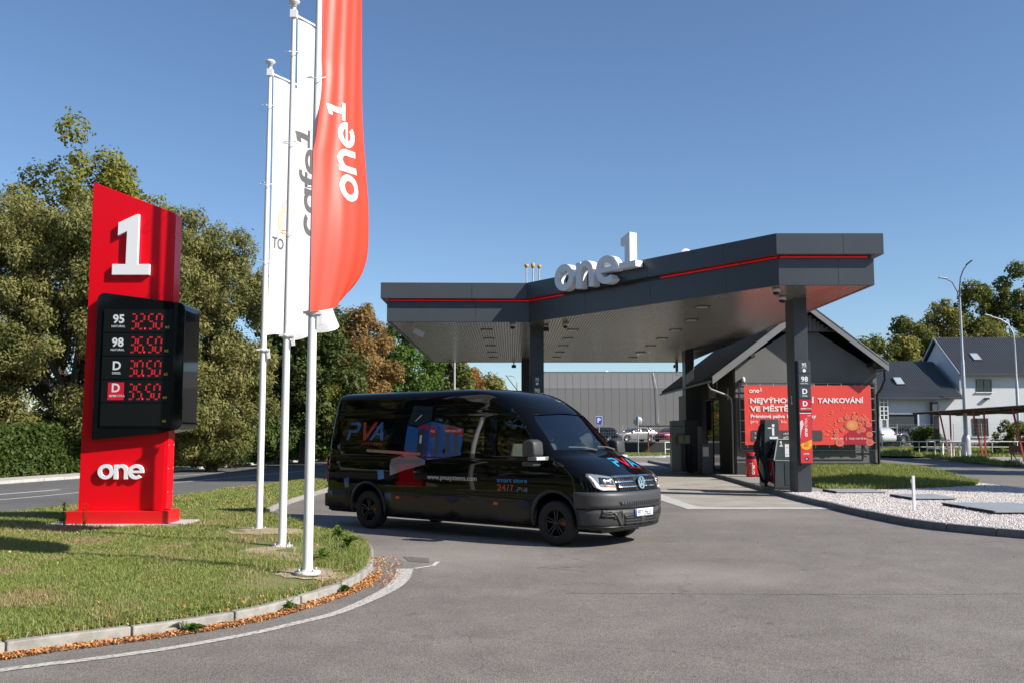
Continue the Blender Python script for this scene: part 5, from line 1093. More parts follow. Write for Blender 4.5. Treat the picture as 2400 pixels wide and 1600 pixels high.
# round badge: ring with V over W
bd = MB(); c0 = LV.front(0, .99, .045)
ring = poly2mesh([arc(0, 0, .098, .098, 0, 360, 36)[:-1], arc(0, 0, .084, .084, 0, 360, 36)[:-1]], .008)
vw = poly2mesh([[(-.052, .072), (-.030, .080), (0, .012), (.030, .080), (.052, .072), (.012, -.012), (-.012, -.012)]], .006); ww = poly2mesh([[(-.083, .022), (-.066, .052), (-.034, -.036), (-.008, .008), (.008, .008), (.034, -.036), (.066, .052), (.083, .022), (.044, -.074), (.028, -.078), (0, -.026), (-.028, -.078), (-.044, -.074)]], .006)
for vf in (ring, vw, ww): put(bd, vf, c0, (0, 1, 0), (-.12, 0, 1))
b_ = MB(); put(b_, poly2mesh([arc(0, 0, .09, .09, 0, 360, 30)[:-1]], .012), c0 - Vector((.018, 0, 0)), (0, 1, 0), (-.12, 0, 1)); b_.build('badge_back', M_blackmat, gr); bd.build('badge', M_chrome, gr)
for sg in (-1, 1):
    HL = [(sg * .60, .895), (sg * .615, 1.105), (sg * .74, 1.13), (sg * .93, 1.16), (sg * .965, 1.12), (sg * .93, .96), (sg * .85, .90)]
    h = fp_('headlight', [HL], mat('headlight_shell', (.42, .43, .44), .12, .6, coat=.6), .010, .03, mx=.05)
    fp_('lens_unit', [[(sg * p[0], p[1]) for p in ((.64, .985), (.65, 1.08), (.84, 1.10), (.86, 1.0))]], mat('headlight_dark', (.02, .021, .023), .08, coat=.8), .016, .01, h, .04)
    for y in (.69, .78): V_ = [arc(sg * y, 1.035, .028, .03, 0, 360, 16)[:-1]]; fp_('projector', V_, M_chrome, .020, .006, h, .03)
    fp_('running_light', [[(sg * p[0], p[1]) for p in ((.62, .905), (.625, .935), (.86, .95), (.925, 1.12), (.95, 1.12), (.90, .935), (.84, .905))]], mat('drl_white', (.80, .80, .80), .2), .016, .01, h, .04)
    fp_('indicator', [[(sg * p[0], p[1]) for p in ((.66, .955), (.66, .975), (.80, .985), (.80, .965))]], mat('indicator_amber', (.7, .2, .03), .25), .018, .008, h, .04)
    fi = fp_('fog_intake', [[(sg * p[0], p[1]) for p in ((.58, .56), (.52, .47), (.52, .58), (.86, .60), (.88, .47), (.62, .46))]], M_blackmat, .014, .02)
    for z in (.505, .545): fp_('fin', [[(sg * p[0], p[1]) for p in ((.56, z - .006), (.56, z + .006), (.86, z + .008), (.86, z - .004))]], M_vpl, .022, .012, fi)
bi = fp_('bumper_intake', [[(-.56, .66), (.56, .66), (.60, .72), (-.60, .72)]], M_blackmat, .026, .02)
m_ = MB()
for i in range(20): y = -.54 + i * .057; m_.bar(LV.front(y, .662, .028), LV.front(y, .718, .028), .012, .016)
m_.build('vanes', M_vpl, bi)
li = fp_('lower_intake', [[(-.44, .34), (.44, .34), (.50, .52), (-.50, .52)]], M_blackmat, .016, .02)
for z in (.385, .43, .475): fp_('bar', rc_(-.46, z - .008, .46, z + .008), M_vpl, .024, .014, li)
fp_('splitter', rc_(-.06, .35, .06, .50), M_vpl, .026, .016, li)
for sg in (-1, 1):
    fp_('bumper_rib', [[(sg * .47, .335), (sg * .66, .56), (sg * .70, .56), (sg * .52, .335)]], M_vpl, .028, .02)
    fp_('parking_sensor', [arc(sg * .66, .50 - .03, .018, .018, 0, 360, 12)[:-1]], M_blackmat, .024, .01)
np_ = fp_('number_plate', rc_(-.26, .485, .26, .595), M_ink, .040, .012)
fp_('euro_band', rc_(-.26, .487, -.222, .593), mat('plate_blue', (.01, .05, .35), .4), .0425, .002, np_)
V, F = text_vf('9P7  9655', .08, -.005, .40); mb = MB(); mb.add([LV.front(-.205 + p[0], .50 + p[1], .0445) for p in V], F); mb.build('plate_lettering', M_blackmat, np_)
V, F = text_vf('Highline', .03, .0, .18); mb = MB(); mb.add([LV.front(-.86 + p[0], .37 + p[1], .018) for p in V], F)
# mirrors
for sg in (-1, 1):
    h = MB(); h.prism([(-.42, 1.42), (-.42, 1.62), (-.36, 1.69), (-.26, 1.70), (-.17, 1.66), (-.15, 1.44), (-.2, 1.42)], 1.07, 1.33, 'y'); h.xf(Matrix.Scale(sg, 4, (0, 1, 0)) if sg < 0 else Matrix.Identity(4)); mi = h.build('mirror', M_vpl, van, bevel=.035, smooth=True)
    bm = bmesh.new(); bm.from_mesh(mi.data); bmesh.ops.recalc_face_normals(bm, faces=bm.faces); bm.to_mesh(mi.data); bm.free()
    a = MB(); a.box(-.30, -.12, min(sg * .96, sg * 1.32), max(sg * .96, sg * 1.32), 1.36, 1.425); a.build('arm', mat('mirror_arm', (.18, .18, .18), .35), mi, bevel=.01)
    a = MB(); a.box(-.125, -.112, min(sg * 1.1, sg * 1.31), max(sg * 1.1, sg * 1.31), 1.372, 1.412); a.build('indicator', mat('drl_white', (.8, .8, .8)), mi)
    a = MB(); a.box(-.44, -.20, min(sg * 1.10, sg * 1.30), max(sg * 1.10, sg * 1.30), 1.27, 1.34); a.build('lower_mirror', M_vpl, mi, bevel=.02)
# seams, rail, handles, markers, wipers, aerial
def sstrip(mb, pts, wd, off=.003, sg=-1):
    for a, b in zip(pts[:-1], pts[1:]):
        d = Vector((b[0] - a[0], b[1] - a[1])); L_ = d.length; d /= L_; n_ = Vector((-d.y, d.x)) * wd / 2; k = max(1, int(L_ / .15))
        for i in range(k):
            p = Vector(a) + d * L_ * i / k; q = Vector(a) + d * L_ * (i + 1) / k; mb.add([LV.side(*(p - n_), off, sg), LV.side(*(q - n_), off, sg), LV.side(*(q + n_), off, sg), LV.side(*(p + n_), off, sg)], [(0, 1, 2, 3) if sg < 0 else (3, 2, 1, 0)])
M_seam = mat('seam', (.0, .0, .0), .9)
for sg in (-1, 1):
    for q in ([(-1.44, .36), (-1.40, 1.4), (-1.36, 2.42)], [(-3.02, .36), (-2.98, 1.3), (-2.92, 2.30), (-1.40, 2.32)], [(-.05, 1.05), (-.10, 1.38)], [(-5.60, .8), (-5.58, 2.4)]): sm = MB(); sstrip(sm, q, .010, .002, sg); sm.build('panel_seam', M_seam, van)
for sg in (-1, 1):
    for q, w_ in (([(-5.55, 1.36), (-.3, 1.385)], .02), ([(-5.5, 2.17), (-1.5, 2.22)], .014)): cr = MB(); sstrip(cr, q, w_, .005, sg); cr.build('crease', M_vblack, van)
for sg in (-1, 1):
    mb = MB(); sstrip(mb, [(-4.52, 1.475), (-3.05, 1.425)], .045, .016, sg); sstrip(mb, [(-4.52, 1.475), (-3.05, 1.425)], .055, .008, sg); mb.build('door_rail', mat('rail_alloy', (.36, .33, .30), .25, .8), van)
    for x in (-1.58, -1.32): mb = MB(); mb.box(x - .11, x + .11, sg * 1.035 - .012, sg * 1.035 + .012, 1.14, 1.18); mb.build('door_handle', M_vblack, van, bevel=.008)
    for x in (-3.64, -1.24): mb = MB(); mb.box(x - .045, x + .045, sg * 1.020 - .006, sg * 1.020 + .006, .60, .645); mb.build('side_marker', mat('marker_orange', (.55, .12, .01), .3), van)
for y0_, y1_ in ((-.62, .02), (.10, .66)):
    mb = MB(); mb.bar(LV.front(y0_, 1.555, .03), LV.front((y0_ + y1_) / 2, 1.545, .035), .022, .016); mb.bar(LV.front((y0_ + y1_) / 2, 1.545, .035), LV.front(y1_, 1.50, .03), .026, .02); mb.build('wiper', mat('wiper_grey', (.10, .10, .10), .4), van)
mb = MB(); mb.tube([(-1.50, -.1, 2.545), (-1.78, -.12, 2.85)], .007, 6); mb.lathe([(0, .05), (.03, .045), (.055, 0), (0, 0)], 12, c=(-1.49, -.1, 2.515)); mb.build('aerial', M_blackmat, van)
# printed graphics on the right side (viewer reads towards the nose)
M_dblue = mat('decal_blue', (.012, .09, .30), .25, coat=.6); M_dred = mat('decal_red', (.36, .010, .022), .25, coat=.6); M_dwhite = mat('decal_white', (.55, .56, .57), .3, coat=.5); M_dcyan = mat('decal_cyan', (.012, .20, .50), .25, coat=.6)
def decal(loops_or_vf, m, name, x0=0., z0=0., k=1., off=.006, mx=.25, sx=1.):
    VF = loops_or_vf if isinstance(loops_or_vf, tuple) else poly2mesh(loops_or_vf); mb = MB(); V = [(x0 + p[0] * k * sx, z0 + p[1] * k, 0) for p in VF[0]]
    V, F = refine((V, VF[1]), mx); mb.add([LV.side(p[0], p[1], off) for p in V], F); return mb.build(name, m, van)
Pl, Vl, Al = pva_loops()
for L_, m_ in ((Pl, M_dblue), (Vl, M_dred), (Al, M_dblue)): decal(scl(L_, 1), m_, 'logo_lettering', -5.17, 1.67, .345, sx=1.42)
decal(text_vf('SYSTEMS', .055, .012, .62), M_dred, 'logo_lettering', -4.70, 1.575)
decal(text_vf('www.pvasystems.com', .085, .012, 1.20), M_dwhite, 'web_lettering', -2.86, .985)
decal(text_vf('smart store', .075, .014, .66), M_dcyan, 'slogan_lettering', -1.20, .985, off=.0065); decal(text_vf('24', .105, .02, .20), M_dred, 'slogan_lettering', -1.20, .845); decal(text_vf('/', .105, .01), M_dcyan, 'slogan_lettering', -.98, .845); decal(text_vf('7', .105, .02), M_dred, 'slogan_lettering', -.91, .845)
for L_, m_ in ((Pl, M_dcyan), (Vl, M_dred), (Al, M_dcyan)): decal(L_, m_, 'logo_lettering', -.77, .835, .075, sx=1.4)
# picture of a little blue shop kiosk
decal([[(-3.50, 1.50), (-3.46, 1.95), (-3.18, 1.90), (-3.16, 1.42), (-3.4, 1.46)]], M_dblue, 'shop_print', off=.005); decal([[(-3.16, 1.42), (-3.18, 1.93), (-2.86, 2.02), (-2.9, 1.32)]], mat('decal_navy', (.01, .045, .18), .25, coat=.6), 'shop_print', off=.005); decal([[(-2.9, 1.32), (-2.86, 2.02), (-2.03, 1.88), (-2.06, 1.42)]], M_dblue, 'shop_print', off=.005)
decal([[(-3.15, 1.44), (-3.15, 1.83), (-3.02, 1.86), (-3.02, 1.42)]], M_blackmat, 'shop_door_print', off=.008); decal([[(-3.11, 1.62), (-3.11, 1.76), (-3.05, 1.77), (-3.05, 1.62)]], M_dwhite, 'shop_notice_print', off=.010)
for x in (-2.72, -2.45, -2.25): decal([[(x, 1.40), (x, 1.86 - (x + 2.86) * .12), (x + .09, 1.85 - (x + 2.86) * .12), (x + .09, 1.41)]], mat('decal_grey', (.06, .07, .08), .3), 'shop_window_print', off=.008)
decal([[(-2.50, 1.83), (-2.50, 1.94), (-2.03, 1.87), (-2.03, 1.77)]], M_dred, 'shop_sign_print', off=.008); decal(text_vf('smart store 24/7', .055, .008, .40), M_dwhite, 'shop_sign_lettering', -2.475, 1.825, off=.010)
decal([[(-3.17, 1.87), (-3.17, 1.93), (-3.0, 1.97), (-3.0, 1.91)]], M_dred, 'shop_sign_print', off=.008); decal([arc(-2.79, 1.84, .075, .095, 0, 360, 24)[:-1]], M_dred, 'shop_roundel_print', off=.008); decal([arc(-2.94, 1.90, .035, .05, 0, 360, 20)[:-1]], M_dred, 'shop_roundel_print', off=.008)
decal(text_vf('PVA', .05, .01, .11), M_dwhite, 'roundel_lettering', -2.845, 1.815, off=.010)
decal([[(-3.46, 1.97), (-3.36, 2.32), (-2.86, 2.28), (-2.86, 2.04), (-3.18, 1.94)]], mat('decal_slate', (.012, .02, .028), .2, coat=.8), 'shop_roof_print', off=.005); decal([[(-3.28, 2.03), (-3.26, 2.02), (-3.12, 2.13), (-3.14, 2.14)]], M_dwhite, 'lamp_print', off=.008)
M_dgrey = mat('decal_silver', (.17, .17, .19), .3, coat=.5)
decal([[(-3.86, 1.20), (-3.84, 1.32), (-3.52, 1.40), (-3.53, 1.44), (-3.3, 1.42), (-2.94, 1.32), (-2.93, 1.24), (-3.45, 1.13), (-3.84, 1.02)]], M_dgrey, 'paper_print', off=.0065)
decal([[(-4.17, .93), (-4.19, 1.10), (-4.02, 1.12), (-4.0, .96)]], M_dcyan, 'square_print'); decal([[(-5.14, .74), (-5.16, .93), (-5.0, .96), (-5.02, .77)]], M_dblue, 'square_print')
for sg in (-1, 1):
    mb = MB(); mb.box(-5.76, -5.73, min(sg * .80, sg * .97), max(sg * .80, sg * .97), .85, 1.35); mb.build('tail_light', mat('tail_red', (.35, .01, .01), .15), van, bevel=.01)
MB().box(-5.84, -5.70, -.95, .95, .36, .62).build('rear_bumper', M_vclad, van, bevel=.03)
MB().box(-4.9, .6, -.55, .55, .20, .32).build('chassis', M_blackmat, van)
# logo on the bonnet
def hoodp(L_, m_, k=1., x0=.28, y0=-.05, sx=1.3, name='bonnet_lettering'):
    VF = poly2mesh(L_) if not isinstance(L_, tuple) else L_; V, F = refine(([(p[0] * k * sx, p[1] * k, 0) for p in VF[0]], VF[1]), .08); mb = MB(); mb.add([LV.hood(x0 - p[1], y0 + p[0], .006) for p in V], F); mb.build(name, m_, van)
M_hc = mat('decal_bonnet_blue', (.02, .36, .62), .3, coat=.5); M_hr = mat('decal_bonnet_red', (.68, .012, .035), .3, coat=.5)
for L_, m_ in ((Pl, M_hc), (Vl, M_hr), (Al, M_hc)): hoodp(L_, m_, .27, .62, -.10, 1.15)
hoodp(text_vf('SYSTEMS', .035, .01, .34), M_hr, 1., .68, .20, 1.)
# ---------------------------------------------------------------- far middle: raised car park, hall, signs
M_retw = mat('retaining_wall_dark', (.030, .036, .038), .7, noise=(1., .2))
t = thing('retaining_wall', 'dark green retaining wall of the raised car park behind the van', 'wall', (0, 87, 0)); MB().box(-4, 26, 0, .4, 0, 1.02).build('wall', M_retw, t); MB().box(-4, 26, -.03, .45, 1.02, 1.10).build('coping', mat('coping', (.2, .2, .19), .8), t)
sheet('car_park', [(-4, 87.4), (26, 87.4), (45, 112), (45, 125), (-6, 125), (-6, 100)], 1.05, M_road)
sheet('grass_strip', [(2, 74.5), (10.8, 74.5), (11.8, 75.6), (12, 77), (26, 79), (26, 86.9), (2, 86.9)], .10, M_gbase)
P = sample_poly([(4, 74.6), (10.8, 74.6), (12, 77), (20, 79), (20, 84), (4, 84)], 60); h = RNG.uniform(.08, .22, len(P)); V, F = blades(P, np.full(len(P), .1), h, .05); props(link('grass', np_mesh('grass', V, F, M_grass2)), kind='stuff', label='grass strip before the dark retaining wall', cat='grass')
kerb('kerb', [(2, 74.3), (10.8, 74.3), (11.9, 75.3), (12.2, 76.9), (26, 79)], .2, 0, .12, M_conc2, 1.5, side=1)
hall = thing('metal_hall', 'big grey sheet metal hall behind the canopy with tilted upper panels', 'building', (0, 112, 0)); M_hall = mat('hall_grey', (.205, .195, .185), .5, noise=(.3, .05)); M_hall2 = mat('hall_grey_upper', (.19, .185, .178), .5, noise=(.3, .05))
xs0, n_p, pw = 2.6, 40, .90
pm = [MB().box(.012, pw - .012, -.03, .05, .9, 7.09).mesh('lower_panel', M_hall), MB().prism([(-.03, 7.13), (.05, 7.13), (.55, 9.03), (.47, 9.03)], .012, pw - .012, 'x').mesh('upper_panel', M_hall2)]
for i in range(n_p):
    for me, nm in zip(pm, ('lower_panel', 'upper_panel')): link(nm, me, hall, (xs0 + i * pw, 0, 0))
MB().box(xs0, xs0 + n_p * pw, .06, 25, .5, 7.1).build('hall_core', mat('hall_joint', (.10, .096, .09), .8), hall); MB().prism([(.09, 7.1), (.5, 8.95), (25, 8.95), (25, 7.1)], xs0 + .01, xs0 + n_p * pw - .01, 'x').build('roof', M_hall2, hall)
MB().box(xs0 - .05, xs0 + n_p * pw, -.05, .0, 7.085, 7.13).build('sill_band', M_hall2, hall); MB().box(xs0 - .05, xs0 + n_p * pw, .42, .62, 9.02, 9.10).build('parapet', M_hall2, hall)
mb = MB(); mb.tube([(16.55, .35, 8.95), (16.8, -.1, 7.5), (16.9, -.15, 6.9), (17.0, -.16, 3.2), (17.2, -.16, 3.1)], .025, 6); mb.build('cable', M_steel, hall); MB().lathe([(0, 9.0), (.3, 9.02), (.28, 9.2), (.1, 9.32), (0, 9.33)], 14, c=(11.2, 2, 0)).build('roof_vent', M_white, hall)
def fence_(name, label, a, b, hgt, z, n, parent_loc=True, group=None):
    t = thing(name, label, 'fence', (0, 0, 0), 0, group); a = np.array(a, float); b = np.array(b, float)
    for i in range(n + 1): p = a + (b - a) * i / n; MB().tube([(p[0], p[1], z), (p[0], p[1], z + hgt)], .03, 6).build('post', M_steel, t)
    wv = MB(); L_ = np.hypot(*(b - a)); k = int(L_ / .22)
    for j in range(6): q = z + .05 + (hgt - .1) * j / 5; wv.bar((a[0], a[1], q), (b[0], b[1], q), .008)
    for i in range(k): p = a + (b - a) * (i + .5) / k; wv.bar((p[0], p[1], z + .05), (p[0], p[1], z + hgt - .05), .006)
    wv.build('wire_mesh', M_steel, t)['kind'] = 'stuff'; return t
fence_('wire_fence', 'thin wire fence on top of the dark retaining wall', (2, 87.2), (26, 87.2), 1.5, 1.1, 9)
# parked cars
CK = [(.22, .84, 2.05, .5, -2.05), (.32, .89, 2.20, .55, -2.18), (.5, .90, 2.22, .55, -2.22), (.68, .90, 2.18, .55, -2.2), (.78, .89, 2.05, .55, -2.18), (.86, .875, 1.75, .55, -2.15), (.92, .86, 1.2, .5, -2.12), (.96, .845, .98, .45, -2.10), (1.1, .80, .72, .42, -2.02), (1.28, .72, .38, .40, -1.88), (1.38, .66, .12, .4, -1.72), (1.43, .58, -.1, .4, -1.5), (1.455, .40, -.4, .4, -1.1)]
def car(name, label, loc, rz, col, group='cars parked before the hall', stretch=(1, 1, 1)):
    LC = Loft(CK, 2.5, .18, 10, 12); t = thing(name, label, 'car', loc, rz, group); m_ = mat('car_paint_' + '_'.join('%.2f' % c for c in col), col, .22, .3, coat=.8)
    b = LC.solid([.22, .28, .36, .5, .62, .72, .78, .83, .88, .92, .96, 1.03, 1.12, 1.22, 1.31, 1.38, 1.42, 1.445, 1.455]).build('body', m_, t)
    cy = [MB().lathe([(0, 0), (.36, 0), (.36, .3), (0, .3)], 20, c=(x, .68 if sg > 0 else -.98, .33), ax='y').mesh('cut', M_blackmat, merge=True) for x in (1.35, -1.32) for sg in (-1, 1)]
    boolean(b, cy)
    gl = MB()
    patch(gl, ([(-.70, .99), (.70, .99), (.56, 1.36), (-.56, 1.36)], [(0, 1, 2, 3)]), lambda y, z, o_: LC.front(y, z, .006), .12); gl.build('windscreen', M_vglass, t)
    for sg in (-1, 1):
        for q in ([(-.30, .97), (.80, .97), (.42, 1.24), (.12, 1.35), (-.26, 1.37)], [(-1.25, .97), (-.38, .97), (-.34, 1.37), (-1.05, 1.34)], [(-1.72, 1.02), (-1.33, .98), (-1.13, 1.33), (-1.38, 1.28)]):
            gl = MB(); patch(gl, (q, [tuple(range(len(q)))] if sg < 0 else [tuple(range(len(q) - 1, -1, -1))]), lambda x, z, o_: LC.side(x, z, .006, sg), .3); gl.build('side_window', M_vglass, t)
        hl = MB(); patch(hl, ([(sg * .48, .66), (sg * .50, .75), (sg * .80, .80), (sg * .84, .74), (sg * .74, .66)], [tuple(range(5))]), lambda y, z, o_: LC.front(y, z, .012), .08); hl.build('headlight', mat('headlight_clear', (.62, .63, .64), .1, .3, coat=.5), t)
        MB().box(.55, .75, min(sg * .86, sg * 1.02), max(sg * .86, sg * 1.02), .95, 1.07).build('mirror', m_, t, bevel=.03); MB().box(-2.20, -2.05, min(sg * .55, sg * .84), max(sg * .55, sg * .84), .78, .9).build('tail_light', mat('tail_red', (.35, .01, .01)), t, bevel=.02)
    mb = MB(); patch(mb, ([(-.42, .42), (.42, .42), (.46, .64), (-.46, .64)], [(0, 1, 2, 3)]), lambda y, z, o_: LC.front(y, z, .01), .1); mb.build('grille', M_blackmat, t)
    ty = MB().lathe([(.2, -.09), (.29, -.10), (.325, -.07), (.325, .07), (.29, .10), (.2, .09)], 24, ax='y').mesh('tyre', M_rubber); ri = MB().lathe([(.205, -.075), (.19, -.07), (.185, -.03), (.05, -.05), (0, -.05)], 20, ax='y')
    for k in range(5): a = 2 * PI * k / 5; ri.bar((.04 * math.cos(a), -.06, .04 * math.sin(a)), (.2 * math.cos(a), -.07, .2 * math.sin(a)), .05, .02)
    ri = ri.mesh('rim', mat('rim_alloy', (.45, .45, .46), .3, .6))
    for x in (1.35, -1.32):
        for sg in (-1, 1): wh = link('wheel', ty, t, (x, sg * .79, .325), (0, 0, 0 if sg < 0 else PI)); link('rim', ri, wh)
    t.scale = stretch; return t
car('parked_car', 'silver grey estate car parked before the grey hall', (12.3, 97, 1.05), R(203), (.30, .28, .27))
car('parked_car', 'red car half hidden by the tall pump panel before the hall', (15.7, 95.0, 1.05), R(230), (.36, .012, .022))
car('parked_car', 'dark car parked left of the silver estate behind the van bonnet', (8.6, 97.5, 1.05), R(170), (.015, .022, .022))
cnt = thing('storage_container', 'blue rounded container behind the parking sign', 'container', (7.0, 99, 1.05)); MB().box(-.9, .9, -.8, .8, 0, 1.75).build('box', mat('container_blue', (.012, .07, .26), .45), cnt, bevel=.08); MB().prism(arc(0, 1.75, .95, .28, 0, 180, 8), -.85, .85, 'y').build('lid', mat('container_lid', (.01, .03, .09), .4), cnt)
ps = thing('parking_sign', 'blue parking sign with white P on a grey pole', 'sign', (7.05, 78, .1)); MB().tube([(0, .03, 0), (0, .03, 3.2)], .035, 8).build('pole', M_steel, ps)
MB().add(*[[(x, -.012, z) for x, z in ((-.255, 2.44), (.255, 2.44), (.255, 3.15), (-.255, 3.15))] + [(x, .012, z) for x, z in ((-.255, 2.44), (.255, 2.44), (.255, 3.15), (-.255, 3.15))], [(0, 1, 2, 3), (7, 6, 5, 4), (0, 4, 5, 1), (1, 5, 6, 2), (2, 6, 7, 3), (3, 7, 4, 0)]]).build('plate', M_ink, ps); MB().box(-.23, .23, -.02, -.013, 2.47, 3.12).build('field', mat('sign_blue', (.008, .08, .42), .4), ps)
mb = MB(); put(mb, text_vf('P', .38, .03, align='CENTER'), (0, -.024, 2.64), (1, 0, 0), (0, 0, 1)); mb.build('lettering', M_ink, ps); MB().box(.12, .2, -.024, -.02, 2.5, 2.58).build('pictogram', M_reddark, ps)
rs = thing('road_sign', 'round road sign seen from behind on a thin pole beyond the bonnet', 'sign', (10.2, 78, .1)); MB().tube([(0, 0, 0), (0, 0, 3.2)], .035, 8).build('pole', M_steel, rs); MB().lathe([(0, .04), (.36, .04), (.37, .055), (.36, .07), (0, .07)], 28, c=(0, 0, 2.75), ax='y').build('plate', mat('sign_back', (.34, .37, .39), .4, .4), rs)
MB().box(-.17, -.05, .022, .04, 2.55, 2.95).build('bracket', mat('bracket_dark', (.08, .12, .11), .5), rs); MB().box(-.05, .05, .02, .04, 2.45, 3.05).build('rail', M_steel, rs)
M_rust = mat('rusty_sheet', (.075, .050, .030), .8, noise=(2, .3))
def shelter_roof(mb, pts, n, amp):   # corrugated sheet from edge a-b swept along c
    pass
sh = thing('bus_shelter', 'far bus shelter with brown corrugated roof beside the round sign', 'shelter', (11.2, 84, .1)); mb = MB(); k = 26
for i in range(k): x = i * .135; mb.prism([(x, 2.30 + .10), (x + .07, 2.36 + .10), (x + .135, 2.30 + .10), (x + .135, 2.27 + .1), (x + .07, 2.33 + .1), (x, 2.27 + .1)], 0, 2.4, 'y')
rf = mb.build('roof', M_rust, sh); rf['kind'] = 'stuff'; MB().box(0, 3.5, .0, .1, 2.05, 2.12).build('beam', M_rust, sh)
for x in (.75, 3.2): MB().box(x - .04, x + .04, .5, .58, 0, 2.38).build('post', mat('post_redwhite', (.30, .04, .03), .6), sh)
def railing(label, pts, z, hgt, npost, r_=.03, mid=True, name='railing', base=0):
    t = thing(name, label, 'railing', (0, 0, 0)); pts = [np.array(p, float) for p in pts]
    for a, b in zip(pts[:-1], pts[1:]):
        for i in range(npost + 1): p = a + (b - a) * i / npost; MB().tube([(p[0], p[1], z), (p[0], p[1], z + hgt)], r_, 6).build('post', M_pole, t)
        MB().tube([(*a, z + hgt), (*b, z + hgt)], r_, 6).build('top_rail', M_pole, t)
        if mid: MB().tube([(*a, z + hgt * .5), (*b, z + hgt * .5)], r_ * .8, 6).build('mid_rail', M_pole, t)
    return t
railing('white tube railing left of the tall pump panel', [(12.3, 77.6), (14.5, 77.9)], .05, 1.1, 2, .04)

# ---------------------------------------------------------------- right background: houses, road edge, shelter
M_house = mat('house_render', (.60, .61, .62), .85, noise=(.4, .06)); M_hroof = mat('house_roof', (.060, .068, .078), .45, noise=(.5, .08)); M_win = mat('house_glass', (.012, .016, .02), .05, coat=.5)
def ribs(mb, x0, x1, a, b, step, h_=.05):
    """standing seams on a roof slope from (y,z) a to (y,z) b"""
    x = x0
    while x < x1: mb.prism([(a[0], a[1]), (b[0], b[1]), (b[0], b[1] + h_), (a[0], a[1] + h_)], x, x + step * .5, 'x'); x += step
hb = thing('house', 'taller pale grey house with ribbed dark roof at the right edge', 'house', (0, 0, 0))
MB().prism([(85, .9), (93.6, .9), (93.6, 7.2), (89.3, 10.45), (85, 7.2)], 39.7, 56, 'x').build('wall', M_house, hb)
for a, b, nm in (((84.5, 7.05), (89.3, 10.62), 'roof'), ((94.1, 7.05), (89.3, 10.62), 'roof')):
    r_ = MB().prism([a, b, (b[0], b[1] + .08), (a[0], a[1] + .08)], 39.4, 56.2, 'x').build(nm, M_hroof, hb); rb = MB(); ribs(rb, 39.42, 56.1, (a[0], a[1] + .08), (b[0], b[1] + .08), .21, .07); rb.build('roof_ribs', M_hroof, r_)['kind'] = 'stuff'
MB().box(39.4, 56.2, 84.38, 84.5, 6.93, 7.07).build('gutter', M_anthdark, hb); MB().prism([(84.45, 7.0), (89.3, 10.55), (94.15, 7.0), (94.15, 7.2), (89.3, 10.75), (84.45, 7.2)], 39.36, 39.40, 'x').build('verge_board', mat('verge_light', (.4, .42, .44), .6), hb)
def window(par, x0, x1, z0, z1, y, panes=2, frame=None, sill=True):
    w_ = MB().box(x0, x1, y - .01, y + .02, z0, z1).build('window', M_win, par); f = MB(); t_ = .06
    f.box(x0, x1, y - .05, y - .011, z0, z0 + t_); f.box(x0, x1, y - .05, y - .011, z1 - t_, z1)
    for i in range(panes + 1): x = x0 + (x1 - x0 - t_) * i / panes; f.box(x, x + t_, y - .049, y - .012, z0 + t_, z1 - t_)
    f.build('frame', frame or M_anthdark, w_)
    if sill: MB().box(x0 - .1, x1 + .1, y - .12, y - .01, z0 - .08, z0 - .01).build('sill', M_white, w_)
    return w_
window(hb, 41.09, 42.46, 5.52, 6.64, 84.99); window(hb, 47, 48.4, 5.52, 6.64, 84.99); window(hb, 40.6, 42.0, 1.6, 3.2, 84.99, 3); window(hb, 47.5, 49.5, 1.2, 3.3, 84.99, 3)
def skylight(par, x, yz, sl_):
    y, z = yz; d = Vector((0, 4.8, 3.57)).normalized(); n_ = Vector((0, -d.z, d.y)); c = Vector((x, y, z)) + n_ * .14; u = Vector((1, 0, 0)); mb = MB(); V = [c + u * (i * .42) + d * (j * .62) + n_ * k for k in (-.1, .06) for i, j in ((-1, -1), (1, -1), (1, 1), (-1, 1))]
    mb.add(V, [(3, 2, 1, 0), (4, 5, 6, 7), (0, 1, 5, 4), (1, 2, 6, 5), (2, 3, 7, 6), (3, 0, 4, 7)]); s = mb.build('skylight', M_anthdark, par); mb = MB(); mb.add([c + u * (i * .33) + d * (j * .52) + n_ * .065 for i, j in ((-1, -1), (1, -1), (1, 1), (-1, 1))], [(0, 1, 2, 3)]); mb.build('pane', mat('skylight_glass', (.35, .40, .45), .08, coat=.6), s)
skylight(hb, 41.9, (86.6, 8.62), 0)
cam_ = MB().box(41.75, 42.1, 84.7, 84.99, 4.85, 5.0).build('wall_camera', M_blackmat, hb)
MB().box(39.45, 39.58, 84.6, 84.72, 2, 6.9).build('downpipe', mat('verge_light', (.4, .42, .44)), hb)
ha = thing('house', 'lower grey annexe with ribbed roof, skylight and garage opening beside the gable', 'house', (0, 0, 0))
MB().prism([(84.3, .9), (93.5, .9), (93.5, 5.3), (89.4, 8.2), (84.3, 5.15)], 26.0, 39.35, 'x').build('wall', M_house, ha)
for a, b in (((83.6, 4.93), (89.4, 8.42)), ((94.0, 5.4), (89.4, 8.42))):
    r_ = MB().prism([a, b, (b[0], b[1] + .08), (a[0], a[1] + .08)], 25.8, 39.32, 'x').build('roof', M_hroof, ha); rb = MB(); ribs(rb, 25.82, 39.2, (a[0], a[1] + .08), (b[0], b[1] + .08), .21, .07); rb.build('roof_ribs', M_hroof, r_)['kind'] = 'stuff'
MB().box(25.8, 39.3, 83.46, 83.6, 4.82, 4.95).build('gutter', M_anthdark, ha); skylight(ha, 34.6, (85.9, 6.4), 0)
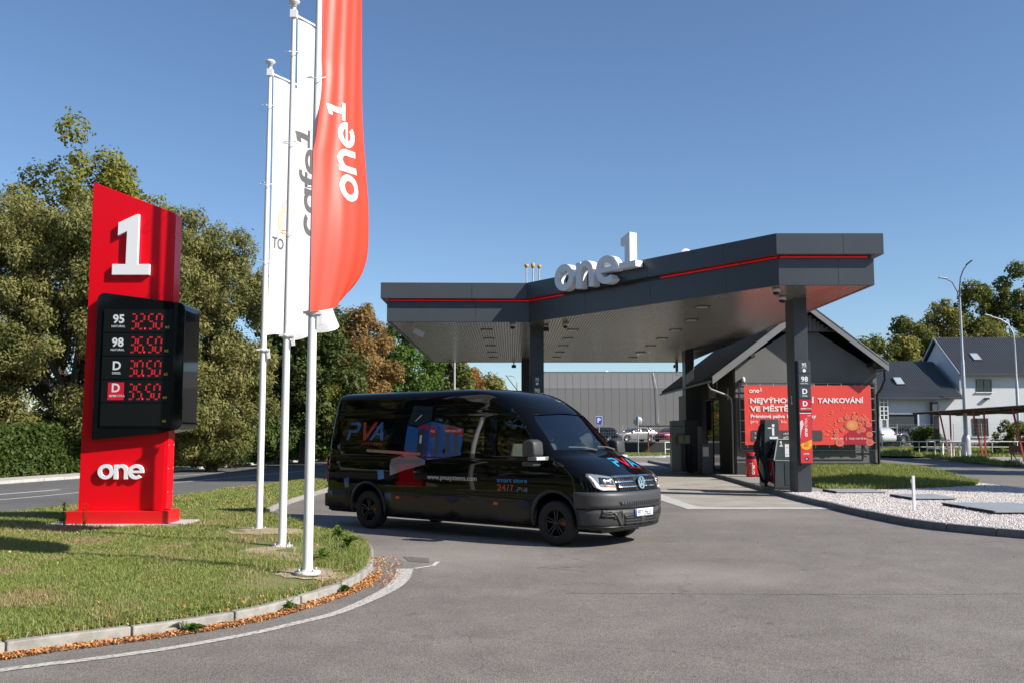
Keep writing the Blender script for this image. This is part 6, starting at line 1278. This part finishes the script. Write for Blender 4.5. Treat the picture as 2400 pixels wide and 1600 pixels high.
gd = MB().box(32.9, 35.45, 84.28, 84.34, 1.0, 3.55).build('garage_opening', mat('garage_shade', (.035, .04, .042), .6), ha); f = MB(); f.box(32.72, 32.9, 84.16, 84.29, .9, 3.75); f.box(35.45, 35.65, 84.16, 84.29, .9, 3.75); f.box(32.9, 35.45, 84.16, 84.29, 3.55, 3.75); f.build('frame', mat('frame_pale', (.62, .64, .66), .6), gd); f = MB(); f.box(32.9, 35.45, 84.2, 84.27, 2.35, 2.42); f.box(32.9, 35.45, 84.2, 84.27, 1.65, 1.75); f.box(34.0, 34.08, 84.2, 84.27, 1.0, 2.4); f.build('bars', M_steel, gd)  # flat dark panel painted as the shaded depth of the open garage
MB().box(36.6, 37.1, 83.7, 84.25, .9, 4.6).build('pilaster', mat('pilaster_dark', (.09, .095, .10), .8), ha)
lw = MB().box(32.05, 32.75, 83.86, 83.90, 3.1, 4.9).build('window', M_win, ha); f = MB()
for i in range(3): f.box(32.02 + i * .34, 32.10 + i * .34, 83.80, 83.86, 3.05, 4.95)
for j in range(6): f.box(32.02, 32.78, 83.805, 83.858, 3.05 + j * .37, 3.11 + j * .37)
f.build('lattice', M_white, lw)
# bank, rubble wall, fence, railing
VB = [(26, 74), (36, 71.5), (48, 70), (62, 69)]; VT = [(26, 83.4), (36, 83.2), (48, 83.2), (62, 83.2)]
def h_vb(P): P = np.asarray(P); return .05 + .55 * np.clip((P[:, 1] - 71.5) / 9, 0, 1)
sheet('bank', VB + VT[::-1], 0, M_gbase, h_vb, grid=1.5)
P = sample_poly(VB + VT[::-1], 55); h = RNG.uniform(.10, .3, len(P)); V, F = blades(P, h_vb(P), h, .06); props(link('grass', np_mesh('grass', V, F, M_grass2)), kind='stuff', label='rough grass on the bank below the houses', cat='grass')
rw = thing('stone_wall', 'low rubble stone wall below the houses', 'wall', (0, 0, 0)); MB().box(27, 60, 82.3, 82.7, .3, 1.05).build('core', mat('mortar_grey', (.12, .115, .10), .9), rw); sm = MB(); rg = random.Random(3); x = 27.0
for row in range(3):
    x = 27.0 + row * .13
    while x < 58:
        w_ = rg.uniform(.22, .5); z = .45 + row * .22; d = rg.uniform(.03, .10); sm.prism([(x + .02, z + .02), (x + w_ * .5, z), (x + w_ - .02, z + .03), (x + w_ - .01, z + .19), (x + w_ * .5, z + .22), (x + .03, z + .18)], 82.3 - d, 82.35, 'y'); x += w_
sm.build('stones', leafmat('rubble_stone', [(.20, .19, .16), (.30, .28, .24), (.15, .14, .12), (.36, .33, .28)], 0.), rw)['kind'] = 'stuff'
fence_('wire_fence', 'thin wire fence above the rubble stone wall', (28, 82.1), (52, 82.1), 1.7, 1.0, 10)
railing('long white railing along the grass bank', [(27.2, 74.6), (31.2, 74.0), (36.5, 73.4), (42, 72.9)], .42, .82, 3, .035)
car('parked_car', 'dark people carrier parked before the annexe garage', (34.6, 86.4 - 2.2, 1.1), R(205), (.035, .037, .05), 'cars by the houses', (1.0, 1.02, 1.1)).location = (34.1, 83.5 - .2, .95)
car('parked_car', 'white hatchback seen from behind between the gable and the dark car', (30.9, 83.3, .95), R(115), (.55, .56, .57), 'cars by the houses')
# platform with the near shelter
PL = [(27.7, 52), (29.4, 62), (30.9, 70.5), (31.5, 71.6), (33, 72.3), (42, 71.5), (40, 50)]
sheet('platform', PL, .12, mat('platform_paving', (.30, .275, .24), .9, noise=(2, .25))); kerb('kerb', [(31.4, 71.8), (30.85, 70.5), (29.35, 62), (27.65, 52), (26.4, 44)], .15, 0, .13, M_kerb_dark, 1.4, side=1)
P, _ = along(resample([(27.9, 53), (29.6, 62), (31.0, 70), (32, 71.6)], .5), 2600, -1.1, .1, .8); h = RNG.uniform(.1, .45, len(P)) * (.6 + .4 * noise2(P, 1.2, 8)); V, F = blades(P, np.full(len(P), .1), np.abs(h) + .06, .07, .6); props(link('weeds', np_mesh('weeds', V, F, M_grass2)), kind='stuff', label='strip of low weeds along the platform kerb', cat='weeds')
sh = thing('bus_shelter', 'long open bus shelter with brown corrugated roof on red posts', 'shelter', (0, 0, 0)); mb = MB(); rl = 24.; L0 = Vector((31.1, 75.0, 3.42)); dirx = Vector((-.085, -1, 0)).normalized(); diry = Vector((1, -.085, 0)).normalized(); k = 0; s = 0.
while s < rl:
    a = L0 + dirx * s; q = [(0, 0), (.07, .05), (.14, 0)]; V = []
    for d_ in (0, 3.6):
        for o_, z in ((0, 0), (.07, .055), (.14, 0), (.14, -.025), (.07, .03), (0, -.025)): V.append(a + dirx * o_ + diry * d_ + Vector((0, 0, z - d_ * .03)))
    mb.add(V, [(0, 6, 7, 1), (1, 7, 8, 2), (2, 8, 9, 3), (3, 9, 10, 4), (4, 10, 11, 5), (5, 11, 6, 0), (0, 1, 4, 5), (1, 2, 3, 4), (6, 11, 10, 7), (7, 10, 9, 8)]); s += .14
mb.build('roof', M_rust, sh)['kind'] = 'stuff'
M_postred = mat('post_red', (.36, .055, .04), .6, noise=(3, .2))
for i in range(4):
    b = L0 + dirx * (4.0 + i * 6.2) + diry * 1.5; b.z = 0; 
    for e, o_ in ((-.9, -1.2), (.0, -.1)):
        MB().bar((b.x + e * .2, b.y, .12), (b.x + e * .9, b.y + e * .1, 3.42), .09).build('post', M_postred, sh)
    c = L0 + dirx * (4.0 + i * 6.2); MB().bar(c + Vector((0, 0, -.12)), c + diry * 3.6 + Vector((0, 0, -.23)), .08, .14).build('rafter', M_rust, sh)
    MB().bar((b.x - .35, b.y, 1.35), (b.x + .05, b.y, 1.35), .06).build('brace', M_postred, sh)
for d_ in (.15, 1.8, 3.4): a = L0 + diry * d_ + Vector((0, 0, -.07 - d_ * .03)); MB().bar(a, a + dirx * rl, .07, .09).build('purlin', M_rust, sh)
railing('row of white posts with rail along the platform edge', [(31.2, 70), (30.3, 64.5)], .12, 1.1, 4, .045, False); railing('white square railing beside the lamp on the platform', [(30.6, 71.2), (31.9, 70.2)], .12, 1.25, 3, .045)
bnch = thing('bench', 'dark red bench under the long bus shelter', 'bench', (31.9, 60.5, .12), R(95)); MB().box(-.9, .9, -.2, .2, .42, .48).build('seat', mat('bench_red', (.14, .03, .02), .6), bnch); MB().box(-.9, .9, .2, .25, .55, .95).build('backrest', mat('bench_red', (.14, .03, .02), .6), bnch)
for x in (-.75, .75): MB().bar((x, -.18, 0), (x, .1, .45), .05).build('leg', M_blackmat, bnch); MB().bar((x, .2, 0), (x, .22, .9), .05).build('leg', M_blackmat, bnch)
bs = thing('bus_stop_sign', 'bus stop post with a tall dark timetable board beside the big lamp', 'sign', (31.55, 71.6, .1));
for x in (-.18, .18): MB().tube([(x, 0, 0), (x, 0, 3.0)], .03, 8).build('post', mat('stop_post', (.05, .05, .055), .5), bs)
MB().box(-.16, .16, -.03, .03, 1.0, 2.1).build('board', M_blackmat, bs, bevel=.01); MB().box(-.2, .2, -.035, .035, 2.15, 3.05).build('plate', mat('stop_plate', (.20, .21, .24), .4), bs, bevel=.03)
M_lpole = mat('lamp_pole', (.42, .43, .44), .45, .4, noise=(2, .1))
lp = thing('street_lamp', 'tall two armed grey street lamp right of the canopy', 'street lamp', (32.0, 68, .1)); MB().lathe([(.30, 0), (.30, 1.25), (.27, 1.45), (.15, 1.75), (.13, 4), (.12, 6.9), (.09, 7.0), (.085, 9.2), (.06, 11.4)], 18).build('pole', M_lpole, lp)
MB().tube([(0, 0, 11.3), (.02, 0, 12.0), (.12, 0, 12.8), (.34, 0, 13.35), (.62, 0, 13.75)], [.06, .055, .05, .045, .04], 8).build('arm', mat('lamp_arm_dark', (.08, .085, .10), .5), lp); MB().tube([(-.02, 0, 11.0), (-.15, 0, 11.8), (-.5, 0, 12.5), (-.95, 0, 12.72)], [.05, .045, .04, .035], 8).build('arm', mat('lamp_arm_dark', (.08, .085, .10)), lp)
b = MB().box(-.16, .34, -.14, .14, -.04, .04); b.xf(Matrix.Translation((.72, 0, 13.85)) @ Matrix.Rotation(R(-38), 4, 'Y')); b.build('lamp_head', M_anthdark, lp, bevel=.02); b = MB().box(-.55, .0, -.13, .13, -.03, .04); b.xf(Matrix.Translation((-.9, 0, 12.74)) @ Matrix.Rotation(R(8), 4, 'Y')); b.build('lamp_head', M_lpole, lp, bevel=.02)
lq = thing('street_lamp', 'single armed pale street lamp before the taller house', 'street lamp', (42.7, 84.0 - 2.8, .5)); MB().lathe([(.28, 0), (.28, 1.3), (.15, 1.8), (.12, 5.8), (.085, 5.9), (.07, 9.0)], 16).build('pole', M_lpole, lq); MB().tube([(0, 0, 8.9), (-.08, 0, 9.8), (-.45, 0, 10.6), (-1.1, 0, 11.0), (-1.9, 0, 11.25)], [.07, .06, .055, .05, .04], 8).build('arm', M_lpole, lq); b = MB().box(-.6, 0, -.13, .13, -.04, .04); b.xf(Matrix.Translation((-1.85, 0, 11.26)) @ Matrix.Rotation(R(14), 4, 'Y')); b.build('lamp_head', M_lpole, lq, bevel=.02)
lr = thing('street_lamp', 'slim pale lamp post behind the left half of the canopy', 'street lamp', (-3.6, 60, 0)); MB().lathe([(.13, 0), (.13, 1.2), (.09, 1.4), (.055, 8.6)], 14).build('pole', M_lpole, lr); MB().tube([(0, 0, 8.5), (.1, 0, 9.0), (.9, 0, 9.3)], .04, 8).build('arm', M_lpole, lr); MB().box(.8, 1.35, -.1, .1, 9.25, 9.33).build('lamp_head', M_lpole, lr, bevel=.02)
ls = thing('street_lamp', 'far small lamp with curved arm left of the left column', 'street lamp', (.68, 130, 0)); MB().lathe([(.12, 0), (.07, 8.8)], 10).build('pole', M_lpole, ls); MB().tube([(0, 0, 8.7), (-.08, 0, 9.3), (-.4, 0, 9.6), (-1.0, 0, 9.68)], .05, 8).build('arm', M_lpole, ls); MB().box(-1.25, -.7, -.12, .12, 9.64, 9.72).build('lamp_head', M_lpole, ls, bevel=.02)

# ---------------------------------------------------------------- trees and shrubs
def leafpal(name, cols, trans=.34, patch=None): return leafmat(name, [tuple(min(1, c * 1.3) for c in q) for q in cols], trans, patch, .5, .012)
LM = dict(
    willow=leafpal('leaf_willow', [(.15, .15, .045), (.20, .19, .065), (.10, .11, .03), (.24, .22, .08), (.17, .165, .05), (.27, .245, .10)], patch=(.32, (.105, .125, .034), .48, .66)),
    oak=leafpal('leaf_oak', [(.15, .16, .025), (.20, .19, .035), (.11, .135, .02), (.24, .20, .045), (.13, .15, .026)]),
    dark=leafpal('leaf_dark', [(.05, .07, .018), (.075, .095, .024), (.038, .055, .015), (.10, .11, .03)]),
    green=leafpal('leaf_green', [(.055, .10, .014), (.08, .135, .02), (.04, .075, .012), (.10, .15, .03)]),
    tan=leafpal('leaf_tan', [(.24, .14, .05), (.18, .11, .035), (.28, .17, .06), (.13, .10, .03), (.22, .13, .05), (.10, .09, .025)]),
    orange=leafpal('leaf_orange', [(.22, .085, .018), (.17, .065, .015), (.27, .11, .022), (.12, .07, .018), (.08, .07, .018)]),
    olive=leafpal('leaf_olive', [(.18, .165, .04), (.14, .145, .035), (.23, .195, .06), (.11, .115, .027)]),
    rgreen=leafpal('leaf_rgreen', [(.075, .095, .022), (.11, .125, .028), (.05, .07, .016), (.16, .15, .035), (.09, .11, .027)]),
    hedge=leafpal('leaf_hedge', [(.055, .085, .018), (.075, .105, .024), (.04, .065, .014), (.10, .12, .035)]))
def leaf_cloud(C, Rr, n, size, asp, rng, droop=0., shell=.55):
    """n leaf cards through clumps with centres C and radii Rr"""
    w_ = Rr ** 2; k = rng.choice(len(C), n, p=w_ / w_.sum()); d = rng.normal(size=(n, 3)); d /= np.linalg.norm(d, axis=1)[:, None]
    rr = Rr[k] * (shell + (1 - shell) * rng.random(n)) * (1 + .12 * rng.normal(size=n)); P = C[k] + d * rr[:, None]
    nr = d * .75 + rng.normal(size=(n, 3)) * .5 + [.12, -.1, .3]; nr /= np.linalg.norm(nr, axis=1)[:, None]
    t = rng.normal(size=(n, 3)); t[:, 2] -= droop * 2.2; t -= nr * (t * nr).sum(1)[:, None]; t /= np.linalg.norm(t, axis=1)[:, None] + 1e-9; b = np.cross(nr, t)
    s = size * rng.choice([.7, 1., 1.5], n, p=[.5, .35, .15]) * rng.uniform(.7, 1.2, n); tt = t * (s * asp)[:, None] * .5; bb = b * s[:, None] * .5
    V = np.stack([P - tt, P + bb - tt * .1, P + tt, P - bb - tt * .1], 1).reshape(-1, 3); return V, np.arange(n)[:, None] * 4 + np.array([0, 1, 2, 3])
def tree(name, label, base, blobs, n, size, pal, seed, asp=1.6, droop=0., clump=(.5, 1.1), nc=60, trunk=.25, group='trees along the road', limbs=7, cat='tree', fill=.75):
    """blobs: ellipsoids (dx, dy, z, rx, ry, rz) making the crown"""
    rng = np.random.default_rng(seed); bx_, by_ = base; t = thing(name, label, cat, (bx_, by_, 0), 0, group); B = np.array(blobs, float); vol = B[:, 3] * B[:, 4] * B[:, 5]; C = []; Rr = []
    for b, q in zip(B, np.maximum(4, (nc * vol / vol.sum()).astype(int))):
        d = rng.normal(size=(q, 3)); d /= np.linalg.norm(d, axis=1)[:, None]; r_ = (fill + (1 - fill) * rng.random(q)) * rng.choice([1, .62], q, p=[.75, .25]); C.append(b[:3] + d * r_[:, None] * b[3:6]); Rr.append(rng.uniform(*clump, q) * min(1, b[3:6].min() / 1.4 + .25))
    C = np.concatenate(C); Rr = np.concatenate(Rr); lo = C[:, 2] - Rr; C[:, 2] += np.maximum(0, .15 - lo)
    V, F = leaf_cloud(C, Rr, n, size, asp, rng, droop); o = link('crown', np_mesh('crown', V, F, pal), t)
    top = B[:, 2].max(); mb = MB(); zt = max(1.0, top * .8); pts = [(0, 0, -.05)] + [(rng.normal() * .12 * z / 3, rng.normal() * .12 * z / 3, z) for z in np.linspace(zt * .25, zt, 5)]
    mb.tube(pts, list(np.linspace(trunk, trunk * .25, 6)), 8)
    for i in range(limbs):
        c = C[rng.integers(len(C))]; s_ = pts[1 + i % 4]; m_ = (np.array(s_) + c) / 2 + [0, 0, .3]; mb.tube([s_, tuple(m_), tuple(c)], [trunk * .45, trunk * .28, trunk * .08], 6)
    mb.build('trunk', M_bark, t); return t
tree('oak_tree', 'tall oak with yellow green crown rising above the willow at left', (-26.6, 57), [(-6.5, 0, 13.2, 5.2, 3.5, 3.0), (0, 0, 14.4, 4.6, 3.5, 4.4), (.4, 0, 18.2, 1.3, 1.5, 2.3), (4.2, 0, 14.0, 1.6, 2, 2.0), (6.2, 1, 13.0, 1.2, 1.2, 1.1), (-11, 0, 13, 3.5, 3, 3)], 42000, .17, LM['oak'], 21, 1.3, 0, (.55, 1.1), 150, .4, limbs=12)
tree('willow_tree', 'broad olive grey willow filling the left edge behind the totem', (-20.5, 45), [(-1.5, 0, 9.8, 4.6, 3.4, 3.5), (2.6, .5, 8.8, 3.4, 3.0, 3.8), (-4.5, 0, 7.6, 4, 3, 4.2), (0, -.6, 4.7, 5.0, 3, 3.6), (4.2, -.5, 3.8, 3.2, 2.6, 3.2), (-5, -.5, 3.4, 3.8, 2.6, 2.8)], 290000, .07, LM['willow'], 22, 2.6, .5, (.35, .85), 620, .35, limbs=14)
tree('willow_tree', 'olive grey willow between the totem and the flagpoles', (-14.6, 47), [(-1.6, 0, 10.6, 1.8, 2.2, 2.5), (.3, 0, 9.2, 2.0, 2.4, 2.6), (1.5, .3, 7.0, 1.8, 2.3, 3.0), (-2, -.3, 6.6, 2.8, 2.5, 3.8), (-.2, -.8, 3.2, 3.2, 2.4, 3.0), (-4, 0, 6.5, 2.5, 2.5, 4.5), (-5, 0, 3, 2.5, 2, 2.6)], 210000, .07, LM['willow'], 23, 2.6, .45, (.35, .8), 500, .3, limbs=12)
tree('dark_tree', 'dark green tree behind the rear flagpoles', (-12.6, 58), [(0, 0, 7.6, 2.6, 2.5, 2.8), (.8, 0, 4.5, 3.0, 2.5, 3.2), (-2.4, .4, 6, 2.2, 2.4, 3.4), (2.2, -.3, 3.0, 2.2, 2, 2.4)], 34000, .15, LM['dark'], 24, 1.5, 0, (.5, 1.0), 130)
tree('dark_tree', 'mid green tree between the middle pole and the red flag pole', (-14.4, 64), [(0, 0, 7.4, 2.2, 2, 2.2), (.4, 0, 5.0, 2.6, 2.2, 2.6), (0, 0, 2.6, 2.8, 2, 2.2)], 24000, .15, LM['rgreen'], 25, 1.5, 0, (.5, 1.0), 100)
tree('brown_tree', 'tall tree turning brown behind the red flag', (-12.4, 74), [(0, 0, 9.4, 2.2, 2, 2.2), (.6, 0, 11.2, 1.1, 1.2, 1.0), (1.9, 0, 9.4, 1.1, 1.2, 1.1), (-1.4, 0, 7.2, 2.4, 2, 2.2), (.4, 0, 6.2, 2.6, 2, 2.6)], 26000, .17, LM['tan'], 26, 1.4, 0, (.45, .95), 130)
tree('tan_tree', 'tan brown autumn tree above the rear of the van', (-11.2, 69), [(0, 0, 6.4, 2.3, 2, 2.2), (1.3, 0, 4.4, 2.2, 2, 2.8), (-1.2, 0, 3.6, 2.2, 2, 2.4)], 26000, .15, LM['tan'], 27, 1.4, 0, (.45, .9), 120)
tree('orange_tree', 'small orange leaved tree right of the red flag pole', (-13.0, 66.5), [(0, 0, 3.8, 1.9, 1.6, 2.0), (.5, -.2, 2.2, 2.2, 1.6, 1.8)], 17000, .14, LM['orange'], 28, 1.4, 0, (.4, .8), 80)
tree('green_tree', 'fresh green tree below the left end of the canopy', (-8.9, 77), [(0, 0, 8.8, 1.8, 2, 2.2), (.9, 0, 5.8, 2.2, 2, 3.0), (-.6, 0, 4.2, 2.4, 2, 2.8), (1.4, 0, 3.2, 2.4, 2, 2.4)], 28000, .17, LM['green'], 29, 1.4, 0, (.5, 1.0), 120)
tree('dark_tree', 'dark green tree seen under the canopy left of the slim lamp', (-6.6, 92), [(0, 0, 7.4, 2.6, 2, 2.4), (.4, 0, 4.2, 2.8, 2, 3.0)], 17000, .2, LM['rgreen'], 30, 1.4, 0, (.6, 1.1), 80)
tree('orange_tree', 'orange brown tree right of the slim lamp under the canopy', (-4.9, 97), [(0, 0, 6.4, 1.9, 2, 2.2), (.3, 0, 3.6, 2.2, 2, 2.4)], 14000, .19, LM['orange'], 31, 1.4, 0, (.5, 1.0), 70)
tree('olive_tree', 'yellow green tree under the middle of the left soffit', (-3.1, 110), [(-.8, 0, 7.2, 1.8, 2, 2.2), (.6, 0, 6.0, 2.0, 2, 2.0), (0, 0, 3.4, 3.0, 2, 2.8)], 16000, .22, LM['olive'], 32, 1.4, 0, (.6, 1.1), 80)
tree('olive_tree', 'low olive tree just left of the left column', (-.9, 118), [(0, 0, 5.0, 1.8, 2, 1.8), (.2, 0, 3.0, 2.4, 2, 2.4)], 12000, .22, LM['olive'], 33, 1.4, 0, (.6, 1.1), 60)
tree('olive_tree', 'tiny tree top right of the far lamp', (1.6, 150), [(0, 0, 4.4, 1.6, 2, 2.4)], 5000, .26, LM['olive'], 34, 1.4, 0, (.6, 1.1), 30)
# wall of greenery further back so no gap shows between the trunks
tree('thicket', 'dense dark undergrowth behind the roadside trees', (-17, 62), [(x, y, 3.4, 4, 2.5, 4.2) for x, y in ((-20, -6), (-14, -4), (-8, -2), (-3, 2), (1.5, 8), (4, 18), (7, 30), (10, 42), (12, 56))], 62000, .20, LM['dark'], 35, 1.5, 0, (.7, 1.3), 200, .2, cat='shrubs', limbs=3)
tree('bush', 'dense leafy bush behind the pavement between totem and poles', (-16.2, 51.5), [(0, 0, 1.6, 2.4, 1.4, 1.7), (2.2, 2.5, 1.3, 2.0, 1.4, 1.5), (-1.8, -2.5, 1.3, 1.8, 1.2, 1.4)], 26000, .12, LM['hedge'], 36, 1.6, 0, (.35, .7), 110, .06, 'shrubs by the road', 4, 'bush')
tree('bush', 'bright green bush behind the left flagpole', (-14.4, 60), [(0, 0, 1.5, 1.8, 1.3, 1.6), (1.8, 3.5, 1.2, 1.6, 1.2, 1.4)], 15000, .12, LM['green'], 37, 1.6, 0, (.35, .7), 70, .06, 'shrubs by the road', 4, 'bush')
# clipped hedge at far left: box-like volume of leaves
rng = np.random.default_rng(40); n = 80000; hx = rng.uniform(0, 26, n); f_ = rng.random(n); fr_ = f_ < .7
hp = np.stack([hx, np.where(fr_, rng.normal(0, .10, n), rng.uniform(0, 2.0, n)), np.where(fr_, rng.uniform(.05, 2.1, n), 2.1 + rng.normal(0, .07, n))], 1); hp[:, 1] += .14 * noise2(hp[:, [0, 2]], 1.6, 3); hp[:, 2] += np.where(fr_, 0, .08 * noise2(hp[:, [0, 1]], 1.1, 4))
V, F = leaf_cloud(hp, np.full(n, .06), n, .10, 1.8, rng); hd = thing('hedge', 'clipped green hedge along the left edge behind the road', 'hedge', (-21.0, 39.6, 0), R(6) + PI); hd.rotation_euler = (0, 0, R(70)); hd.location = (-22.6, 28.5, 0); hd.rotation_euler = (0, 0, R(79)); link('foliage', np_mesh('foliage', V, F, LM['hedge']), hd)
sb = MB()
for x in np.arange(.5, 26, .9): sb.tube([(x, .8, 0), (x + .1, .9, 1.0), (x - .1, .8, 1.9)], [.04, .03, .015], 6)
sb.build('stems', M_bark, hd)['kind'] = 'stuff'
# right: wooded slope behind the houses
for i, (nm, lab, px, y, bl, n, pal, sd) in enumerate((
    ('broadleaf_tree', 'round green tree right of the dark gable roof', 40.2, 108, [(-1.8, 0, 9.4, 2.2, 2.5, 2.4), (1.2, 0, 10.6, 2.6, 2.5, 2.6), (0, 0, 6.4, 4.0, 3, 3.6)], 17000, 'rgreen', 51),
    ('brown_tree', 'small brown tree tucked behind the edge of the dark gable roof', 36.8, 104, [(0, 0, 8.6, 1.9, 2, 1.9), (0, 0, 5.5, 2.4, 2, 3)], 9000, 'tan', 52),
    ('broadleaf_tree', 'rust tinged tree between the round green tree and the wood', 44.6, 110, [(0, 0, 10.2, 2.0, 2.5, 2.4), (0, 0, 6.5, 3.0, 2.5, 3.4)], 11000, 'olive', 53),
    ('broadleaf_tree', 'green tree above the ridge of the annexe', 48.6, 114, [(-.8, 0, 12.6, 2.4, 2.5, 3.0), (1.2, 0, 9, 3.4, 3, 4)], 15000, 'rgreen', 54),
    ('broadleaf_tree', 'yellow topped tree behind the two armed lamp', 53.5, 118, [(0, 0, 15.5, 2.0, 2.5, 3.0), (-1.8, 0, 11.5, 2.6, 2.5, 3.6), (1.5, 0, 9, 3.4, 3, 5)], 17000, 'olive', 55),
    ('broadleaf_tree', 'large dark tree above the taller house ridge', 58.4, 120, [(0, 0, 16.8, 3.0, 3, 4.0), (-2.6, 0, 12, 2.8, 3, 4), (2, 0, 10, 4, 3, 5)], 22000, 'rgreen', 56),
    ('broadleaf_tree', 'tallest tree of the wood at the right edge', 64.6, 122, [(0, 0, 19.0, 3.6, 3, 4.6), (-2.8, 0, 14, 3, 3, 5), (3, 0, 13, 4, 3, 7), (0, 0, 8, 5, 3, 5)], 30000, 'rgreen', 57),
    ('broadleaf_tree', 'lighter green tree low behind the single armed lamp', 56.6, 112, [(0, 0, 11.4, 3.0, 2.5, 2.8), (0, 0, 7.0, 4.2, 2.5, 4)], 15000, 'olive', 58),
    ('broadleaf_tree', 'light green tree low at the right edge behind the taller house', 62.4, 113, [(0, 0, 12.0, 3.0, 2.5, 2.8), (0, 0, 7.2, 4.2, 2.5, 4)], 14000, 'rgreen', 59))):
    tree(nm, lab, (px, y), bl, n, .25, LM[pal], sd, 1.4, 0, (.7, 1.35), 70, .3, 'wood behind the houses', 8)
tree('bush', 'round dark green bush on the grass bank before the annexe', (32.7, 76.2), [(0, 0, 1.35, 1.15, 1.0, 1.05), (.3, 0, .8, 1.35, 1, .8)], 12000, .09, LM['hedge'], 60, 2.4, -.3, (.25, .5), 60, .05, 'shrubs right', 4, 'bush')
tree('bush', 'spreading bush beside the shelter at the right edge', (39.5, 74.5), [(0, 0, 1.6, 2.4, 1.2, 1.3), (2, 0, 1.4, 2, 1.2, 1.2)], 12000, .11, LM['rgreen'], 61, 2.4, -.3, (.3, .6), 60, .05, 'shrubs right', 4, 'bush')
rng = np.random.default_rng(65); n = 26000; C = np.stack([rng.uniform(66, 150, 260), rng.uniform(112, 128, 260), rng.uniform(1.5, 11, 260)], 1); V, F = leaf_cloud(C, rng.uniform(1.6, 3.2, 260), n, .55, 1.4, rng); props(link('far_wood', np_mesh('far_wood', V, F, LM['rgreen'])), kind='stuff', label='belt of woodland running on beyond the right edge', cat='wood')
# neighbours outside the frame: they throw the shade on the right and are mirrored in the van
for x, y, h_, rr_, sd in ((25.0, 25.2, 13.0, 1.6, 71), (33, 41, 12.0, 3., 72), (41, 47, 13.5, 3.4, 73)):
    tree('shade_tree', ('slender leafy tree nearest the gravel bed beyond the side road', 'leafy tree level with the shop beyond the side road', 'leafy tree farthest along the side road before the platform')[sd - 71], (x, y), [(0, 0, h_ * .75, rr_ * .9, rr_ * .9, h_ * .25), (0, 0, h_ * .5, rr_, rr_, h_ * .25)], 14000, .26, LM['rgreen'], sd, 1.4, 0, (.7, 1.2), 90, .3, 'trees beyond the side road', 8)
for x, y, sd in ((-28, 22, 74), (-29, 12, 75), (-31, 3, 76), (-33, -8, 77)):
    tree('willow_tree', ('willow just beyond the left edge beside the clipped hedge', 'willow beside the road level with the red totem', 'willow beside the road level with the photographer', 'willow farthest back beside the road behind the photographer')[sd - 74], (x, y), [(0, 0, 10, 5.4, 5.4, 5.5), (0, 0, 4.5, 6, 6, 4.2)], 20000, .36, LM['willow'], sd, 1.6, .4, (.9, 1.6), 90, .35, 'willows left of the picture', 8)

for i, (x, y) in enumerate(((-24, -20), (-12, -26), (1, -28), (14, -27))):
    tree('roadside_tree', ('dark tree behind the photographer at the left end of the row', 'dark tree behind the photographer, second from the left', 'dark tree straight behind the photographer', 'dark tree behind the photographer at the right end of the row')[i], (x, y), [(0, 0, 9.5, 5.5, 4, 5), (0, 0, 4.5, 6.5, 4, 4.2)], 16000, .4, LM['dark'], 90 + i, 1.5, 0, (1, 1.7), 80, .35, 'trees behind the photographer', 6)

# ---------------------------------------------------------------- weeds at the kerb and on the lawn
M_weed = leafpal('weed_leaf', [(.07, .14, .02), (.10, .18, .03), (.05, .10, .015), (.13, .19, .05)], .35)
def weed(label, loc, r_, h_, n, seed, tall=False):
    rng = np.random.default_rng(seed); t = thing('weed', label, 'weed', loc, 0, 'weeds around the lawn'); a = rng.uniform(0, 2 * PI, n); V = []; F = []
    for i in range(n):
        el = rng.uniform(.2, 1.1); L_ = r_ * rng.uniform(.5, 1.1); d = np.array([math.cos(a[i]), math.sin(a[i]), 0]); s = np.array([-d[1], d[0], 0]); z0 = rng.uniform(0, h_) if tall else 0; b = d * .01 + [0, 0, z0]
        p1 = b + d * L_ * .5 * math.cos(el) + [0, 0, L_ * .6 * math.sin(el) + .01]; p2 = b + d * L_ * math.cos(el * .6) + [0, 0, L_ * .55 * math.sin(el)]; w_ = L_ * rng.uniform(.14, .26); k = len(V)
        V += [b, p1 + s * w_, p2, p1 - s * w_]; F.append((k, k + 1, k + 2, k + 3))
    link('leaves', np_mesh('leaves', np.array(V), np.array(F), M_weed), t)
    mb = MB()
    for j in range(3): mb.tube([(0, 0, -.01), (rng.normal() * .02, rng.normal() * .02, h_ * .6), (rng.normal() * .04, rng.normal() * .04, h_)], [.006, .005, .003], 5)
    mb.build('stem', mat('weed_stem', (.10, .14, .03), .7), t)
for lab, loc, r_, h_, n, sd, tl in (
    ('broad weed at the kerb foot at about the middle of the leaf band', (-2.94, 8.9, .0), .17, .10, 34, 81, False), ('leafy weed in the leaf band below the nearest flagpole', (-2.28, 9.98, 0), .16, .12, 36, 82, False), ('lush weed at the kerb where the leaf band widens', (-1.93, 11.05, 0), .17, .16, 40, 83, False),
    ('bushy broad leaved weed on the tip of the lawn nearest the van', (-2.65, 14.9, .15), .17, .16, 46, 84, True), ('low leafy weed on the lawn tip beside the kerb', (-2.3, 13.7, .15), .17, .16, 36, 85, True), ('dark low weed on the lawn right of the nearest pole', (-2.45, 12.6, .16), .15, .12, 30, 89, True),
    ('tall yellowish weed before the left end of the totem plinth', (-7.72, 16.75, .16), .07, .42, 60, 86, True), ('slimmer tall weed before the totem plinth, right of the other', (-7.38, 16.8, .16), .06, .40, 44, 87, True), ('small weed at the foot of the left flagpole', (-4.2, 16.7, .14), .10, .10, 20, 88, False)): weed(lab, loc, r_, h_, n, sd, tl)
